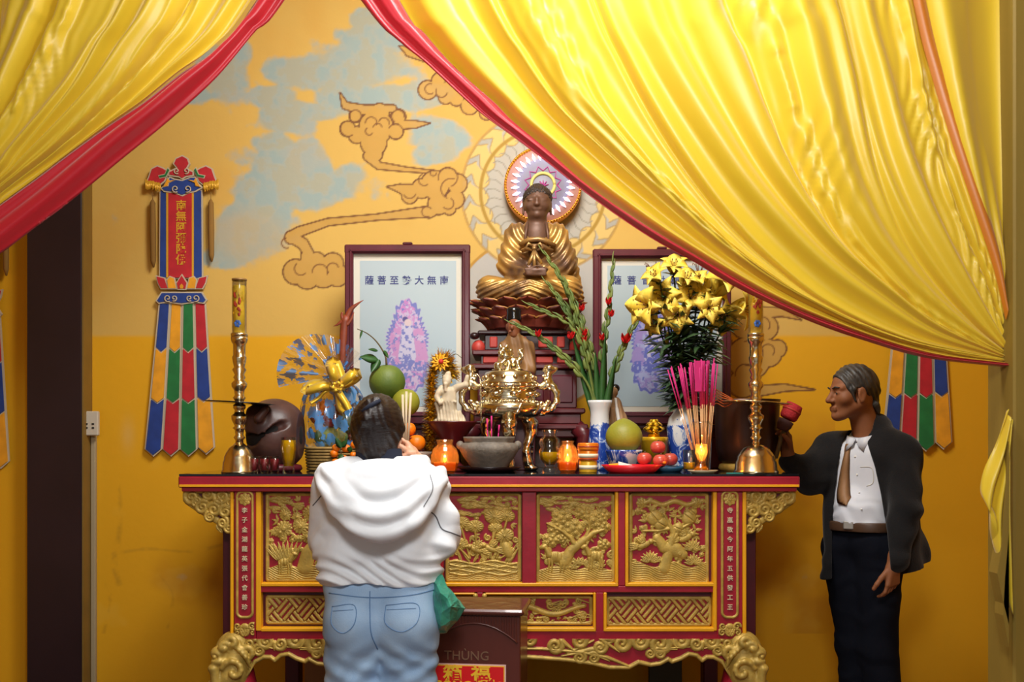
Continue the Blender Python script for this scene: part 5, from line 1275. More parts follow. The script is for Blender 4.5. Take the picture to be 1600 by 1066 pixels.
# ---- wrapped fruit hamper
M['wicker'] = mat('wicker', '#a58548', .7, var=.35, vscale=30, bump=.3, bscale=90); M['ribbon'] = mat('gold_ribbon', '#e8c030', .3, .35, sheen=.2)
Yh = 4.70; s = SP(Yh); b = by(Yh); hp = thing('fruit_hamper', 'fruit hamper wrapped in blue flowered film with a big yellow ribbon bow', 'hamper', base(521, Yh))
mb = MB()
for i in range(8): mb.lathe((PX(520, Yh), Yh, 0), [((38+.5*i+2.6*math.sin(q))*s, CZ+(690-(b-3-i*4.6-2.2*math.cos(q)))*s) for q in np.linspace(0, PI, 7)], 40)
lpx(520, Yh, [(0, b), (36, b), (40, b-36), (36, b-36)], 40, mb); obj('wicker_basket', mb, M['wicker'], hp)
def film_mat():
    m = bpy.data.materials.new('flowered_film'); m.use_nodes = True; nt = m.node_tree; nt.nodes.clear(); N = nt.nodes.new; L = nt.links.new
    out = N('ShaderNodeOutputMaterial'); tc = N('ShaderNodeTexCoord'); vo = N('ShaderNodeTexVoronoi'); vo.inputs['Scale'].default_value = 17; L(tc.outputs['Object'], vo.inputs[0])
    ns = N('ShaderNodeTexNoise'); ns.inputs['Scale'].default_value = 45; L(tc.outputs['Object'], ns.inputs[0])
    ad = N('ShaderNodeMath'); ad.operation = 'MULTIPLY_ADD'; ad.inputs[1].default_value = .9; L(ns.outputs[0], ad.inputs[0]); L(vo.outputs['Distance'], ad.inputs[2])
    rp = N('ShaderNodeValToRGB'); rp.color_ramp.elements[0].position = .88; rp.color_ramp.elements[1].position = .95; rp.color_ramp.elements[0].color = (1, 1, 1, 1); rp.color_ramp.elements[1].color = (0, 0, 0, 1); L(ad.outputs[0], rp.inputs[0])
    t = N('ShaderNodeBsdfTransparent'); bl = N('ShaderNodeBsdfPrincipled'); bl.inputs['Base Color'].default_value = (*lin('#4c8ac4'), 1); bl.inputs['Roughness'].default_value = .25
    gl = N('ShaderNodeBsdfGlossy'); gl.inputs['Roughness'].default_value = .12; m1 = N('ShaderNodeMixShader'); m1.inputs[0].default_value = .2; L(t.outputs[0], m1.inputs[1]); L(gl.outputs[0], m1.inputs[2])
    sc_ = N('ShaderNodeMath'); sc_.operation = 'MULTIPLY'; sc_.inputs[1].default_value = .85; L(rp.outputs[0], sc_.inputs[0])
    m2 = N('ShaderNodeMixShader'); L(sc_.outputs[0], m2.inputs[0]); L(m1.outputs[0], m2.inputs[1]); L(bl.outputs[0], m2.inputs[2]); L(m2.outputs[0], out.inputs[0]); return m
M['film'] = film_mat()
prof = cr([(40, 700), (47, 690), (51, 668), (50, 645), (44, 622), (34, 604), (14, 592), (7, 587)], 30)
cx0 = 521
def crinkle(a, t): return 1+.045*math.sin(a*9+3*t)+.03*math.sin(a*23+8*t)+.03*math.sin(a*15-9*t)
mb = MB(); mb.lathe((PX(cx0, Yh), Yh, 0), [(r*s, CZ+(690-y)*s) for r, y in prof], 90, sy=.78, wob=crinkle)
rows = []                                                            # the fan of film above the tie
for t in np.linspace(0, 1, 16):
    row = []
    for j in range(70):
        q = j/69; a = PI*(1.06-.86*q); R_ = 8+(78+14*math.sin(q*5+.6)-26*q)*t
        px = 528+R_*math.cos(a)*1.0; py = 588-R_*math.sin(a)*.98; row.append(P(px, py, Yh-.02+.05*t*math.sin(q*46)+.03*t*math.sin(q*21)))
    rows.append(row)
mb.grid(rows); obj('film', mb, M['film'], hp, label='clear film with blue flowers')
rb = MB()
def rib(pts, w, nrm=(0, -1, .15)): rb.strip(cr([P(x, y, Yh-.12+d) for x, y, d in pts], 16), [w*s]*16, nrm, .0015, .12)
rib([(526, 603, 0), (523, 590, -.05), (518, 576, -.05), (517, 568, -.01), (524, 566, .02), (533, 590, .01)], 8); rib([(526, 603, 0), (505, 603, -.04), (487, 609, -.04), (476, 610, 0), (490, 600, .03), (520, 602, .01)], 7)
rib([(526, 603, 0), (542, 592, -.05), (554, 582, -.04), (560, 586, .01), (552, 594, .03), (530, 604, .01)], 7.5); rib([(527, 606, 0), (530, 620, -.03), (532, 636, -.04), (538, 643, -.05)], 6.5); rib([(525, 606, 0), (532, 618, -.04), (541, 632, -.05), (545, 640, -.05)], 5.5)
rib([(525, 605, 0), (508, 612, -.02), (498, 622, -.02), (486, 630, -.03)], 3)
for a in range(6): rib([(527, 604, -.01), (527+7*math.cos(a), 604+6*math.sin(a), -.04), (527+11*math.cos(a+.7), 604+9*math.sin(a+.7), -.01)], 4)
obj('ribbon_bow', rb, M['ribbon'], hp)
# fruit inside it
M['melon'] = mat('melon_skin', '#a8a448', .5, col2='#5f8a58', vscale=16, stretch=(3, 3, .6)); M['redfruit'] = mat('red_fruit', '#a8242c', .35, var=.3); M['orange'] = mat('orange_peel', '#f07c08', .42, bump=.15, bscale=160, sss=.05); M['greenfruit'] = mat('green_fruit', '#4a6030', .45, var=.3)
M['leaf'] = mat('green_leaf', '#2d5a26', .45, var=.3, vscale=20); M['stem'] = mat('brown_stem', '#5a4a28', .7)
def fruit(name, px, py, Y, r, m, label, cat, sq=(1, 1, 1), grp=None, stemc=True, R=None, dimple=.08):
    s_ = SP(Y); c = P(px, py, Y); rr_ = r*s_; t = thing(name, label, cat, (c.x, c.y, c.z-rr_*sq[2]), group=grp)
    def w(q): return 1-dimple*math.exp(-((1-abs(q.z))/.06)) if dimple else 1
    obj('flesh', MB().ball(c, (rr_*sq[0], rr_*sq[1], rr_*sq[2]), 24, wob=w, R=R), M[m], t)
    if stemc: obj('stem', MB().tube([c+Vector((0, 0, rr_*sq[2]*.86)), c+Vector((.004, -.002, rr_*sq[2]*1.08))], [.004, .003], 6), M['stem'], t)
    return t
fruit('melon', 517, 683, Yh-.03, 27, 'melon', 'yellow green striped melon lying in the hamper', 'melon', (1.0, .75, .62), stemc=False)
fruit('apple', 515, 656, Yh-.05, 13, 'redfruit', 'dark red apple behind the film of the hamper', 'apple'); fruit('orange', 497, 651, Yh-.03, 13, 'orange', 'orange inside the hamper at its left', 'orange')
fruit('avocado', 540, 662, Yh-.02, 15, 'greenfruit', 'dark green fruit inside the hamper at its right', 'fruit', (.9, .9, 1.1)); fruit('apple', 532, 642, Yh+.02, 13, 'redfruit', 'red apple highest in the hamper behind the ribbon tails', 'apple')
fruit('orange', 506, 636, Yh+.03, 12, 'orange', 'orange highest in the hamper at its left', 'orange')
# red-brown bird-shaped flower standing out of the hamper
M['rust'] = mat('rust_petal', '#8a3a1c', .5, var=.3, vscale=30)
bf = thing('dried_flower', 'rust coloured bird shaped flower rising from the top of the hamper', 'flower', P(534, 586, Yh)); mb = MB(); Yb = Yh
for pts, w in (([(535, 586), (536, 540), (538, 505), (542, 494)], (5, 8, 10, 9)), ([(540, 500), (548, 484), (560, 474), (568, 469)], (8, 7, 4, .5)), ([(538, 500), (532, 504), (526, 508), (521, 510)], (6, 5, 3, .5)), ([(537, 505), (534, 494), (535, 488)], (5, 4, 3)), ([(541, 508), (548, 500), (553, 488)], (6, 4, 1))):
    mb.tube(cr([P(x, y, Yb) for x, y in pts], 12), np.interp(np.linspace(0, 1, 12), np.linspace(0, 1, len(w)), w)*SP(Yb)*.6, 8, .45)
obj('spathe', mb, M['rust'], bf)
# ---- tangerines in front of the hamper
tb = [(525, 700, 6.5, 'left upper tangerine of the bunch before the hamper'), (541, 701, 7, 'largest tangerine, in the middle of the bunch before the hamper'), (522, 709, 6.5, 'left lower tangerine of the bunch before the hamper'), (554, 695, 6.5, 'right upper tangerine of the bunch close to the woman'), (552, 711, 5.5, 'right lower tangerine of the bunch close to the woman'), (524, 722, 6, 'lowest tangerine of the bunch, at the shoulder of the woman'), (537, 716, 6, 'lower middle tangerine of the bunch before the hamper')]
for px, py, r, lb in tb: fruit('tangerine', px, py, 4.55, r, 'orange', lb, 'tangerine', (1, 1, .94), 'tangerines before the hamper', False)
lt = thing('tangerine_sprig', 'leafy green sprig of the tangerine bunch', 'sprig', P(535, 712, 4.57)); lm = MB()
def leafblade(mb, a, b, w, nrm=(0, -1, .3), curl=.15, sag=0): 
    a, b = Vector(a), Vector(b); pts = [a.lerp(b, t)-Vector((0, 0, sag*t*t)) for t in np.linspace(0, 1, 8)]; mb.strip(pts, [w*math.sin(PI*min(.97, .06+.92*t)**.8) for t in np.linspace(0, 1, 8)], nrm, .0007, curl)
obj('twig', lm.tube(cr([P(536, 722, 4.56), P(532, 705, 4.57), P(526, 688, 4.58)], 8), .0025, 6), M['stem'], lt)
for a, b in (((533, 700), (524, 684)), ((534, 698), (543, 688)), ((537, 712), (528, 718)), ((545, 706), (549, 698))): obj('leaf', (lambda q: (leafblade(q, P(*a, 4.53), P(*b, 4.52), .014), q)[1])(MB()), M['leaf'], lt)
# ---- pomelos behind the woman's head, stacked on a footed tray
M['pomelo'] = mat('green_pomelo', '#48621e', .55, bump=.12, bscale=140, col2='#6a7a2a', vscale=5); M['pomelo_y'] = mat('yellow_pomelo', '#9c9a2c', .5, bump=.12, bscale=140, col2='#848424', vscale=5)
Yp = 4.66; tr = thing('fruit_tray', 'dark wooden fruit tray hidden behind the head of the woman', 'tray', base(612, Yp))
obj('dish', lpx(612, Yp, [(0, 690), (40, 690), (52, 684), (54, 684), (42, 693), (0, 693)], 32), M['maroon'], tr); obj('foot', lpx(612, Yp, [(22, by(Yp)), (24, by(Yp)-4), (10, 715), (10, 700), (20, 693)], 24), M['maroon'], tr)
pm = fruit('pomelo', 605, 597, Yp, 28.5, 'pomelo', 'big green pomelo on top of the pile with its leafy twig', 'pomelo', (1, 1, .98), stemc=False, dimple=.05)
tw = cr([P(604, 571, Yp), P(602, 556, Yp+.01), P(590, 536, Yp+.02), P(575, 522, Yp+.03), P(558, 514, Yp+.03)], 16)
obj('twig', MB().tube(tw, np.linspace(.0055, .002, 16), 6), M['stem'], pm)
for a, b, w in (((590, 563), (562, 558), .022), ((592, 562), (580, 582), .020), ((590, 548), (575, 546), .009), ((600, 548), (607, 560), .008), ((566, 516), (562, 530), .005)): obj('leaf', (lambda q: (leafblade(q, P(*a, Yp-.03), P(*b, Yp-.07), w*1.1, (0, -1, .4)), q)[1])(MB()), M['leaf'], pm)
fruit('pomelo', 634, 629, Yp-.02, 22, 'pomelo_y', 'yellow green pomelo under the big green one beside the woman hair', 'pomelo', stemc=False, dimple=.05)
fruit('pomelo', 600, 655, Yp-.01, 29, 'pomelo_y', 'pomelo hidden behind the head of the woman', 'pomelo', stemc=False, dimple=.05)
fruit('orange', 639, 671, Yp-.06, 11, 'orange', 'upper orange beside the joss sticks of the woman', 'orange', grp='oranges behind the woman'); fruit('orange', 651, 692, Yp-.09, 14, 'orange', 'lower orange right of the joss sticks of the woman', 'orange', (1, 1, .92), grp='oranges behind the woman')
# ---- small footed bowl, glass jar of honey coloured drink near the hands
M['bowlw'] = mat('grey_porcelain', '#8f8478', .4, var=.25, vscale=30)
solo('bowl', lpx(655, 4.50, [(0, by(4.5)), (12, by(4.5)), (12, by(4.5)-4), (18, 711), (20, 706), (18.6, 706), (11, 715), (0, 716)], 28), M['bowlw'], 'small grey patterned bowl under the lower orange', 'bowl', base(655, 4.50))
drink(629, 4.42, [(0, by(4.42)-.3), (13, by(4.42)-.3), (17, 726), (17, 708), (13, 700), (13, 696), (12.4, 696), (12.4, 700), (16.3, 708), (16.3, 726), (0, by(4.42)-2)], [(0, by(4.42)-3), (13, by(4.42)-3), (16, 726), (16, 716), (0, 716)], 'clear jar of golden drink beside the hand of the woman', 'beer', 'glass_jar', 'jar')
# ---- tinsel arch with a yellow daisy
M['tinsel'] = mat('gold_tinsel', '#e8b828', .28, .35); M['daisy'] = mat('daisy_petal', '#f0a818', .6); M['redbud'] = mat('red_centre', '#c0201c', .6)
Yt = 4.72; ts = thing('tinsel_garland', 'gold tinsel garland standing in an arch with a yellow daisy', 'garland', base(674, Yt))
path = cr([P(668, 733, Yt), P(672, 700, Yt), P(674, 660, Yt), P(674, 620, Yt), P(676, 585, Yt), P(684, 560, Yt), P(698, 558, Yt), P(704, 572, Yt), P(704, 590, Yt+.02)], 330)
mb = MB(); mb.smooth = False; r2 = random.Random(4)
for i in range(329):
    p0 = Vector(path[i]); tg = (Vector(path[i+1])-p0).normalized()
    for q in range(13):
        a = r2.random()*6.28; L = .018+r2.random()*.034; n1 = tg.cross(Vector((0, 1, .1))).normalized(); n2 = tg.cross(n1); dr = (n1*math.cos(a)+n2*math.sin(a)+tg*r2.uniform(-.5, .5)).normalized(); w = tg.cross(dr)*.0040
        mb.add([p0-w, p0+w, p0+dr*L+w, p0+dr*L-w], [(0, 1, 2, 3)])
obj('strands', mb, M['tinsel'], ts); obj('core', MB().tube(path[::6], .006, 6), M['tinsel'], ts)
dz = thing('daisy', 'yellow cloth daisy with red centre on the tinsel arch', 'flower', P(688, 566, Yt-.05)); mb = MB()
for i in range(12):
    a = i*PI/6; c = P(688, 566, Yt-.055); leafblade(mb, c, c+Vector((.045*math.cos(a), -.004, .045*math.sin(a))), .012, (0, -1, 0), .1)
obj('petals', mb, M['daisy'], dz); obj('centre', MB().ball(P(689, 565, Yt-.062), (.012, .008, .012), 12), M['redbud'], dz)
obj('wire', MB().tube(cr([P(690, 562, Yt-.06), P(702, 558, Yt-.06), P(712, 553, Yt-.05), P(722, 560, Yt-.04)], 10), .0016, 5), M['stem'], dz)
# ---- pale statuette of a guardian on a dark footed stand
M['ivory'] = mat('ivory_stone', '#cdbda0', .55, var=.2, vscale=20)
Yg = 4.58; s = SP(Yg)
gs = thing('offering_stand', 'dark bowl shaped stand under the pale statuette', 'stand', base(706, Yg))
obj('bowl', lpx(706, Yg, [(10, 706), (14, 692), (30, 672), (39, 661), (40, 659), (34, 660), (0, 661)], 36), M['maroon'], gs); obj('foot', lpx(706, Yg, [(24, by(Yg)), (24, by(Yg)-4), (12, 722), (9, 712), (11, 704)], 28), M['maroon'], gs)
gd = thing('statuette', 'pale stone statuette of a robed guardian on the dark bowl stand', 'statuette', P(701, 660, Yg))
S = SDF(P(674, 664, Yg-.1), P(735, 578, Yg+.1), .0023); q = lambda x, y, d=0: P(x, y, Yg+d)
S.ell(q(698, 596, -.008), (.020, .022, .026), .004); S.cone(q(699, 590), q(700, 586), .023, .014, .003); S.ell(q(701, 583), (.010, .010, .008), .003); S.cone(q(696, 601, -.024), q(696, 610, -.026), .012, .006, .004)
S.cone(q(702, 613), q(701, 626), .028, .030, .008); S.cone(q(701, 628), q(699, 650), .034, .045, .02, flat=(1, .7)); S.cone(q(712, 607), q(727, 601, -.01), .017, .014, .01); S.cone(q(727, 601, -.01), q(730, 588, -.01), .011, .009, .006)
S.cone(q(690, 607), q(683, 620, -.01), .017, .014, .01); S.cone(q(683, 620, -.01), q(688, 630, -.03), .012, .011, .006); S.cone(q(692, 648, -.01), q(690, 657, -.015), .017, .02, .01); S.cone(q(709, 648, -.01), q(711, 657, -.015), .017, .02, .01)
S.ell(q(702, 658), (.075, .035, .012), .01); S.cone(q(682, 632), q(690, 655, .01), .012, .014, .012); S.cone(q(718, 645), q(722, 657, 0), .010, .016, .012); S.cone(q(690, 627, -.02), q(712, 628, -.02), .007, .007, .004)
g = fnoise(5, 140); S.warp(lambda x, y, z: .003*g(x, y, z)+.0016*np.sin(x*420+z*60)*(z < q(0, 628).z))
obj('figure', S.surf('statuette', 1), M['ivory'], gd)
# ---- brass tripod censer with lion lid and dragon handles
M['censer'] = mat('censer_gold', '#e6d8b4', .19, 1, var=.10, vscale=9, bump=.05, bscale=40)
Yc = 4.60; C0 = 796; s = SP(Yc); ce = thing('censer', 'polished brass tripod censer with lion lid and tall dragon handles', 'censer', base(C0, Yc))
obj('belly', lpx(C0, Yc, [(0, 657), (30, 656), (46, 650), (54, 642), (55, 636), (50, 630), (44, 628), (44, 627), (40, 626)], 64), M['censer'], ce)
obj('neck', lpx(C0, Yc, [(40, 628), (43, 626), (41, 620), (40, 612), (42, 609), (46, 608), (48, 604), (46, 601), (38, 600)], 64), M['censer'], ce)
obj('lid', lpx(C0, Yc, [(47, 602), (46, 598), (41, 594), (40, 589), (38, 583), (35, 581), (24, 580), (23, 578), (0, 577.5)], 64), M['censer'], ce)
for py, r, n in ((604, 47, 26), (591, 40, 14), (629, 45, 40)):
    mb = MB()
    for i in range(n): a = 2*PI*i/n; mb.ball((PX(C0, Yc)+r*s*math.cos(a), Yc+r*s*math.sin(a), CZ+(690-py)*s), .007 if py != 591 else .012, 8)
    obj('boss_ring', mb, M['brass'], ce)
S = SDF((PX(C0, Yc)-.2, Yc-.2, P(0, 650, Yc).z), (PX(C0, Yc)+.2, Yc+.2, P(0, 612, Yc).z), .0028)   # flowing dragons in relief on neck and belly
for i in range(9):
    a0 = 2*PI*i/9; pts = []
    for j in range(9): a = a0+j*.06; r = (51+3*math.sin(j*.8))*s*(.97 if j < 7 else .9); pts.append((PX(C0, Yc)+r*math.cos(a), Yc+r*math.sin(a), P(0, 640+6*math.sin(j*1.3+i), Yc).z))
    S.chain(pts, [.012-.001*j for j in range(9)], .004)
    r = 42*s; S.ell((PX(C0, Yc)+r*math.cos(a0), Yc+r*math.sin(a0), P(0, 617, Yc).z), (.022, .022, .014), .006); S.ell((PX(C0, Yc)+r*1.05*math.cos(a0+.2), Yc+r*1.05*math.sin(a0+.2), P(0, 614, Yc).z), .010, .006)
obj('dragon_relief', S.surf('dragon_relief', 1), M['censer'], ce)
for sgn in (-1, 1):
    q = lambda x, y, d=0: P(C0+sgn*(x-C0), y, Yc+d)
    S = SDF(*bounds([q(840, 660, -.06), q(878, 566, .06)], 0), .0026)
    S.chain([q(838, 604), q(850, 604), q(857, 598), q(856, 586), q(859, 578)], [.010, .016, .019, .016, .016], .01)          # neck of the dragon
    S.chain([q(857, 578), q(868, 577)], [.018, .012], .008); S.ell(q(858, 574), (.017, .018, .014), .008); S.cone(q(867, 580), q(863, 583), .008, .008, .004); S.cone(q(853, 573), q(849, 580), .008, .005, .005)
    S.chain([q(852, 600), q(864, 604), q(870, 614), q(870, 628), q(862, 638), q(848, 644), q(840, 646)], [.016, .016, .014, .013, .015, .015, .014], .012)
    for i in range(5): S.ell(q(852+i*2.5-3, 594+i*5-6, -.015), .008, .004)
    for x, y in ((846, 630), (852, 634), (842, 636), (856, 628), (850, 640)): S.ell(q(x, y, -.025), (.014, .014, .011), .005)
    g = fnoise(9+sgn, 210); S.warp(lambda x, y, z: .0022*g(x, y, z))
    obj('dragon_handle', S.surf('dragon_handle', 1), M['silver_brass'], ce)
for a in (-PI/2, PI/6+.15, 5*PI/6-.15):
    r = lambda f: (PX(C0, Yc)+f*s*math.cos(a)*1.06, Yc+f*s*math.sin(a)); z_ = lambda py: P(0, py, Yc).z; b = by(Yc)
    pts = [(*r(34), z_(652)), (*r(40), z_(662)), (*r(42), z_(675)), (*r(36), z_(692)), (*r(32), z_(706)), (*r(36), z_(722)), (*r(42), TZ+.012)]
    S = SDF(*bounds(pts, .07), .003); S.chain(pts, [.034, .034, .028, .020, .018, .022, .020], .01); o_ = (math.cos(a)*.02, math.sin(a)*.02)
    S.ell((pts[1][0]+o_[0], pts[1][1]+o_[1], pts[1][2]), (.026, .026, .022), .01); S.ell((pts[1][0]+1.5*o_[0], pts[1][1]+1.5*o_[1], z_(668)), (.016, .016, .012), .006)
    S.ell((pts[6][0], pts[6][1], TZ+.014), (.034, .034, .014), .008)
    for i in range(4): S.ell((pts[3][0]+o_[0]*.9, pts[3][1]+o_[1]*.9, z_(680+i*9)), (.012, .012, .010), .004)
    g = fnoise(31, 180); S.warp(lambda x, y, z: .002*g(x, y, z)); S.cut(lambda x, y, z: TZ+.0005-z+0*x+0*y)
    obj('leg', S.surf('censer_leg', 1), M['censer'], ce)
S = SDF(P(765, 580, Yc-.1), P(818, 536, Yc+.1), .0022); q = lambda x, y, d=0: P(x, y, Yc+d)      # lion with its ball
S.cone(q(793, 566), q(808, 566), .026, .022, .015); S.ell(q(790, 555, -.01), (.030, .028, .028), .01); S.ell(q(787, 547, -.02), (.020, .022, .018), .008); S.ell(q(782, 551, -.035), (.014, .014, .011), .006)
for i in range(9): a = i*.7; S.ell(q(792+8*math.cos(a), 553+8*math.sin(a), -.006), .010, .003)
S.cone(q(789, 562, -.02), q(781, 572, -.03), .012, .010, .006); S.cone(q(796, 568, -.025), q(793, 577, -.03), .011, .011, .006); S.cone(q(808, 566, -.015), q(811, 576, -.02), .014, .012, .006); S.cone(q(808, 566, .02), q(811, 576, .02), .014, .012, .006); S.cone(q(796, 568, .02), q(795, 577, .02), .012, .011, .006)
S.chain([q(812, 562), q(816, 556), q(812, 549), q(816, 546)], [.010, .014, .010, .006], .006); S.ell(q(778, 572, -.035), .020, .003)
S.ell(q(794, 578.5), (.075, .06, .007), .006)
for x in (-1, 1): S.ell(q(787+x*5, 541, -.012), (.008, .006, .009), .004)
g = fnoise(77, 260); S.warp(lambda x, y, z: .0024*g(x, y, z)); obj('lion_finial', S.surf('lion_finial', 1), M['silver_brass'], ce)
# ---- stone incense bowl on a dark plate, joss sticks in it
M['stone'] = mat('grey_stone', '#7d7468', .6, var=.35, vscale=18, bump=.4, bscale=70); M['joss'] = mat('pink_joss', '#c02070', .7); M['jossb'] = mat('joss_bamboo', '#c89a6a', .7); M['ash'] = mat('ash', '#8a8278', .95, bump=.4)
Yb = 4.38; b = by(Yb); pl = solo('plate', lpx(764, Yb, [(0, b), (34, b), (42, b-4), (54, b-10), (52, b-10), (36, b-3), (0, b-2.5)], 48), M['dark'], 'dark saucer under the grey stone incense bowl', 'plate', base(764, Yb))
ib = thing('incense_bowl', 'grey stone incense bowl with carved shoulders in front of the brass censer', 'incense bowl', (PX(764, Yb), Yb, P(0, b-2.6, Yb).z))
obj('bowl', lpx(764, Yb, [(0, b-3), (24, b-3), (28, b-8), (40, 714), (46, 704), (46, 698), (42, 693), (38, 692), (38, 690), (40, 686), (40, 682.5), (36, 682.5), (34, 690), (0, 690)], 56, wob=lambda a, t: 1+(.012*math.sin(a*9)*math.sin(t*9))), M['stone'], ib)
obj('ash', lpx(764, Yb, [(0, 687), (36.5, 687.5)], 32), M['ash'], ib)
for sgn in (-1, 1): obj('lug', MB().ball(P(764+sgn*45, 696, Yb), (.018, .022, .02), 12), M['stone'], ib)
def joss(a, bm, tt, label, grp, r=.0021, m='joss', split=.5, m2='jossb'):
    a, tt = Vector(a), Vector(tt); t = thing('joss_stick', label, 'joss stick', a, group=grp); md = a.lerp(tt, split)
    obj('lower_end', MB().tube([a, md], r*.75, 6), M[m2], t); obj('scented_end', MB().tube([md, tt], r, 6), M[m], t); return t
for i, (x, dx, top) in enumerate(((762, -1, 654), (768, 0, 650), (778, 2, 664))): 
    t = joss(P(x, 689, Yb), 0, P(x+dx, top, Yb+.005), ('pink joss stick stub left of centre in the stone bowl', 'tall pink joss stick stub in the middle of the stone bowl', 'short pink joss stick stub at the right of the stone bowl')[i], 'stubs in the stone bowl', .004, 'joss', .5, 'joss')
# hooked silver wire by the censer
solo('wire_hook', MB().tube(cr([P(752, 652, 4.5), P(751, 600, 4.5), P(748, 587, 4.5), P(741, 584, 4.5)], 14), .0028, 8).tube([P(752, 652, 4.5), P(752, 660, 4.52), P(746, 659.5, 4.56)], .0028, 8), M['silver_brass'], 'thin silvery wire hook standing behind the left dragon handle', 'hook', P(752, 660, 4.5))
# ---- lit candle jars
def frosted(name, col):
    m = bpy.data.materials.new(name); m.use_nodes = True; nt = m.node_tree; nt.nodes.clear(); N = nt.nodes.new; L = nt.links.new; c = (*lin(col), 1)
    out = N('ShaderNodeOutputMaterial'); t = N('ShaderNodeBsdfTransparent'); t.inputs[0].default_value = c; tr = N('ShaderNodeBsdfTranslucent'); tr.inputs[0].default_value = c; g = N('ShaderNodeBsdfGlossy'); g.inputs['Roughness'].default_value = .15
    a = N('ShaderNodeMixShader'); a.inputs[0].default_value = .16; L(t.outputs[0], a.inputs[1]); L(tr.outputs[0], a.inputs[2]); b = N('ShaderNodeMixShader'); b.inputs[0].default_value = .10; L(a.outputs[0], b.inputs[1]); L(g.outputs[0], b.inputs[2]); L(b.outputs[0], out.inputs[0]); return m
M['flame'] = mat('flame', '#ffd070', .5, emit=22, ecol='#ffb040'); M['amberglass'] = frosted('amber_glass', '#e8c69a'); M['litwax'] = mat('glowing_wax', '#e88a20', .4, emit=.75, ecol='#ff7a10', sss=.2)
def candle_jar(cx, Y, w, top, label):
    b = by(Y); t = thing('candle_jar', label, 'candle jar', base(cx, Y), group='lit candle jars')
    def wb(a, q): return 1+.02*math.sin(a*14)*math.sin(PI*q)
    obj('glass', lpx(cx, Y, [(0, b-.3), (w*.62, b-.3), (w*.88, b-5), (w, b-17), (w*.99, b-27), (w*.82, b-38), (w*.58, b-43), (w*.52, b-45), (w*.6, top), (w*.54, top), (w*.46, b-45), (w*.53, b-42), (w*.77, b-37), (w*.94, b-27), (w*.95, b-17), (w*.83, b-5), (0, b-3)], 36, wob=wb), M['amberglass'], t)
    obj('wax', lpx(cx, Y, [(0, b-4), (w*.72, b-4), (w*.8, b-17), (0, b-16)], 28), M['litwax'], t)
    obj('flame', lpx(cx, Y, [(0, b-16), (2.2, b-19), (2.6, b-21.5), (1.4, b-26), (0, b-30)], 12), M['flame'], t)
    l = bpy.data.lights.new('candle_light', 'POINT'); l.energy = .55; l.color = (1, .55, .18); l.shadow_soft_size = .02; o = link(bpy.data.objects.new('candle_light', l)); o.location = P(cx, b-24, Y)
candle_jar(695, 4.34, 22, 687, 'lit amber candle jar left of the stone bowl beside the woman'); candle_jar(887, 4.42, 17, 689, 'lit amber candle jar between the glass vase and the orange tin')
# ---- glass vase with yellow oil, two stacked printed tins built as one object
Yv = 4.34; b = by(Yv); drink(859, Yv, [(0, b-.3), (13, b-.3), (12, b-6), (7, b-10), (9, b-14), (16, b-22), (17, b-34), (14, b-40), (17, b-46), (16, b-52), (10, b-58), (12.5, 672), (11.5, 672), (9, b-58), (15, b-51), (13, b-40), (16, b-33), (15, b-22), (7, b-13), (0, b-12)],
      [(0, b-13), (8, b-15), (15, b-23), (15.6, b-33), (0, b-33)], 'footed glass vase half full of yellow oil', 'beer', 'glass_vase', 'vase')
M['tinor'] = mat('orange_tin', '#e07a18', .3, .2); M['paperw'] = mat('pale_label', '#e6ddc0', .6); M['tiny'] = mat('yellow_tin', '#d8a828', .35, .2)
Ya = 4.36; b = by(Ya); tn = thing('drink_tins', 'two stacked orange and yellow printed tins right of the candle jars', 'tin', base(919, Ya))
obj('lower_tin', lpx(919, Ya, [(0, b-.2), (13.5, b-.2), (14, b-2), (14, b-17), (13, b-19), (0, b-19)], 28), M['tiny'], tn); obj('upper_tin', lpx(919, Ya, [(0, b-19), (14.5, b-19.5), (15.2, b-22), (15.6, b-34), (14.6, b-36), (0, b-36)], 28), M['tinor'], tn)
obj('lid', lpx(919, Ya, [(16.2, b-35), (16.6, b-38), (16.6, b-45), (15, b-47), (0, b-47)], 28), M['tinor'], tn)
for y0, y1, m_ in ((b-12, b-6, 'paperw'), (b-30, b-24, 'paperw'), (b-42, b-40, 'redprint'), (b-22.5, b-21, 'redprint')): obj('printed_band', lpx(919, Ya, [(14.3 if y1 > b-18 else 15.9 if y0 > b-36 else 16.8, y1), (14.3 if y1 > b-18 else 15.9 if y0 > b-36 else 16.8, y0)], 28), M[m_], tn)
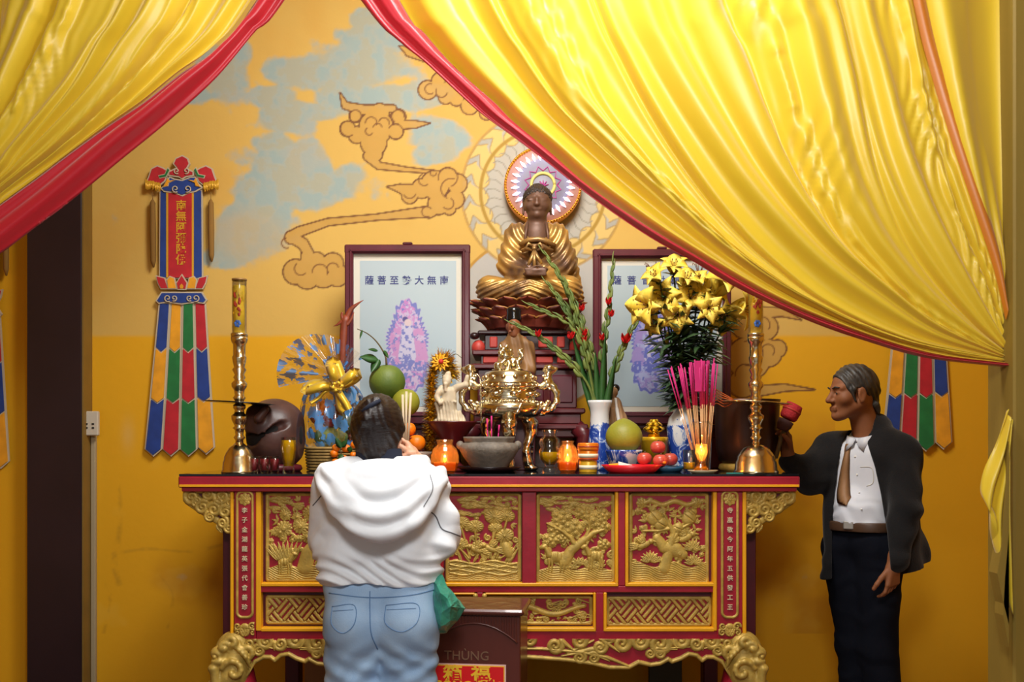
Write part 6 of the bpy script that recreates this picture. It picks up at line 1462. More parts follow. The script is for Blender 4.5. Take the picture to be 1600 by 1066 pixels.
# ---- blue and white vases
def porcelain(seed):
    m = mat('blue_white_porcelain', '#d8d8d6', .15, coat=.5); nt = m.node_tree; N = nt.nodes.new; L = nt.links.new; tc = N('ShaderNodeTexCoord'); mp = N('ShaderNodeMapping'); mp.inputs['Location'].default_value = (seed, seed*.7, 0); mp.inputs['Scale'].default_value = (1, 1, .75); L(tc.outputs['Object'], mp.inputs[0])
    ns = N('ShaderNodeTexNoise'); ns.inputs['Scale'].default_value = 15; ns.inputs['Detail'].default_value = 7; ns.inputs['Roughness'].default_value = .68; ns.inputs['Distortion'].default_value = 1.2; L(mp.outputs[0], ns.inputs[0])
    sep = N('ShaderNodeSeparateXYZ'); L(tc.outputs['Object'], sep.inputs[0]); rg = N('ShaderNodeMapRange'); rg.inputs[1].default_value = .21; rg.inputs[2].default_value = .29; rg.inputs[3].default_value = .045; rg.inputs[4].default_value = -.35; L(sep.outputs[2], rg.inputs[0])
    ad = N('ShaderNodeMath'); L(ns.outputs[0], ad.inputs[0]); L(rg.outputs[0], ad.inputs[1]); rp = N('ShaderNodeValToRGB'); e = rp.color_ramp.elements; e[0].position = .47; e[0].color = (*lin('#d4d6d6'), 1); e[1].position = .54; e[1].color = (*lin('#1f3f94'), 1); x = e.new(.5); x.color = (*lin('#6f8ec4'), 1); L(ad.outputs[0], rp.inputs[0]); L(rp.outputs[0], nt.nodes['Principled BSDF'].inputs[0]); return m
M['porc'] = porcelain(0); M['porc2'] = porcelain(3.3)
Y1 = 4.74; b = by(Y1); solo('vase', lpx(937, Y1, [(0, b), (18, b), (17, b-8), (20, 716), (19, 700), (17, 680), (15, 662), (14.5, 648), (16, 638), (19, 630), (19.5, 626), (18, 627), (14, 640), (13, 660), (15, 700), (0, 720)], 40), M['porc'], 'flared blue and white vase holding the red gladioli', 'vase', base(937, Y1))
Y2 = 4.72; b2 = by(Y2); solo('vase', lpx(1068, Y2, [(0, b2), (18, b2), (19, b2-8), (22, 710), (25, 690), (26, 668), (23, 654), (14, 642), (11, 632), (13, 620), (19, 613), (19.5, 611), (17.5, 612), (11.5, 622), (9.5, 632), (12, 643), (21, 655), (23, 690), (0, 712)], 40), M['porc2'], 'round shouldered blue and white vase holding the yellow lilies', 'vase', base(1068, Y2))
# ---- gladioli
M['glad'] = mat('gladiolus_green', '#727f38', .55, col2='#48622c', vscale=12); M['redpet'] = mat('red_petal', '#d4181c', .5, sss=.05)
gl = [([(933, 690), (931, 630), (893, 468), (854, 400)], [], 'tall bare gladiolus stem leaning left across the statue'), ([(934, 690), (930, 620), (903, 511), (860, 448)], [(905, 520)], 'thick green gladiolus stem leaning left before the statue knee'), ([(935, 690), (929, 626), (901, 520), (835, 479)], [(893, 525)], 'gladiolus stem pointing left over the lotus petals'),
      ([(934, 690), (926, 622), (905, 582), (850, 532), (808, 508)], [(841, 522)], 'longest gladiolus stem, lowest to the left across the small statue'), ([(938, 690), (942, 552), (950, 488), (958, 414)], [(951, 472), (955, 491), (941, 528)], 'upright gladiolus stem with red buds before the right picture'),
      ([(940, 690), (946, 622), (979, 530), (1012, 481)], [(978, 532)], 'gladiolus stem leaning right with one open red bloom'), ([(934, 690), (930, 590), (905, 490), (867, 420)], [(909, 482)], 'gladiolus stem leaning left with a red bud at mid height'), ([(936, 690), (935, 600), (912, 520), (884, 452)], [(913, 521), (912, 532)], 'gladiolus stem leaning left with two red buds'),
      ([(936, 690), (932, 622), (908, 530), (880, 480)], [(891, 526)], 'short gladiolus stem leaning left among the others')]
for i, (pts, buds, lb) in enumerate(gl):
    dy = [-.02, .01, -.03, -.04, .02, 0, .03, 0, .01][i]; Yg_ = lambda y: Y1+dy*(690-y)/150
    c = cr([P(x, y, Yg_(y)) for x, y in pts], 26); t = thing('gladiolus', lb, 'flower', c[0], group='gladioli in the vase')
    obj('stem', MB().tube(c, np.linspace(.0075, .0035, 26), 7), M['glad'], t); mb = MB()
    for j in range(11, 26):
        d = Vector(c[min(25, j+1)])-Vector(c[j-1]); d.normalize(); sd = d.cross(Vector((0, 1, 0))).normalized()*(1 if j % 2 else -1); w = .016*(1.15-.75*(j-11)/15)
        p0 = Vector(c[j]); mb.tube([p0, p0+d*.022+sd*w*.7, p0+d*.05+sd*w*.8, p0+d*.068+sd*w*.5], [.004, w*.62, w*.4, .001], 7)
    obj('buds', mb, M['glad'], t)
    for bx, byy in buds:
        p0 = P(bx, byy, Yg_(byy)-.02); mb = MB(); big = 1.5 if bx == 978 else .95
        for q in range(5):
            a = q*1.257; v = Vector((math.cos(a)*.55, -.3+math.sin(a)*.5, .75)); leafblade(mb, p0-Vector((0, 0, .012)), p0+v*.030*big, .012*big, (math.cos(a), math.sin(a), .2), .3)
        obj('bloom', mb, M['redpet'], t)
mbs = [((922, 640), (893, 520)), ((930, 640), (915, 545)), ((940, 640), (946, 520)), ((947, 640), (962, 560)), ((934, 640), (930, 548))]
for i, (a, bb) in enumerate(mbs):
    mb = MB(); leafblade(mb, P(937+(a[0]-935)*.3, 668, Y1), P(*bb, Y1-.02), .020, (.3, -1, 0), .2)
    t = solo('gladiolus_leaf', mb, M['leaf'], ('sword shaped leaf at the left of the gladioli', 'sword leaf second from the left in the gladiolus vase', 'tallest sword leaf in the middle of the gladiolus vase', 'sword leaf at the right of the gladioli', 'short sword leaf in the middle of the gladioli')[i], 'leaf', P(937+(a[0]-935)*.3, 668, Y1))
# ---- lilies
M['lily'] = mat('yellow_lily', '#f4dc62', .55, col2='#ecc83c', vscale=20, sss=.06); M['lilyleaf'] = mat('lily_leaf', '#2e4a28', .45, col2='#46603a', vscale=15); M['anther'] = mat('brown_anther', '#6a3a14', .8)
def lily(par, c, d, L, op, seed):
    """open trumpet flower: six recurved petals, stamens"""
    r2 = random.Random(seed); d = Vector(d).normalized(); a = d.orthogonal().normalized(); bq = d.cross(a); mb = MB()
    for i in range(6):
        an = i*PI/3+seed; rd = a*math.cos(an)+bq*math.sin(an); w = L*(.46 if i % 2 else .34)
        pts = [c+d*(L*(.95*math.sin(min(1.35, t*1.5))))+rd*(L*op*(t**2.0)) - d*(L*.25*max(0, t-.65)*2) for t in np.linspace(0, 1, 10)]
        mb.strip(pts, [w*math.sin(PI*min(.97, .1+.88*t)) for t in np.linspace(0, 1, 10)], lambda t, rd=rd: tuple((d*(t)-rd*(1-t*.4))), .0008, .25)
    o = obj('blossom', mb, M['lily'], par); st = MB()
    for i in range(5):
        an = i*1.257+seed; rd = a*math.cos(an)+bq*math.sin(an); e = c+d*L*.9+rd*L*.18; st.tube([c+d*L*.2, e], .0012, 5); st.ball(e, (.0026, .0026, .005), 6)
    obj('stamens', st, M['anther'], o); return o
fl = [((1022, 478), (-.8, -.8, -.1), .085), ((1042, 468), (-.5, -1, .1), .08), ((1030, 440), (-.5, -.6, .5), .055), ((1053, 428), (-.1, -.7, .7), .06), ((1078, 470), (-.1, -1, .2), .075), ((1068, 448), (.2, -.7, .7), .06), ((1100, 462), (.4, -.9, .3), .075), ((1120, 460), (.3, -.7, .7), .10), ((1140, 482), (.9, -.6, -.1), .085), ((1120, 488), (.3, -1, -.5), .075), ((1092, 450), (-.2, -.6, .8), .055), ((1060, 490), (-.3, -1, -.3), .07), ((1036, 510), (-.9, -.6, .1), .055), ((1105, 482), (0, -1, -.1), .06)]
place = ['lily at the far left of the bouquet', 'large lily left of centre facing out', 'small lily high on the left', 'lily at the very top of the bouquet', 'lily in the middle of the bouquet', 'small lily high in the centre', 'lily right of the middle', 'tall upright lily on the right', 'lily at the far right near the candle', 'drooping lily low on the right', 'small lily high right of centre', 'lily low left of centre', 'half hidden lily lowest on the left', 'lily low right of centre']
for i, ((px, py), d, L) in enumerate(fl):
    Yl = Y2-.10+.05*math.sin(i*2.3); c = P(px, py, Yl); t = thing('lily', 'yellow '+place[i], 'flower', P(1068, 640, Y2), group='yellow lilies in the vase')
    cs = cr([P(1066+(i % 3), 660, Y2), P(1068+(px-1068)*.25, 590, Y2-.03), P(1068+(px-1068)*.8, py+38, Yl+.03), c-Vector(d).normalized()*.01], 20)
    obj('stem', MB().tube(cs, .0042, 6), M['lilyleaf'], t); lily(t, c, d, L*1.35, .9, i*1.1+.3)
    lm = MB(); r2 = random.Random(i+40)
    for j in range(3, 20):
        for q in range(3):
            a = r2.random()*6.28; p0 = Vector(cs[j]); v = Vector((math.cos(a)*1.0, -abs(math.sin(a))*.8, r2.uniform(-.35, .5))).normalized(); Ll = r2.uniform(.08, .145)*(1 if j < 16 else .6)
            leafblade(lm, p0, p0+v*Ll, r2.uniform(.011, .019), (-v.z*math.cos(a), -.4, 1), .2, r2.uniform(0, .03))
    obj('leaves', lm, M['lilyleaf'], t)
    if i % 3 == 0:
        bm = MB(); r3 = random.Random(i); p0 = Vector(cs[15]); v = Vector((r3.uniform(-.5, .5), -.6, .8)).normalized(); bm.tube([p0, p0+v*.03, p0+v*.06, p0+v*.085], [.003, .010, .010, .002], 8); obj('bud', bm, M['lily'], t)
for i, (px, py) in enumerate(((1016, 408), (1098, 405))):          # dark curly tips above the bouquet
    mb = MB(); r2 = random.Random(i)
    for j in range(7):
        a = P(px+(8 if i == 0 else -6), py+26, Y2-.08); e = P(px+r2.uniform(-16, 16), py+r2.uniform(-3, 8), Y2-.08); mb.tube(cr([a, a.lerp(e, .6)+Vector((0, 0, .012)), e, e+Vector((r2.uniform(-.012, .012), 0, -.010))], 9), .0018, 5)
    solo('dried_sprig', mb, M['anther'], ('dark curly sprig above the left side of the lilies', 'dark curly sprig above the right side of the lilies')[i], 'sprig', P(px, py+26, Y2-.08))
# ---- pomelo in a blue and white bowl
Yk = 4.56; b = by(Yk); solo('bowl', lpx(975, Yk, [(0, b), (15, b), (16, b-5), (24, b-12), (29, 706), (29.5, 703), (28, 703), (22, b-11), (0, b-8)], 36), M['porc2'], 'blue and white porcelain bowl under the yellow pomelo', 'bowl', base(975, Yk))
fruit('pomelo', 975, 683, Yk, 29, 'pomelo_y', 'yellow pomelo with a pointed top resting in the blue and white bowl', 'pomelo', (1, 1, .92), stemc=False, dimple=-.10)
# ---- small robed figurine behind the vase
Yf2 = 4.88; sf = thing('figurine', 'small pale robed figurine half hidden behind the gladiolus vase', 'figurine', base(964, Yf2)); S = SDF(P(942, 738, Yf2-.08), P(990, 596, Yf2+.08), .003); q = lambda x, y, d=0: P(x, y, Yf2+d)
S.ell(q(958, 613, -.01), (.022, .025, .030), .01); S.cone(q(962, 632), q(966, 660), .032, .042, .02); S.cone(q(966, 660), q(966, 730), .044, .055, .02); S.cone(q(958, 640, -.03), q(956, 662, -.04), .016, .014, .01)
S.warp(lambda x, y, z: .002*np.sin(x*260+z*40)); M['robe2'] = mat('tan_robe', '#a8825a', .6, var=.25, vscale=20); obj('body', S.surf('figurine'), M['robe2'], sf); obj('hair', MB().ball(q(961, 607, .004), (.024, .024, .022), 14), M['black'], sf); obj('white_veil', MB().tube(cr([q(962, 622, -.035), q(964, 640, -.045), q(968, 664, -.05)], 10), [.006]*4+[.009]*6, 8, .5), M['white'], sf)
# ---- gold gift box with a bow
Yx = 4.68; b = by(Yx); gx = thing('gift_box', 'round gold gift tin topped with a shiny gold bow', 'gift tin', base(1022, Yx))
obj('tin', lpx(1022, Yx, [(0, b), (21, b), (21, 690), (22, 689), (22, 684), (21, 683), (0, 683)], 40), M['foil'], gx); mb = MB()
for ring, n, r, h in ((0, 8, 15, 5), (1, 7, 11, 11), (2, 5, 6, 16)):
    for i in range(n):
        a = 2*PI*i/n+ring*.4; s_ = SP(Yx); c = P(1022, 678-h, Yx); dv = Vector((math.cos(a), math.sin(a), 0)); mb.strip(cr([c, c+dv*r*s_*.6+Vector((0, 0, 7*s_)), c+dv*r*s_*1.15+Vector((0, 0, 2*s_)), c+dv*r*s_*.5-Vector((0, 0, 3*s_))], 10), [4.2*s_]*10, Vector((0, 0, 1))+dv*.2, .0008)
obj('bow', mb, M['foil'], gx); obj('bow_base', lpx(1022, Yx, [(0, 683), (10, 683), (8, 674), (4, 664), (0, 662)], 16), M['gold'], gx)
# ---- red dish with papers, blue dish with apples
M['redplastic'] = mat('red_plastic', '#e8202a', .3); M['bluedish'] = mat('blue_dish', '#2f5f80', .4); M['apple'] = mat('apple_skin', '#b8302e', .3, col2='#c8604a', vscale=9)
Yr = 4.34; b = by(Yr); solo('dish', lpx(987, Yr, [(0, b-.2), (34, b-.2), (38, b-3), (48, b-13), (46, b-13), (36, b-3), (0, b-2)], 48, sy=.8), M['redplastic'], 'red plastic dish at the front edge of the altar', 'dish', base(987, Yr))
solo('envelope', MB().box(P(977, b-12, Yr-.02), (.062, .05, .004), R=Matrix.Rotation(.25, 3, 'Y') @ Matrix.Rotation(.3, 3, 'X')), M['white'], 'white folded envelope in the red dish', 'envelope', P(977, b-12, Yr-.02)); solo('money_packet', MB().box(P(960, b-12, Yr-.01), (.045, .04, .004), R=Matrix.Rotation(-.1, 3, 'Y') @ Matrix.Rotation(.3, 3, 'X')), M['yel'], 'orange packet in the red dish left of the envelope', 'packet', P(960, b-12, Yr-.01))
Ye = 4.50; b = by(Ye); solo('dish', lpx(1038, Ye, [(0, b-.2), (24, b-.2), (34, b-9), (32.5, b-9), (23, b-2), (0, b-2)], 40), M['bluedish'], 'blue dish holding the red apples', 'dish', base(1038, Ye))
for px, py, d, lb in ((1007, 717, -.05, 'red apple at the left of the blue dish'), (1032, 720, -.09, 'front red apple with an orange sticker in the blue dish'), (1047, 718, .03, 'red apple at the right of the blue dish'), (1028, 699, -.03, 'red apple on top of the three others')):
    t = fruit('apple', px, py, Ye+d, 12, 'apple', lb, 'apple', (1, 1, .9), 'apples in the blue dish', True, dimple=.16)
    if 'sticker' in lb: obj('sticker', MB().ball(P(1038, 723, Ye+d-.031), (.009, .003, .007), 10), M['orange'], t)
# ---- joss sticks standing in a glass
Yj = 4.42; b = by(Yj); jg = thing('glass_tumbler', 'glass tumbler holding the big bundle of pink joss sticks', 'glass', base(1097, Yj)); obj('glass', lpx(1097, Yj, [(0, b-.3), (13, b-.3), (16, 664), (16.8, 659), (16, 659), (15, 665), (12, b-4), (0, b-4)], 28), M['clear'], jg)
r2 = random.Random(21)
for i in range(44):
    x0 = r2.uniform(-9, 9); f = x0/9*r2.uniform(.5, 1.2); tip = 1092+(f*50 if f < 0 else f*26)+r2.uniform(-5, 4); ty = r2.uniform(560, 575)+max(0, -f)*8
    joss(P(1097+x0, b-6, Yj+r2.uniform(-.025, .025)), 0, P(tip, ty, Yj+r2.uniform(-.06, .06)), 'pink tipped joss stick in the bundle in the glass tumbler', 'joss sticks in the tumbler', .0030, 'joss', .60)
solo('joss_pack', MB().box(P(1094, 588, Yj-.035), (.046, .006, .135), bev=.001), M['joss'], 'bright pink paper sleeve among the joss sticks', 'paper sleeve', P(1094, 612, Yj-.035))
M['coil'] = mat('orange_wire', '#b85a28', .5)
wf = thing('wire_ornament', 'fan of thin curved orange wires behind the joss bundle', 'ornament', P(1112, 640, Yj+.06))
for i in range(6): obj('wire', MB().tube(cr([P(1104, 660, Yj), P(1112+i, 606+i*5, Yj+.02), P(1122+i*2, 611+i*5, Yj+.02), P(1146, 624+i, Yj+.02)], 14), .0024, 5), M['coil'], wf)
# ---- small oil lamp alight on a saucer, and a glass by it
Yo = 4.30; b = by(Yo); M['saucer'] = mat('cream_saucer', '#b8a884', .4); solo('saucer', lpx(1098, Yo, [(0, b-.2), (16, b-.2), (24, b-5), (22.5, b-5), (15, b-2), (0, b-2)], 32), M['saucer'], 'cream saucer under the small burning oil lamp', 'saucer', base(1098, Yo))
ol = thing('oil_lamp', 'small glass oil lamp burning before the joss tumbler', 'lamp', P(1096, b-2.2, Yo)); obj('glass', lpx(1096, Yo, [(0, b-2.4), (11, b-2.4), (12, b-7), (8, b-12), (4, b-17), (6, b-22), (10, b-32), (8.5, b-46), (8, b-46), (9, b-32), (5, b-22), (0, b-18)], 24), M['amberglass'], ol); obj('oil', lpx(1096, Yo, [(0, b-4), (10, b-4), (11, b-7), (7, b-11), (0, b-11)], 20), M['beer'], ol); obj('flame', lpx(1096, Yo, [(0, b-28), (2.6, b-33), (3, b-37), (1.6, b-43), (0, b-47)], 12), M['flame'], ol)
l = bpy.data.lights.new('lamp_light', 'POINT'); l.energy = 1.2; l.color = (1, .55, .18); l.shadow_soft_size = .02; o = link(bpy.data.objects.new('lamp_light', l)); o.location = P(1096, b-38, Yo-.0)
Yn = 4.385; b = by(Yn); drink(1077, Yn, [(0, b-.3), (9, b-.3), (9.5, b-8), (10, 703), (9.4, 703), (8.8, b-8), (0, b-5)], [(0, b-5), (8.5, b-6), (9, b-16), (0, b-16)], 'small tumbler of pale drink left of the burning oil lamp', 'beer', 'drinking_glass', 'glass')
# ---- bronze bowl gong on a gold cushion
M['bronzeb'] = mat('dark_bronze', '#4a3026', .38, .5, var=.3, vscale=6); Yz = 4.62; b = by(Yz); gg = thing('bowl_gong', 'large dark bronze singing bowl behind the right candlestick', 'singing bowl', base(1167, Yz))
obj('bowl', lpx(1167, Yz, [(0, b-10), (34, b-10), (44, b-18), (48, 700), (49, 670), (50, 630), (51.5, 625), (49.5, 625), (47, 670), (44, b-20), (0, b-14)], 56), M['bronzeb'], gg); obj('cushion', lpx(1167, Yz, [(0, b), (40, b), (44, b-5), (42, b-11), (36, b-13), (0, b-12)], 32), M['gilt'], gg)
M['tealc'] = mat('teal_paper', '#2f8a84', .6); solo('paper_slip', MB().box(P(1148, by(4.24)-1, 4.24), (.05, .05, .003), rz=.4), M['tealc'], 'teal paper slip at the left foot of the right candlestick', 'paper', base(1148, 4.24))
# ---- small dark hatted statue in a brown robe before the stand
Ys = 4.80; sm = thing('small_statue', 'small statue in brown robe and black hat behind the lion of the censer', 'statue', P(808, 640, Ys)); q = lambda x, y, d=0: P(x, y, Ys+d)
S = SDF(P(776, 648, Ys-.13), P(842, 498, Ys+.13), .0032); S.cone(q(808, 545), q(809, 600), .062, .068, .03, flat=(1, .75)); S.cone(q(809, 600), q(809, 640), .068, .08, .02, flat=(1, .75)); S.cone(q(804, 534), q(804, 524, -.01), .040, .03, .02)
for s_ in (-1, 1): S.cone(q(807+s_*17, 542), q(807+s_*20, 575, -.03), .032, .036, .02); S.cone(q(807+s_*20, 578, -.03), q(807+s_*6, 588, -.08), .030, .02, .015)
S.warp(lambda x, y, z: .0028*np.sin(x*150+z*25+y*60)); M['robe3'] = mat('brown_robe', '#8a6236', .55, var=.25, vscale=12); obj('robe', S.surf('robe'), M['robe3'], sm)
S = SDF(P(785, 530, Ys-.08), P(822, 480, Ys+.08), .0026); S.ell(q(803, 511, -.01), (.034, .040, .046), .008); S.cone(q(803, 522, -.02), q(803, 530), .026, .024, .01); S.ell(q(800, 512, -.052), (.007, .01, .012), .006); S.cone(q(796, 518, -.043), q(803, 518, -.043), .004, .004, .004)
for s_ in (-1, 1): S.ell(q(802+s_*5, 508, -.045), (.008, .005, .003), .003, sub=True); S.ell(q(803+s_*11, 511), (.006, .01, .016), .004)
M['facep'] = mat('brown_face', '#8a5030', .45, var=.2); obj('head', S.surf('head'), M['facep'], sm)
obj('hat', lpx(803, Ys, [(11.6, 503), (12.2, 499), (11, 490), (12, 484), (9, 481), (4, 484), (0, 485)], 24), M['black'], sm)
solo('block', MB().box((PX(808, Ys), Ys, (P(0, 641, Ys).z+TZ)/2), (.17, .15, P(0, 641, Ys).z-TZ), bev=.004), M['maroon'], 'dark wooden block under the small hatted statue', 'block', base(808, Ys))
# ================================================================== PEOPLE
from mathutils.bvhtree import BVHTree
M['skin'] = mat('skin', '#8a5430', .66, sss=.10, var=.12, vscale=18); M['skin_f'] = mat('skin_fair', '#d8a284', .5, sss=.15)
def V3(*a): return Vector(a)
def head_sdf(S, c, f, up_, h=.23, k=.012):
    """skull, jaw and face; c = middle of the skull, f = where the face looks"""
    f = Vector(f).normalized(); u_ = Vector(up_); u_ = (u_-f*u_.dot(f)).normalized(); l = u_.cross(f); m = h/.23
    R = Matrix((f, l, u_)).transposed()
    def q(a, b, d): return c+(f*a+l*b+u_*d)*m
    S.ell(q(-.008, 0, .024), (.096*m, .074*m, .088*m), k, R); S.ell(q(.03, 0, -.02), (.066*m, .062*m, .075*m), k, R)
    S.cone(q(.035, 0, -.055), q(.068, 0, -.094), .050*m, .026*m, .025)
    for s in (-1, 1):
        S.cone(q(-.012, s*.052, -.045), q(.055, s*.022, -.092), .024*m, .020*m, .02)                    # jaw line
        S.ell(q(.058, s*.044, -.026), .024*m, .02); S.cone(q(.083, s*.012, .018), q(.070, s*.046, .020), .011*m, .010*m, .012)
        S.ell(q(.093, s*.030, -.001), (.016*m, .017*m, .010*m), .008, R, sub=True); S.ell(q(.076, s*.031, -.002), .0125*m, .003); S.cone(q(.088, s*.022, .004), q(.080, s*.042, .002), .0035*m, .003*m, .003)
        S.ell(q(-.004, s*.076, -.014), (.020*m, .008*m, .033*m), .004, R); S.ell(q(.0, s*.086, -.012), (.011*m, .006*m, .020*m), .004, R, sub=True); S.ell(q(-.002, s*.076, -.040), .009*m, .005)
    S.cone(q(.086, 0, .012), q(.112, 0, -.030), .009*m, .013*m, .008)
    for s in (-1, 1): S.ell(q(.098, s*.012, -.034), .0095*m, .005)
    S.cone(q(.093, -.018, -.062), q(.093, .018, -.062), .007*m, .007*m, .004); S.cone(q(.091, -.016, -.072), q(.091, .016, -.072), .008*m, .008*m, .004)
    S.cone(q(.101, -.02, -.067), q(.101, .02, -.067), .0022*m, .0022*m, .001, sub=True); S.ell(q(.080, 0, -.097), .020*m, .012)
    return q, R
def hand_sdf(S, w, d, n, t, curl=.5, m=1.0, spread=.04, thumb=.5):
    """wrist w, d towards the fingers, n out of the palm, t towards the thumb side"""
    d = Vector(d).normalized(); n = Vector(n); n = (n-d*n.dot(d)).normalized(); t0 = Vector(t); sd = d.cross(n); sd = sd if sd.dot(t0) > 0 else -sd
    for i in range(4):
        o = .030-.020*i; S.cone(w+sd*o*.6*m+d*.01*m, w+(d*(.088-.004*i)+sd*o)*m, .015*m, .0125*m, .012)
    S.cone(w-d*.03*m, w+d*.02*m, .026*m, .024*m, .015)
    S.cone(w+(d*.02+sd*.018+n*.008)*m, w+(d*.055+sd*.030+n*.012)*m, .017*m, .014*m, .012)
    for i, L in enumerate((.072, .080, .075, .058)):
        o = .030-.020*i; p = w+(d*(.088-.004*i)+sd*o)*m; a = (.25+.08*i)*curl*2; r = .0092-.0005*i
        for j, f in enumerate((.46, .30, .24)):
            dr = d*math.cos(a)+n*math.sin(a)+sd*(spread*(1.5-i)); dr.normalize(); e = p+dr*L*f*m
            S.cone(p, e, (r-.0007*j)*m, (r-.0007*(j+1))*m, .003); p = e; a += curl*(1.05 if j == 0 else .8)
    p = w+(d*.030+sd*.030+n*.008)*m
    for j, (L, a) in enumerate(((.042, .75), (.032, .45), (.024, .2))):
        dr = (d*(.75)+sd*a*(1-thumb*.6)+n*(thumb*(.5+.25*j))).normalized(); e = p+dr*L*m; S.cone(p, e, (.0125-.0012*j)*m, (.0115-.0014*j)*m, .004); p = e
def bvh_of(S): return BVHTree.FromPolygons([tuple(v) for v in S.V], [tuple(f) for f in S.F])
CAMP = Vector((0, 0, CZ))
def onto(b, px, py, off=.001):
    """where the line of sight through a picture point meets a garment: places seams and pockets on the cloth"""
    d = (P(px, py, 1)-CAMP).normalized(); r = b.ray_cast(CAMP, d)
    return (r[0]-d*off) if r[0] else None
def seam(name, b, pts, r, m, par, n=24):
    q = [onto(b, *p) for p in cr(pts, n)]; q = [x for x in q if x is not None]
    return obj(name, MB().tube(q, r, 6), m, par) if len(q) > 2 else None
def pxy(x, y, z): return 800+x/y*FPX, 690-(z-CZ)/y*FPX

# ------------------------------------------------------------------ the woman, seen from behind
M['hood'] = mat('white_cotton', '#e6ecf2', .85, sheen=.2, bump=.08, bscale=35); M['denim'] = mat('pale_denim', '#a2c0de', .8, col2='#88aad0', vscale=7, bump=.12, bscale=220); M['denim_d'] = mat('denim_seam', '#5c82ae', .8)
M['navy'] = mat('navy_knit', '#141c30', .85); M['hairw'] = mat('dark_brown_hair', '#170b0a', .42, bump=.25, bscale=60, stretch=(1, 1, 6)); M['cord'] = mat('grey_cord', '#5a5a60', .7)
Yw = 3.45; w_ = lambda x, y, d=0: P(x, y, Yw+d)
def foot_shoes(par, feet, d, m):
    for i, f in enumerate(feet):
        S = SDF((f.x-.2, f.y-.2, -.01), (f.x+.2, f.y+.2, .13), .005); d_ = Vector(d).normalized()
        S.cone(V3(f.x, f.y, .05)-d_*.05, V3(f.x, f.y, .045)+d_*.13, .042, .034, .03, flat=(2, .9)); S.cone(V3(f.x, f.y, .07)-d_*.03, V3(f.x, f.y, .10)-d_*.03, .045, .045, .02)
        S.cut(lambda x, y, z: .001-z+0*x+0*y); obj('shoe', S.surf('shoe'), m, par)
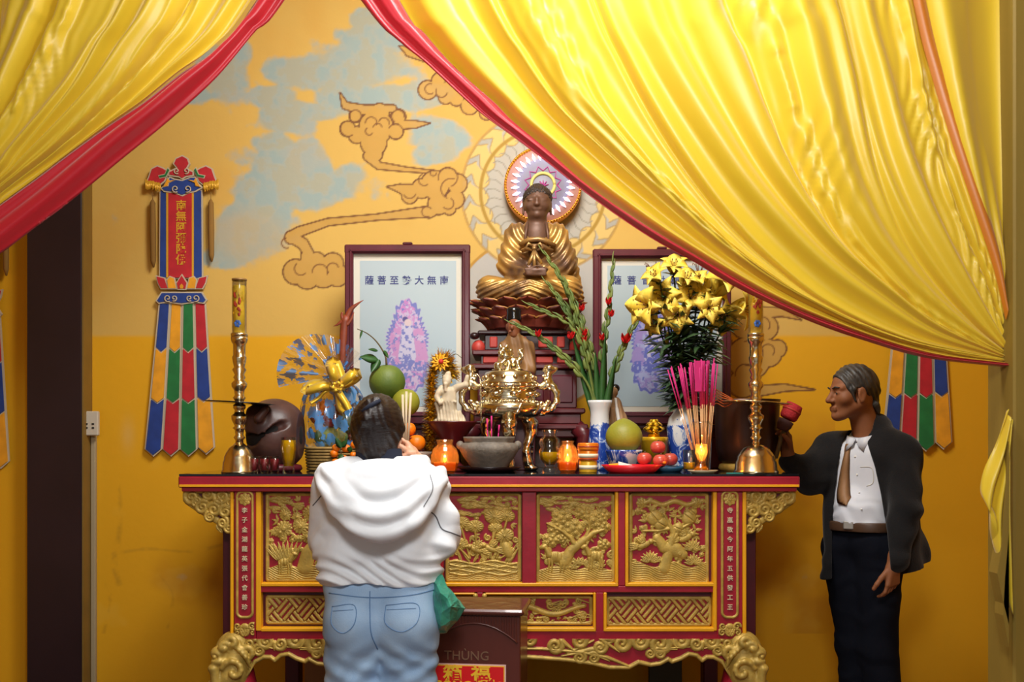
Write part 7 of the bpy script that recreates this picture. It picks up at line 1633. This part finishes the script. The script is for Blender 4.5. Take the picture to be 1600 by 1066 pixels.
def woman():
    base_ = V3(w_(595, 0).x, Yw, 0); t = thing('person', 'woman seen from behind in white hooded jacket and pale jeans holding up joss sticks', 'person', base_)
    hc_ = w_(591, 672, .015); f = V3(.06, 1, -.22)
    S = SDF((w_(480, 0).x-.02, Yw-.2, 0), (w_(726, 0).x+.05, Yw+.58, 1.6), .0055)
    q, R = head_sdf(S, hc_, f, (0, 0, 1), .232)
    S.cone(w_(592, 706, .0), w_(592, 735, -.01), .050, .056, .03)
    S.cone(w_(592, 765, .03), w_(592, 890, .04), .075, .070, .04); S.cone(w_(535, 768, .01), w_(650, 768, .01), .045, .045, .04); S.cone(w_(570, 940, .02), w_(620, 940, .02), .075, .075, .04)
    knee = lambda s: w_(597+s*42, 1160, .02)
    for s in (-1, 1):
        S.cone(w_(595+s*38, 950), V3(w_(597+s*42, 0).x, Yw+.01, .42), .085, .055, .03); S.cone(V3(w_(597+s*42, 0).x, Yw+.01, .42), V3(w_(597+s*44, 0).x, Yw, .09), .055, .038, .02); S.cone(V3(w_(597+s*44, 0).x, Yw, .07), V3(w_(597+s*46, 0).x, Yw+.13, .04), .035, .028, .02)
    el = {-1: w_(522, 838, .04), 1: w_(678, 836, .04)}; wr = {-1: P(606, 728, 3.90), 1: P(655, 722, 3.90)}
    for s in (-1, 1): S.cone(w_(594+s*66, 768), el[s], .045, .04, .02); S.cone(el[s], wr[s], .04, .026, .02)
    hand_sdf(S, wr[1], V3(-.35, .25, .55), V3(-.8, .1, -.2), V3(-.2, -.9, .3), .75, .92); hand_sdf(S, wr[-1], V3(.45, .25, .5), V3(.8, .2, -.2), V3(.1, -.9, .3), .75, .92)
    obj('body', S.surf('body'), M['skin_f'], t)
    # hair gathered up at the back with a twist
    S = SDF(w_(535, 725, -.16), w_(650, 605, .2), .004); Rr = R
    S.ell(q(-.012, 0, .026), (.108, .087, .098), .01, R); S.cone(q(-.06, 0, .0), q(-.045, 0, -.075), .075, .048, .03); S.ell(q(-.10, 0, .035), (.040, .050, .045), .02, R); S.cone(q(-.11, -.012, .07), q(-.128, .012, .01), .020, .026, .012); S.cone(q(-.118, .014, .065), q(-.12, -.016, .015), .014, .018, .008)
    for s in (-1, 1): S.cone(q(-.02, s*.066, .0), q(-.03, s*.05, -.07), .030, .020, .02)
    S.ell(q(.085, 0, -.045), (.075, .068, .095), .01, R, sub=True)
    hx = hc_.x; S.warp(lambda x, y, z: .0007*np.sin((np.arctan2(x-hx, z-q(-.11, 0, .04).z))*26)+.001*np.sin(x*300+z*90))
    obj('hair', S.surf('hair', 1), M['hairw'], t)
    clip = MB(); clip.tube([q(-.135, -.03, .07), q(-.142, 0, .05), q(-.138, .03, .03)], [.006, .009, .006], 8); obj('hair_clip', clip, M['navy'], t)
    mb = MB(); c0 = w_(592, 728, -.005); s_ = SP(Yw)
    mb.lathe((c0.x, c0.y, 0), [(44*s_, w_(0, 738).z), (40*s_, w_(0, 728).z), (37*s_, w_(0, 716).z), (35.5*s_, w_(0, 703).z), (34*s_, w_(0, 701).z), (32*s_, w_(0, 705).z)], 40, 1, .85, wob=lambda a, q_: 1+.012*math.sin(a*3)); obj('collar', mb, M['navy'], t, label='navy roll collar')
    # jacket
    S = SDF((w_(470, 0).x, Yw-.26, w_(0, 935).z), (w_(740, 0).x, Yw+.56, w_(0, 712).z), .0045)
    for s in (-1, 1):
        S.cone(w_(594+s*38, 768), w_(593+s*44, 866), .120, .122, .05); S.cone(w_(593+s*44, 870), w_(594+s*44, 888), .118, .10, .03)
        S.cone(w_(594+s*28, 748), w_(594+s*70, 764), .070, .078, .05); sh = w_(594+s*70, 772)
        S.cone(sh, el[s]+V3(s*.012, 0, 0), .072, .076, .04); S.cone(el[s]+V3(s*.012, 0, .0), wr[s]-V3(0, .05, .01), .076, .046, .03); S.cone(wr[s]-V3(0, .055, .012), wr[s]-V3(0, .02, .004), .046, .040, .01)
    S.cone(w_(548, 896, .0), w_(640, 896, .0), .113, .113, .012); S.cone(w_(686, 846, -.02), w_(694, 806, .0), .060, .045, .03)
    S.cone(w_(592, 735), w_(592, 690), .075, .07, .01, sub=True)
    n1 = fnoise(2, 26); n2 = fnoise(6, 14); X0 = w_(594, 0).x; z9 = w_(0, 888).z; z8 = w_(0, 790).z
    def wr_(x, y, z):
        dx = x-X0; low = ss(w_(0, 850).z, w_(0, 885).z, z)*ss(w_(0, 920).z, w_(0, 903).z, z)
        cat = np.sin((z-1.25*dx*dx)*75+4*n2(x, y, z)); diag = np.sin((z*.8+np.abs(dx)*.75)*62+4.0*n1(x, y, z)); side = ss(.10, .22, np.abs(dx))
        return (.0055*cat*(1-side)*(.3+.7*low)+.0075*diag*side*(.5+.5*n2(x*1.7, y, z*1.7))+.0075*low*np.sin((z+.10*np.sin(dx*9))*150+2.5*n1(x, y, z))+.0045*n1(x*2, y*2, z*2)-.006*np.abs(n1(x*1.4+z, y, z*1.6))+.002)
    S.warp(wr_); S.cut(lambda x, y, z: w_(0, 909).z+.008*np.sin(x*22)-z+0*y); jk = obj('hooded_jacket', S.surf('hooded_jacket'), M['hood'], t); bj = bvh_of(S)
    # the hood lying open on the back
    S = SDF((w_(480, 0).x, Yw-.34, w_(0, 880).z), (w_(712, 0).x, Yw+.10, w_(0, 708).z), .0042)
    S.ell(w_(594, 762, -.13), (.150, .085, .100), .05); S.ell(w_(594, 802, -.155), (.120, .070, .075), .04)
    for k_, (pts, r) in enumerate((([(503, 738, -.06), (520, 775, -.14), (556, 815, -.19), (594, 832, -.205), (634, 818, -.19), (664, 785, -.15), (688, 744, -.06)], .036), ([(512, 734, -.07), (535, 765, -.16), (566, 793, -.20), (596, 802, -.215), (628, 792, -.20), (655, 768, -.16), (680, 742, -.07)], .030), ([(528, 728, -.05), (552, 750, -.14), (576, 768, -.185), (598, 772, -.195), (622, 765, -.18), (645, 748, -.14), (662, 732, -.05)], .028))):
        c = cr([w_(x, y, d) for x, y, d in pts], 22); S.chain([V3(*p) for p in c], [r*(.62+.38*math.sin(PI*i/21)) for i in range(22)], .022)
    for a, b_ in (((508, 742, -.04), (560, 722, .02)), ((684, 748, -.04), (632, 722, .02))): S.cone(w_(*a), w_(*b_), .032, .026, .03)
    S.cone(w_(502, 738, -.07), w_(494, 733, -.075), .022, .005, .01); S.cone(w_(684, 745, -.07), w_(692, 747, -.075), .022, .005, .01)
    S.cone(w_(592, 740, .01), w_(592, 690, .01), .086, .082, .012, sub=True)
    S.warp(lambda x, y, z: .0055*np.sin((z-1.7*(x-X0)**2)*85+5*n2(x, y, z))*(.5+.6*n1(x, y, z))+.0034*n1(x*1.6, y, z*1.6)-.006*np.abs(n2(x*2.2-z, y, z*3))+.002+.0028*np.sin((np.abs(x-X0)*.9+z*.5)*70+3*n2(x, y, z))*ss(.05, .13, np.abs(x-X0)))
    hd = obj('hood', S.surf('hood'), M['hood'], jk); bh = bvh_of(S)
    seam('hood_seam', bh, [(672, 742), (676, 765), (662, 792)], .0016, M['cord'], jk); seam('cord', bj, [(664, 795), (680, 806), (690, 826), (706, 833), (719, 838)], .0022, M['cord'], jk); seam('cord', bj, [(504, 772), (496, 782), (489, 790)], .002, M['cord'], jk)
    # jeans
    S = SDF((w_(495, 0).x, Yw-.24, 0), (w_(700, 0).x, Yw+.24, w_(0, 898).z), .0055)
    S.cone(w_(548, 912), w_(642, 912), .096, .096, .03); 
    for s in (-1, 1):
        S.ell(w_(596+s*38, 968, -.03), (.106, .122, .125), .045); S.cone(w_(596+s*40, 975, -.005), V3(w_(597+s*44, 0).x, Yw+.005, .45), .108, .092, .04); S.cone(V3(w_(597+s*44, 0).x, Yw+.005, .45), V3(w_(597+s*46, 0).x, Yw, .05), .092, .095, .03)
    S.cone(w_(597, 985, -.17), w_(598, 1090, -.15), .012, .016, .035, sub=True)
    XJ = w_(597, 0).x
    S.warp(lambda x, y, z: .0075*np.sin((z*.9+np.abs(x-XJ)*.8)*60+4.5*n1(x, y, z))*(.55+.45*n2(x*2, y, z*2))*ss(w_(0, 965).z, w_(0, 1010).z, z)+.0025*n1(x*1.6, y, z*1.6)+.004*np.sin((z-np.abs(x-XJ)*.5)*90+n2(x, y, z)*2)*ss(w_(0, 1000).z, w_(0, 1040).z, z))
    S.cut(lambda x, y, z: .03-z+0*x+0*y); je = obj('jeans', S.surf('jeans'), M['denim'], t); bq = bvh_of(S)
    seam('seam', bq, [(578, 924), (578, 955), (580, 990), (590, 1015)], .0018, M['denim_d'], je); seam('waistband', bq, [(514, 927), (560, 933), (600, 934), (645, 930), (678, 922)], .0018, M['denim_d'], je)
    for x0, x1, dy in ((519, 553, 2), (603, 651, 0)):
        xm = (x0+x1)/2; seam('pocket', bq, [(x0, 946+dy), (x1, 944+dy), (x1+1, 972+dy), (xm, 988+dy), (x0-1, 974+dy), (x0, 946+dy)], .0014, M['denim_d'], je, 50); seam('pocket_stitch', bq, [(x0+1, 953+dy), (x1-1, 951+dy)], .0010, M['denim_d'], je)
    foot_shoes(t, [V3(w_(597+s*45, 0).x, Yw, 0) for s in (-1, 1)], (0, 1, 0), M['white'])
    return wr
WR = woman()
# joss sticks in her hands
for i, (a, b_) in enumerate((((632, 716), (629, 617)), ((634, 716), (635, 612)), ((636, 716), (642, 614)))):
    mb_ = ('left', 'middle', 'right')[i]; joss(P(*a, 3.96), 0, P(*b_, 4.0), mb_+'most pale joss stick held up in the hands of the woman' if i != 1 else 'middle pale joss stick held up in the hands of the woman', 'joss sticks in her hands', .0052, 'jossw', .22, 'joss') if M.setdefault('jossw', mat('pale_joss', '#cbb89a', .8)) else None
# teal bag at her right side
M['teal'] = mat('teal_plastic', '#4bb094', .35, bump=.5, bscale=16, col2='#2c7a66', vscale=5); M['film_dark'] = glass_mat('clear_bag_end', '#b8c8b0', .08, .45)
Yba = 3.42; bg = thing('plastic_bag', 'crumpled teal plastic bag hanging at the right hip of the woman', 'bag', P(697, 988, Yba)); q = lambda x, y, d=0: P(x, y, Yba+d)
bm = MB(); bm.smooth = False
bp_ = [(673, 902, .02), (690, 901, -.01), (700, 920, -.04), (714, 938, -.04), (725, 951, .0), (713, 969, .01), (698, 989, .02), (683, 990, .02), (677, 962, .0), (674, 930, -.01), (689, 928, -.085), (704, 948, -.10), (690, 958, -.075), (699, 936, -.09), (681, 945, -.05), (702, 968, -.05), (690, 976, -.05), (683, 915, -.05)]
bf_ = [(0, 17, 9), (0, 1, 17), (1, 2, 17), (17, 2, 10), (2, 13, 10), (2, 3, 13), (3, 11, 13), (3, 4, 11), (4, 5, 11), (5, 15, 11), (5, 6, 15), (6, 16, 15), (6, 7, 16), (7, 8, 16), (8, 14, 16), (8, 9, 14), (9, 17, 14), (17, 10, 14), (10, 12, 14), (10, 13, 12), (13, 11, 12), (11, 15, 12), (15, 16, 12), (16, 14, 12)]
bv_ = [q(*p) for p in bp_]; n_ = len(bv_); bk_ = [q(x, y, .055-d*.5) for x, y, d in bp_]
rim = list(range(10)); bm.add(bv_+bk_, [f[::-1] for f in bf_]+[tuple(n_+i for i in f) for f in bf_]+[(rim[i], rim[(i+1) % 10], n_+rim[(i+1) % 10], n_+rim[i]) for i in range(10)])
me_ = bm.mesh('pouch'); bo = obj('pouch', me_, M['teal'], bg); sb_ = bo.modifiers.new('soften', 'SUBSURF'); sb_.levels = sb_.render_levels = 2; sb_.subdivision_type = 'SIMPLE'
dt_ = bpy.data.textures.new('crumple', 'VORONOI'); dt_.noise_scale = .05; dm_ = bo.modifiers.new('crumple', 'DISPLACE'); dm_.texture = dt_; dm_.strength = .016; dm_.mid_level = .4
obj('handle', MB().tube(cr([q(680, 908, .03), q(674, 896, .06), q(672, 880, .12)], 8), [.012, .010, .008, .007, .006, .006, .005, .005], 8, .5), M['teal'], bg)

# ------------------------------------------------------------------ the man at the right end of the altar
M['jacket'] = mat('charcoal_fleece', '#1a191a', .95, spec=.2, sheen=.12, bump=.25, bscale=180, var=.2, vscale=8); M['trousers'] = mat('navy_trousers', '#080b15', .9, spec=.15, bump=.06, bscale=120); M['shirt'] = mat('white_shirt', '#d4d8e0', .7, bump=.05, bscale=20)
M['tie'] = mat('tan_tie', '#9a7048', .6, var=.2); M['belt'] = mat('brown_belt', '#4a3424', .45); M['hairm'] = mat('grey_black_hair', '#1b1817', .5, col2='#45403a', vscale=30, bump=.35, bscale=90, stretch=(1, 1, .4))
Ym = 4.45; m_ = lambda x, y, d=0: P(x, y, Ym+d)
def man():
    t = thing('person', 'man in dark fleece jacket, white shirt and tan tie at the altar end', 'person', V3(m_(1362, 0).x, Ym, 0))
    F = V3(-.75, -.66, 0).normalized(); Lf = V3(.66, -.75, 0).normalized(); C = lambda py, f=0, l=0, x=1358: m_(x, py)+F*f+Lf*l
    S = SDF((m_(1195, 0).x, Ym-.38, 0), (m_(1460, 0).x, Ym+.35, 1.76), .0042)
    hf = V3(-1, -.16, -.06); hc_ = m_(1332, 613, -.02); q, R = head_sdf(S, hc_, hf, (0.05, 0, 1), .238)
    S.cone(q(-.03, 0, -.05), C(684, .0, 0, 1356), .054, .062, .03)
    S.cone(C(712), C(830), .082, .075, .04); S.cone(C(704, 0, .11), C(704, 0, -.11), .042, .042, .04); S.cone(C(850, 0, .06, 1345), C(850, 0, -.06, 1345), .085, .085, .03)
    lw = P(1397, 882, 4.22); le = P(1414, 796, 4.235); ls = C(711, 0, .155, 1360); rs = C(708, 0, -.17, 1352); re = P(1266, 744, 4.52); rw = P(1231, 712, 4.56)
    for a, b_, c in ((ls, le, lw), (rs, re, rw)): S.cone(a, b_, .045, .04, .02); S.cone(b_, c, .038, .027, .02)
    feet = {}
    for s, kx, fx in ((1, 1366, 1385), (-1, 1342, 1350)):
        hp_ = C(860, 0, s*.085, 1346); kn = V3(P(kx, 0, Ym).x, Ym-.05*s, .48); an = V3(P(fx, 0, Ym).x, Ym-.07*s, .09); feet[s] = (hp_, kn, an)
        S.cone(hp_, kn, .075, .052, .03); S.cone(kn, an, .05, .036, .02); S.cone(an-V3(0, 0, .02), an+V3(-.10, -.05, -.05), .034, .026, .02)
    hand_sdf(S, lw, V3(-.10, -.02, -1), V3(-.5, .75, 0), V3(-.8, -.5, .1), .48, 1.0, .05, .35)
    hand_sdf(S, rw, V3(-.18, -.05, .9), V3(-.75, -.45, 0), V3(-.6, -.6, .3), .80, 1.0, .02, .8)
    obj('body', S.surf('body'), M['skin'], t)
    eye = MB()
    for s in (-1, 1): eye.ball(q(.0885, s*.031, -.002), .0042, 10)
    obj('irises', eye, M['black'], t)
    br = MB()
    for s in (-1, 1): br.tube([q(.098, s*.014, .020), q(.094, s*.03, .025), q(.080, s*.046, .021)], [.003, .0042, .002], 6)
    obj('eyebrows', br, M['hairm'], t)
    S = SDF(hc_-V3(.15, .13, .14), hc_+V3(.17, .14, .15), .0036)
    S.ell(q(-.012, 0, .032), (.104, .082, .093), .01, R); S.cone(q(-.075, 0, -.005), q(-.088, 0, -.075), .050, .026, .03); S.cone(q(-.085, .03, -.06), q(-.098, .035, -.095), .022, .008, .01); S.cone(q(-.09, -.02, -.06), q(-.105, -.02, -.09), .020, .008, .01)
    for s in (-1, 1): S.cone(q(.026, s*.066, .01), q(.022, s*.068, -.035), .016, .006, .012)
    S.ell(q(.120, 0, .0), (.082, .10, .085), .012, R, sub=True)
    for s in (-1, 1): S.ell(q(.004, s*.085, -.020), (.030, .024, .040), .006, R, sub=True)
    S.ell(q(.03, 0, -.08), (.075, .07, .065), .01, R, sub=True); n3 = fnoise(12, 90); S.warp(lambda x, y, z: .0018*np.sin(x*240+z*150)+.0022*n3(x, y, z))
    obj('hair', S.surf('hair', 1), M['hairm'], t)
    # shirt, collar, tie, belt
    S = SDF(C(850)-V3(.24, .24, .02), C(668)+V3(.24, .24, 0), .0042)
    S.cone(C(715, .01, .05), C(835, .03, .04, 1352), .098, .094, .03); S.cone(C(715, .01, -.05), C(835, .03, -.04, 1352), .098, .094, .03); S.cone(C(704, 0, .08), C(704, 0, -.08), .050, .050, .04); S.cone(C(795, .04, .0, 1350), C(818, .04, .0, 1350), .102, .102, .03)
    NC = C(682, 0, 0, 1353); pl = lambda f_: NC.z+.012-f_*.42                    # collar line, higher at the nape
    S.cone(C(672, -.005, 0, 1353), C(696, .0, 0, 1355), .064, .075, .03)
    S.cut(lambda x, y, z: z-(NC.z+.012-.42*((x-NC.x)*F.x+(y-NC.y)*F.y)))
    n4 = fnoise(4, 40); S.warp(lambda x, y, z: .003*n4(x, y, z)+.0028*np.sin((z+.25*x)*110+4*n4(x, y, z))*ss(C(770).z, C(800).z, z)); S.cut(lambda x, y, z: C(816).z-z+0*x+0*y)
    sh = obj('shirt', S.surf('shirt'), M['shirt'], t); bs = bvh_of(S)
    cm = MB(); ring = []
    for k_ in range(25):
        a = -2.75+5.5*k_/24+PI*0; f_, l_ = -math.cos(a+PI)*.070, math.sin(a)*.070; ring.append(NC+F*f_+Lf*l_+V3(0, 0, .012-.42*f_))
    cm.strip(ring, [.013]*25, lambda t: tuple((F*math.cos(-2.75+5.5*t)+Lf*math.sin(-2.75+5.5*t))+V3(0, 0, .5)), .003)
    for s in (-1, 1):
        a0 = NC+F*.068+Lf*s*.006+V3(0, 0, -.012); a1 = NC+F*.046+Lf*s*.060+V3(0, 0, .004); a2 = NC+F*.088+Lf*s*.042+V3(0, 0, -.066); a3 = NC+F*.084+Lf*s*.010+V3(0, 0, -.036)
        top_ = [a1, a0, a3, a2] if s > 0 else [a0, a1, a2, a3]; cm.add([p+F*.012 for p in top_]+[p+F*.006 for p in top_], [(0, 1, 2, 3), (7, 6, 5, 4), (0, 4, 5, 1), (1, 5, 6, 2), (2, 6, 7, 3), (3, 7, 4, 0)])
    obj('collar', cm, M['shirt'], sh)
    b_ = [onto(bs, x, y, .006) for x, y in ((1326, 694), (1322, 720), (1319, 750), (1318, 775), (1322, 790))]; b_ = [x for x in b_ if x]
    tm = MB(); tm.strip(cr(b_, 20), np.interp(np.linspace(0, 1, 20), [0, .08, .15, .9, 1], [.014, .016, .013, .034, .004]), (-.6, -.8, 0), .004); obj('tie', tm, M['tie'], t)
    for y in (714, 742, 770, 796):
        h_ = onto(bs, 1336+(y-714)*.12, y, .001)
        if h_: obj('button', MB().ball(h_, .0045, 8), M['white'], sh)
    seam('pocket', bs, [(1344, 730), (1362, 732), (1364, 754), (1354, 760)], .0014, M['mount'], sh)
    # trousers and belt
    S = SDF((m_(1280, 0).x, Ym-.3, 0), (m_(1440, 0).x, Ym+.3, C(815).z), .0055); S.cone(C(836, .02, .045, 1352), C(836, .02, -.045, 1352), .096, .096, .02)
    for s in (-1, 1):
        h_, k_, a_ = feet[s]; S.cone(h_+V3(0, 0, .0), k_, .102, .080, .04); S.cone(k_, V3(a_.x, a_.y, .05), .080, .072, .03)
    S.warp(lambda x, y, z: .003*n4(x, y, z)+.0018*np.sin((z+.3*x)*45+4*n4(x, y, z))); S.cut(lambda x, y, z: z-C(817).z+0*x+0*y); S.cut(lambda x, y, z: .02-z+0*x+0*y)
    obj('trousers', S.surf('trousers'), M['trousers'], t); bt = bvh_of(S)
    S = SDF(C(830)-V3(.25, .25, .03), C(812)+V3(.25, .25, .03), .0035); S.cone(C(821, .03, .042, 1351), C(821, .03, -.042, 1351), .1065, .1065, .02); S.cut(lambda x, y, z: np.abs(z-C(821).z)-.021+0*x+0*y)
    be = obj('belt', S.surf('belt', 1), M['belt'], t); bb = bvh_of(S); h_ = onto(bb, 1326, 821, .004)
    if h_: obj('buckle', MB().box(h_, (.045, .012, .036), rz=-.5, bev=.004), M['grey'], be)
    # jacket hanging open
    S = SDF((m_(1225, 0).x, Ym-.36, C(915).z), (m_(1465, 0).x, Ym+.36, C(645).z), .0045)
    for s in (-1, 1): S.cone(C(716, 0, s*.075), C(800, .0, s*.08, 1360), .112, .120, .05); S.cone(C(800, 0, s*.085, 1360), C(880, -.0, s*.09, 1362), .122, .130, .04)
    S.cone(C(692, -.01, .06), C(702, -.01, .13), .075, .068, .05); S.cone(C(694, -.01, .0), C(700, -.01, -.13), .072, .068, .05); S.cone(m_(1304, 725, .07), m_(1295, 908, .0), .042, .034, .02); S.cone(C(672, -.02, .0, 1362), C(690, -.02, 0, 1362), .082, .09, .02)
    S.cone(C(830, -.06, .04, 1378), C(868, -.09, .03, 1392), .10, .10, .05)                                  # jacket tail swinging out behind
    lc2 = lw+V3(.003, 0, .02); S.cone(ls, le, .080, .070, .025); S.cone(le, lc2, .070, .055, .008); S.cone(lc2+V3(0, 0, .012), lc2-V3(0, 0, .006), .060, .056, .008)
    S.cone(rs, re, .092, .080, .04); S.cone(re, rw-V3(-.012, 0, .03), .076, .050, .03)
    n5 = fnoise(15, 22); n6 = fnoise(16, 50)
    S.warp(lambda x, y, z: .006*n5(x, y, z)+.004*n6(x, y, z)+.003*np.sin((z*.8+x*.5)*60+5*n5(x, y, z)))
    ys = [640, 668, 690, 730, 770, 830, 870, 920]; xl = [1340, 1330, 1316, 1309, 1304, 1300, 1300, 1300]; xr = [1356, 1356, 1354, 1367, 1376, 1386, 1390, 1394]
    ctr = C(760, .0, 0, 1358)
    def opening(x, y, z):
        px = 800+x/y*FPX; py = 690-(z-CZ)/y*FPX; a = np.interp(py, ys, xl); b2 = np.interp(py, ys, xr)
        d = np.maximum(a-px, px-b2)*SP(Ym); dep = -((x-ctr.x)*F.x+(y-ctr.y)*F.y)-.0; return -np.maximum(d, dep)
    S.cut(opening); S.cut(lambda x, y, z: C(905).z-z+.17*(x-m_(1290, 0).x)+0*y)
    S.cone(q(-.02, 0, -.03), C(690, .0, 0, 1352), .060, .064, .004, sub=True)
    jk = obj('jacket', S.surf('jacket'), M['jacket'], t); bj = bvh_of(S)
    foot_shoes(t, [V3(feet[s][2].x, feet[s][2].y, 0) for s in (-1, 1)], (-.9, -.4, 0), M['black'])
    return rw
RW = man()
# the striker in his raised hand
M['redfelt'] = mat('red_felt', '#b0242c', .8, bump=.3, bscale=120); M['darkfelt'] = mat('dark_binding', '#4a2a2a', .7)
Ymk = 4.50; sk = thing('striker', 'padded gong striker with a red head in the raised hand of the man', 'striker', P(1217, 712, Ymk)); q = lambda x, y: P(x, y, Ymk)
d_ = (q(1243, 630)-q(1226, 662)).normalized(); R_ = d_.to_track_quat('Z', 'Y').to_matrix()
obj('handle', MB().tube([q(1212, 716), q(1219, 690), q(1227, 662)], .010, 10), M['stem'], sk); obj('head', MB().lathe(q(1234, 648), [(.001, -.022), (.034, -.022), (.040, -.012), (.042, .025), (.036, .05), (.001, .055)], 24, R=R_), M['redfelt'], sk); obj('binding', MB().lathe(q(1226, 663), [(.001, -.03), (.024, -.03), (.034, -.006), (.035, .018), (.001, .02)], 24, R=R_), M['darkfelt'], sk)
obj('band', MB().lathe(q(1237, 642), [(.0425, -.004), (.044, 0), (.0425, .004)], 24, R=R_), M['coral'], sk)

# ================================================================== DONATION BOX BEFORE THE ALTAR
M['boxw'] = mat('box_wood', '#5a2820', .32, var=.25, vscale=6, stretch=(1, 1, .15), coat=.3); M['carve'] = mat('carved_letter', '#74543e', .6); M['signred'] = mat('sign_red', '#d8141c', .45); M['signgold'] = mat('sign_gold', '#f0c030', .45); M['signpink'] = mat('sign_border', '#e0b8b0', .5)
Yd = 3.72; kd = SP(Yd); cx = PX(747, Yd); zt = PZ(951, Yd); wd, dp = 146*kd, .26; yaw = -.115
dbx = thing('donation_box', 'dark wooden donation box with a red paper sign standing before the altar', 'donation box', (cx, Yd+dp/2, 0), yaw)
def dob(n, mb, m, par=dbx, **k_): return obj(n, mb, M[m] if isinstance(m, str) else [M[x] for x in m], par, world=False, **k_)
fy = -dp/2
dob('body', MB().box((0, 0, (zt-.02)/2), (wd, dp, zt-.02), bev=.004), 'boxw'); dob('lid', MB().box((0, -.005, zt-.011), (wd+.03, dp+.04, .022), bev=.008), 'boxw')
dob('plinth', MB().box((0, -.004, .03), (wd+.03, dp+.03, .06), bev=.006), 'boxw')
for i in range(26):
    x = -wd/2+.018+(wd-.036)*i/25; za = zt-.055-.050*(x/(wd/2))**2*1.6
    dob('flute', MB().box((x, fy-.001, (za+zt-.026)/2), (.0075, .006, zt-.026-za), bev=.002), 'boxw')
dob('arch_line', MB().tube([(x, fy-.003, zt-.055-.050*(x/(wd/2))**2*1.6) for x in np.linspace(-wd/2+.012, wd/2-.012, 30)], .004, 6), 'boxw')
me = text_mesh('THÙNG', .048, (-.028, fy-.0015, zt-.178), extrude=.001, sx=1.0); dob('lettering', me, 'carve', label='carved word THÙNG')
sgn = dob('sign', MB().box((-.022, fy-.0015, zt-.347), (119*kd, .002, .28)), 'signpink', label='red paper sign with gold characters'); sx_, sw = -.022, 119*kd
dob('red_field', MB().box((sx_, fy-.0028, zt-.347), (sw-.010, .0012, .27)), 'signgold', sgn); dob('red_field', MB().box((sx_, fy-.0036, zt-.347), (sw-.017, .0012, .263)), 'signred', sgn)
mb = MB(); m2_ = MB(); mb_text(mb, '箱', .060, (sx_-.058, fy-.0046, zt-.244), extrude=.0006, bold=.0014, sx=1.25); mb_text(mb, '福', .060, (sx_+.048, fy-.0046, zt-.244), extrude=.0006, bold=.0014, sx=1.25); mb_text(m2_, 'CÔNG ĐỨC', .048, (sx_, fy-.0046, zt-.290), extrude=.0006, bold=.001); dob('lettering', mb, 'signgold', sgn); dob('lettering', m2_, 'signgold', sgn)
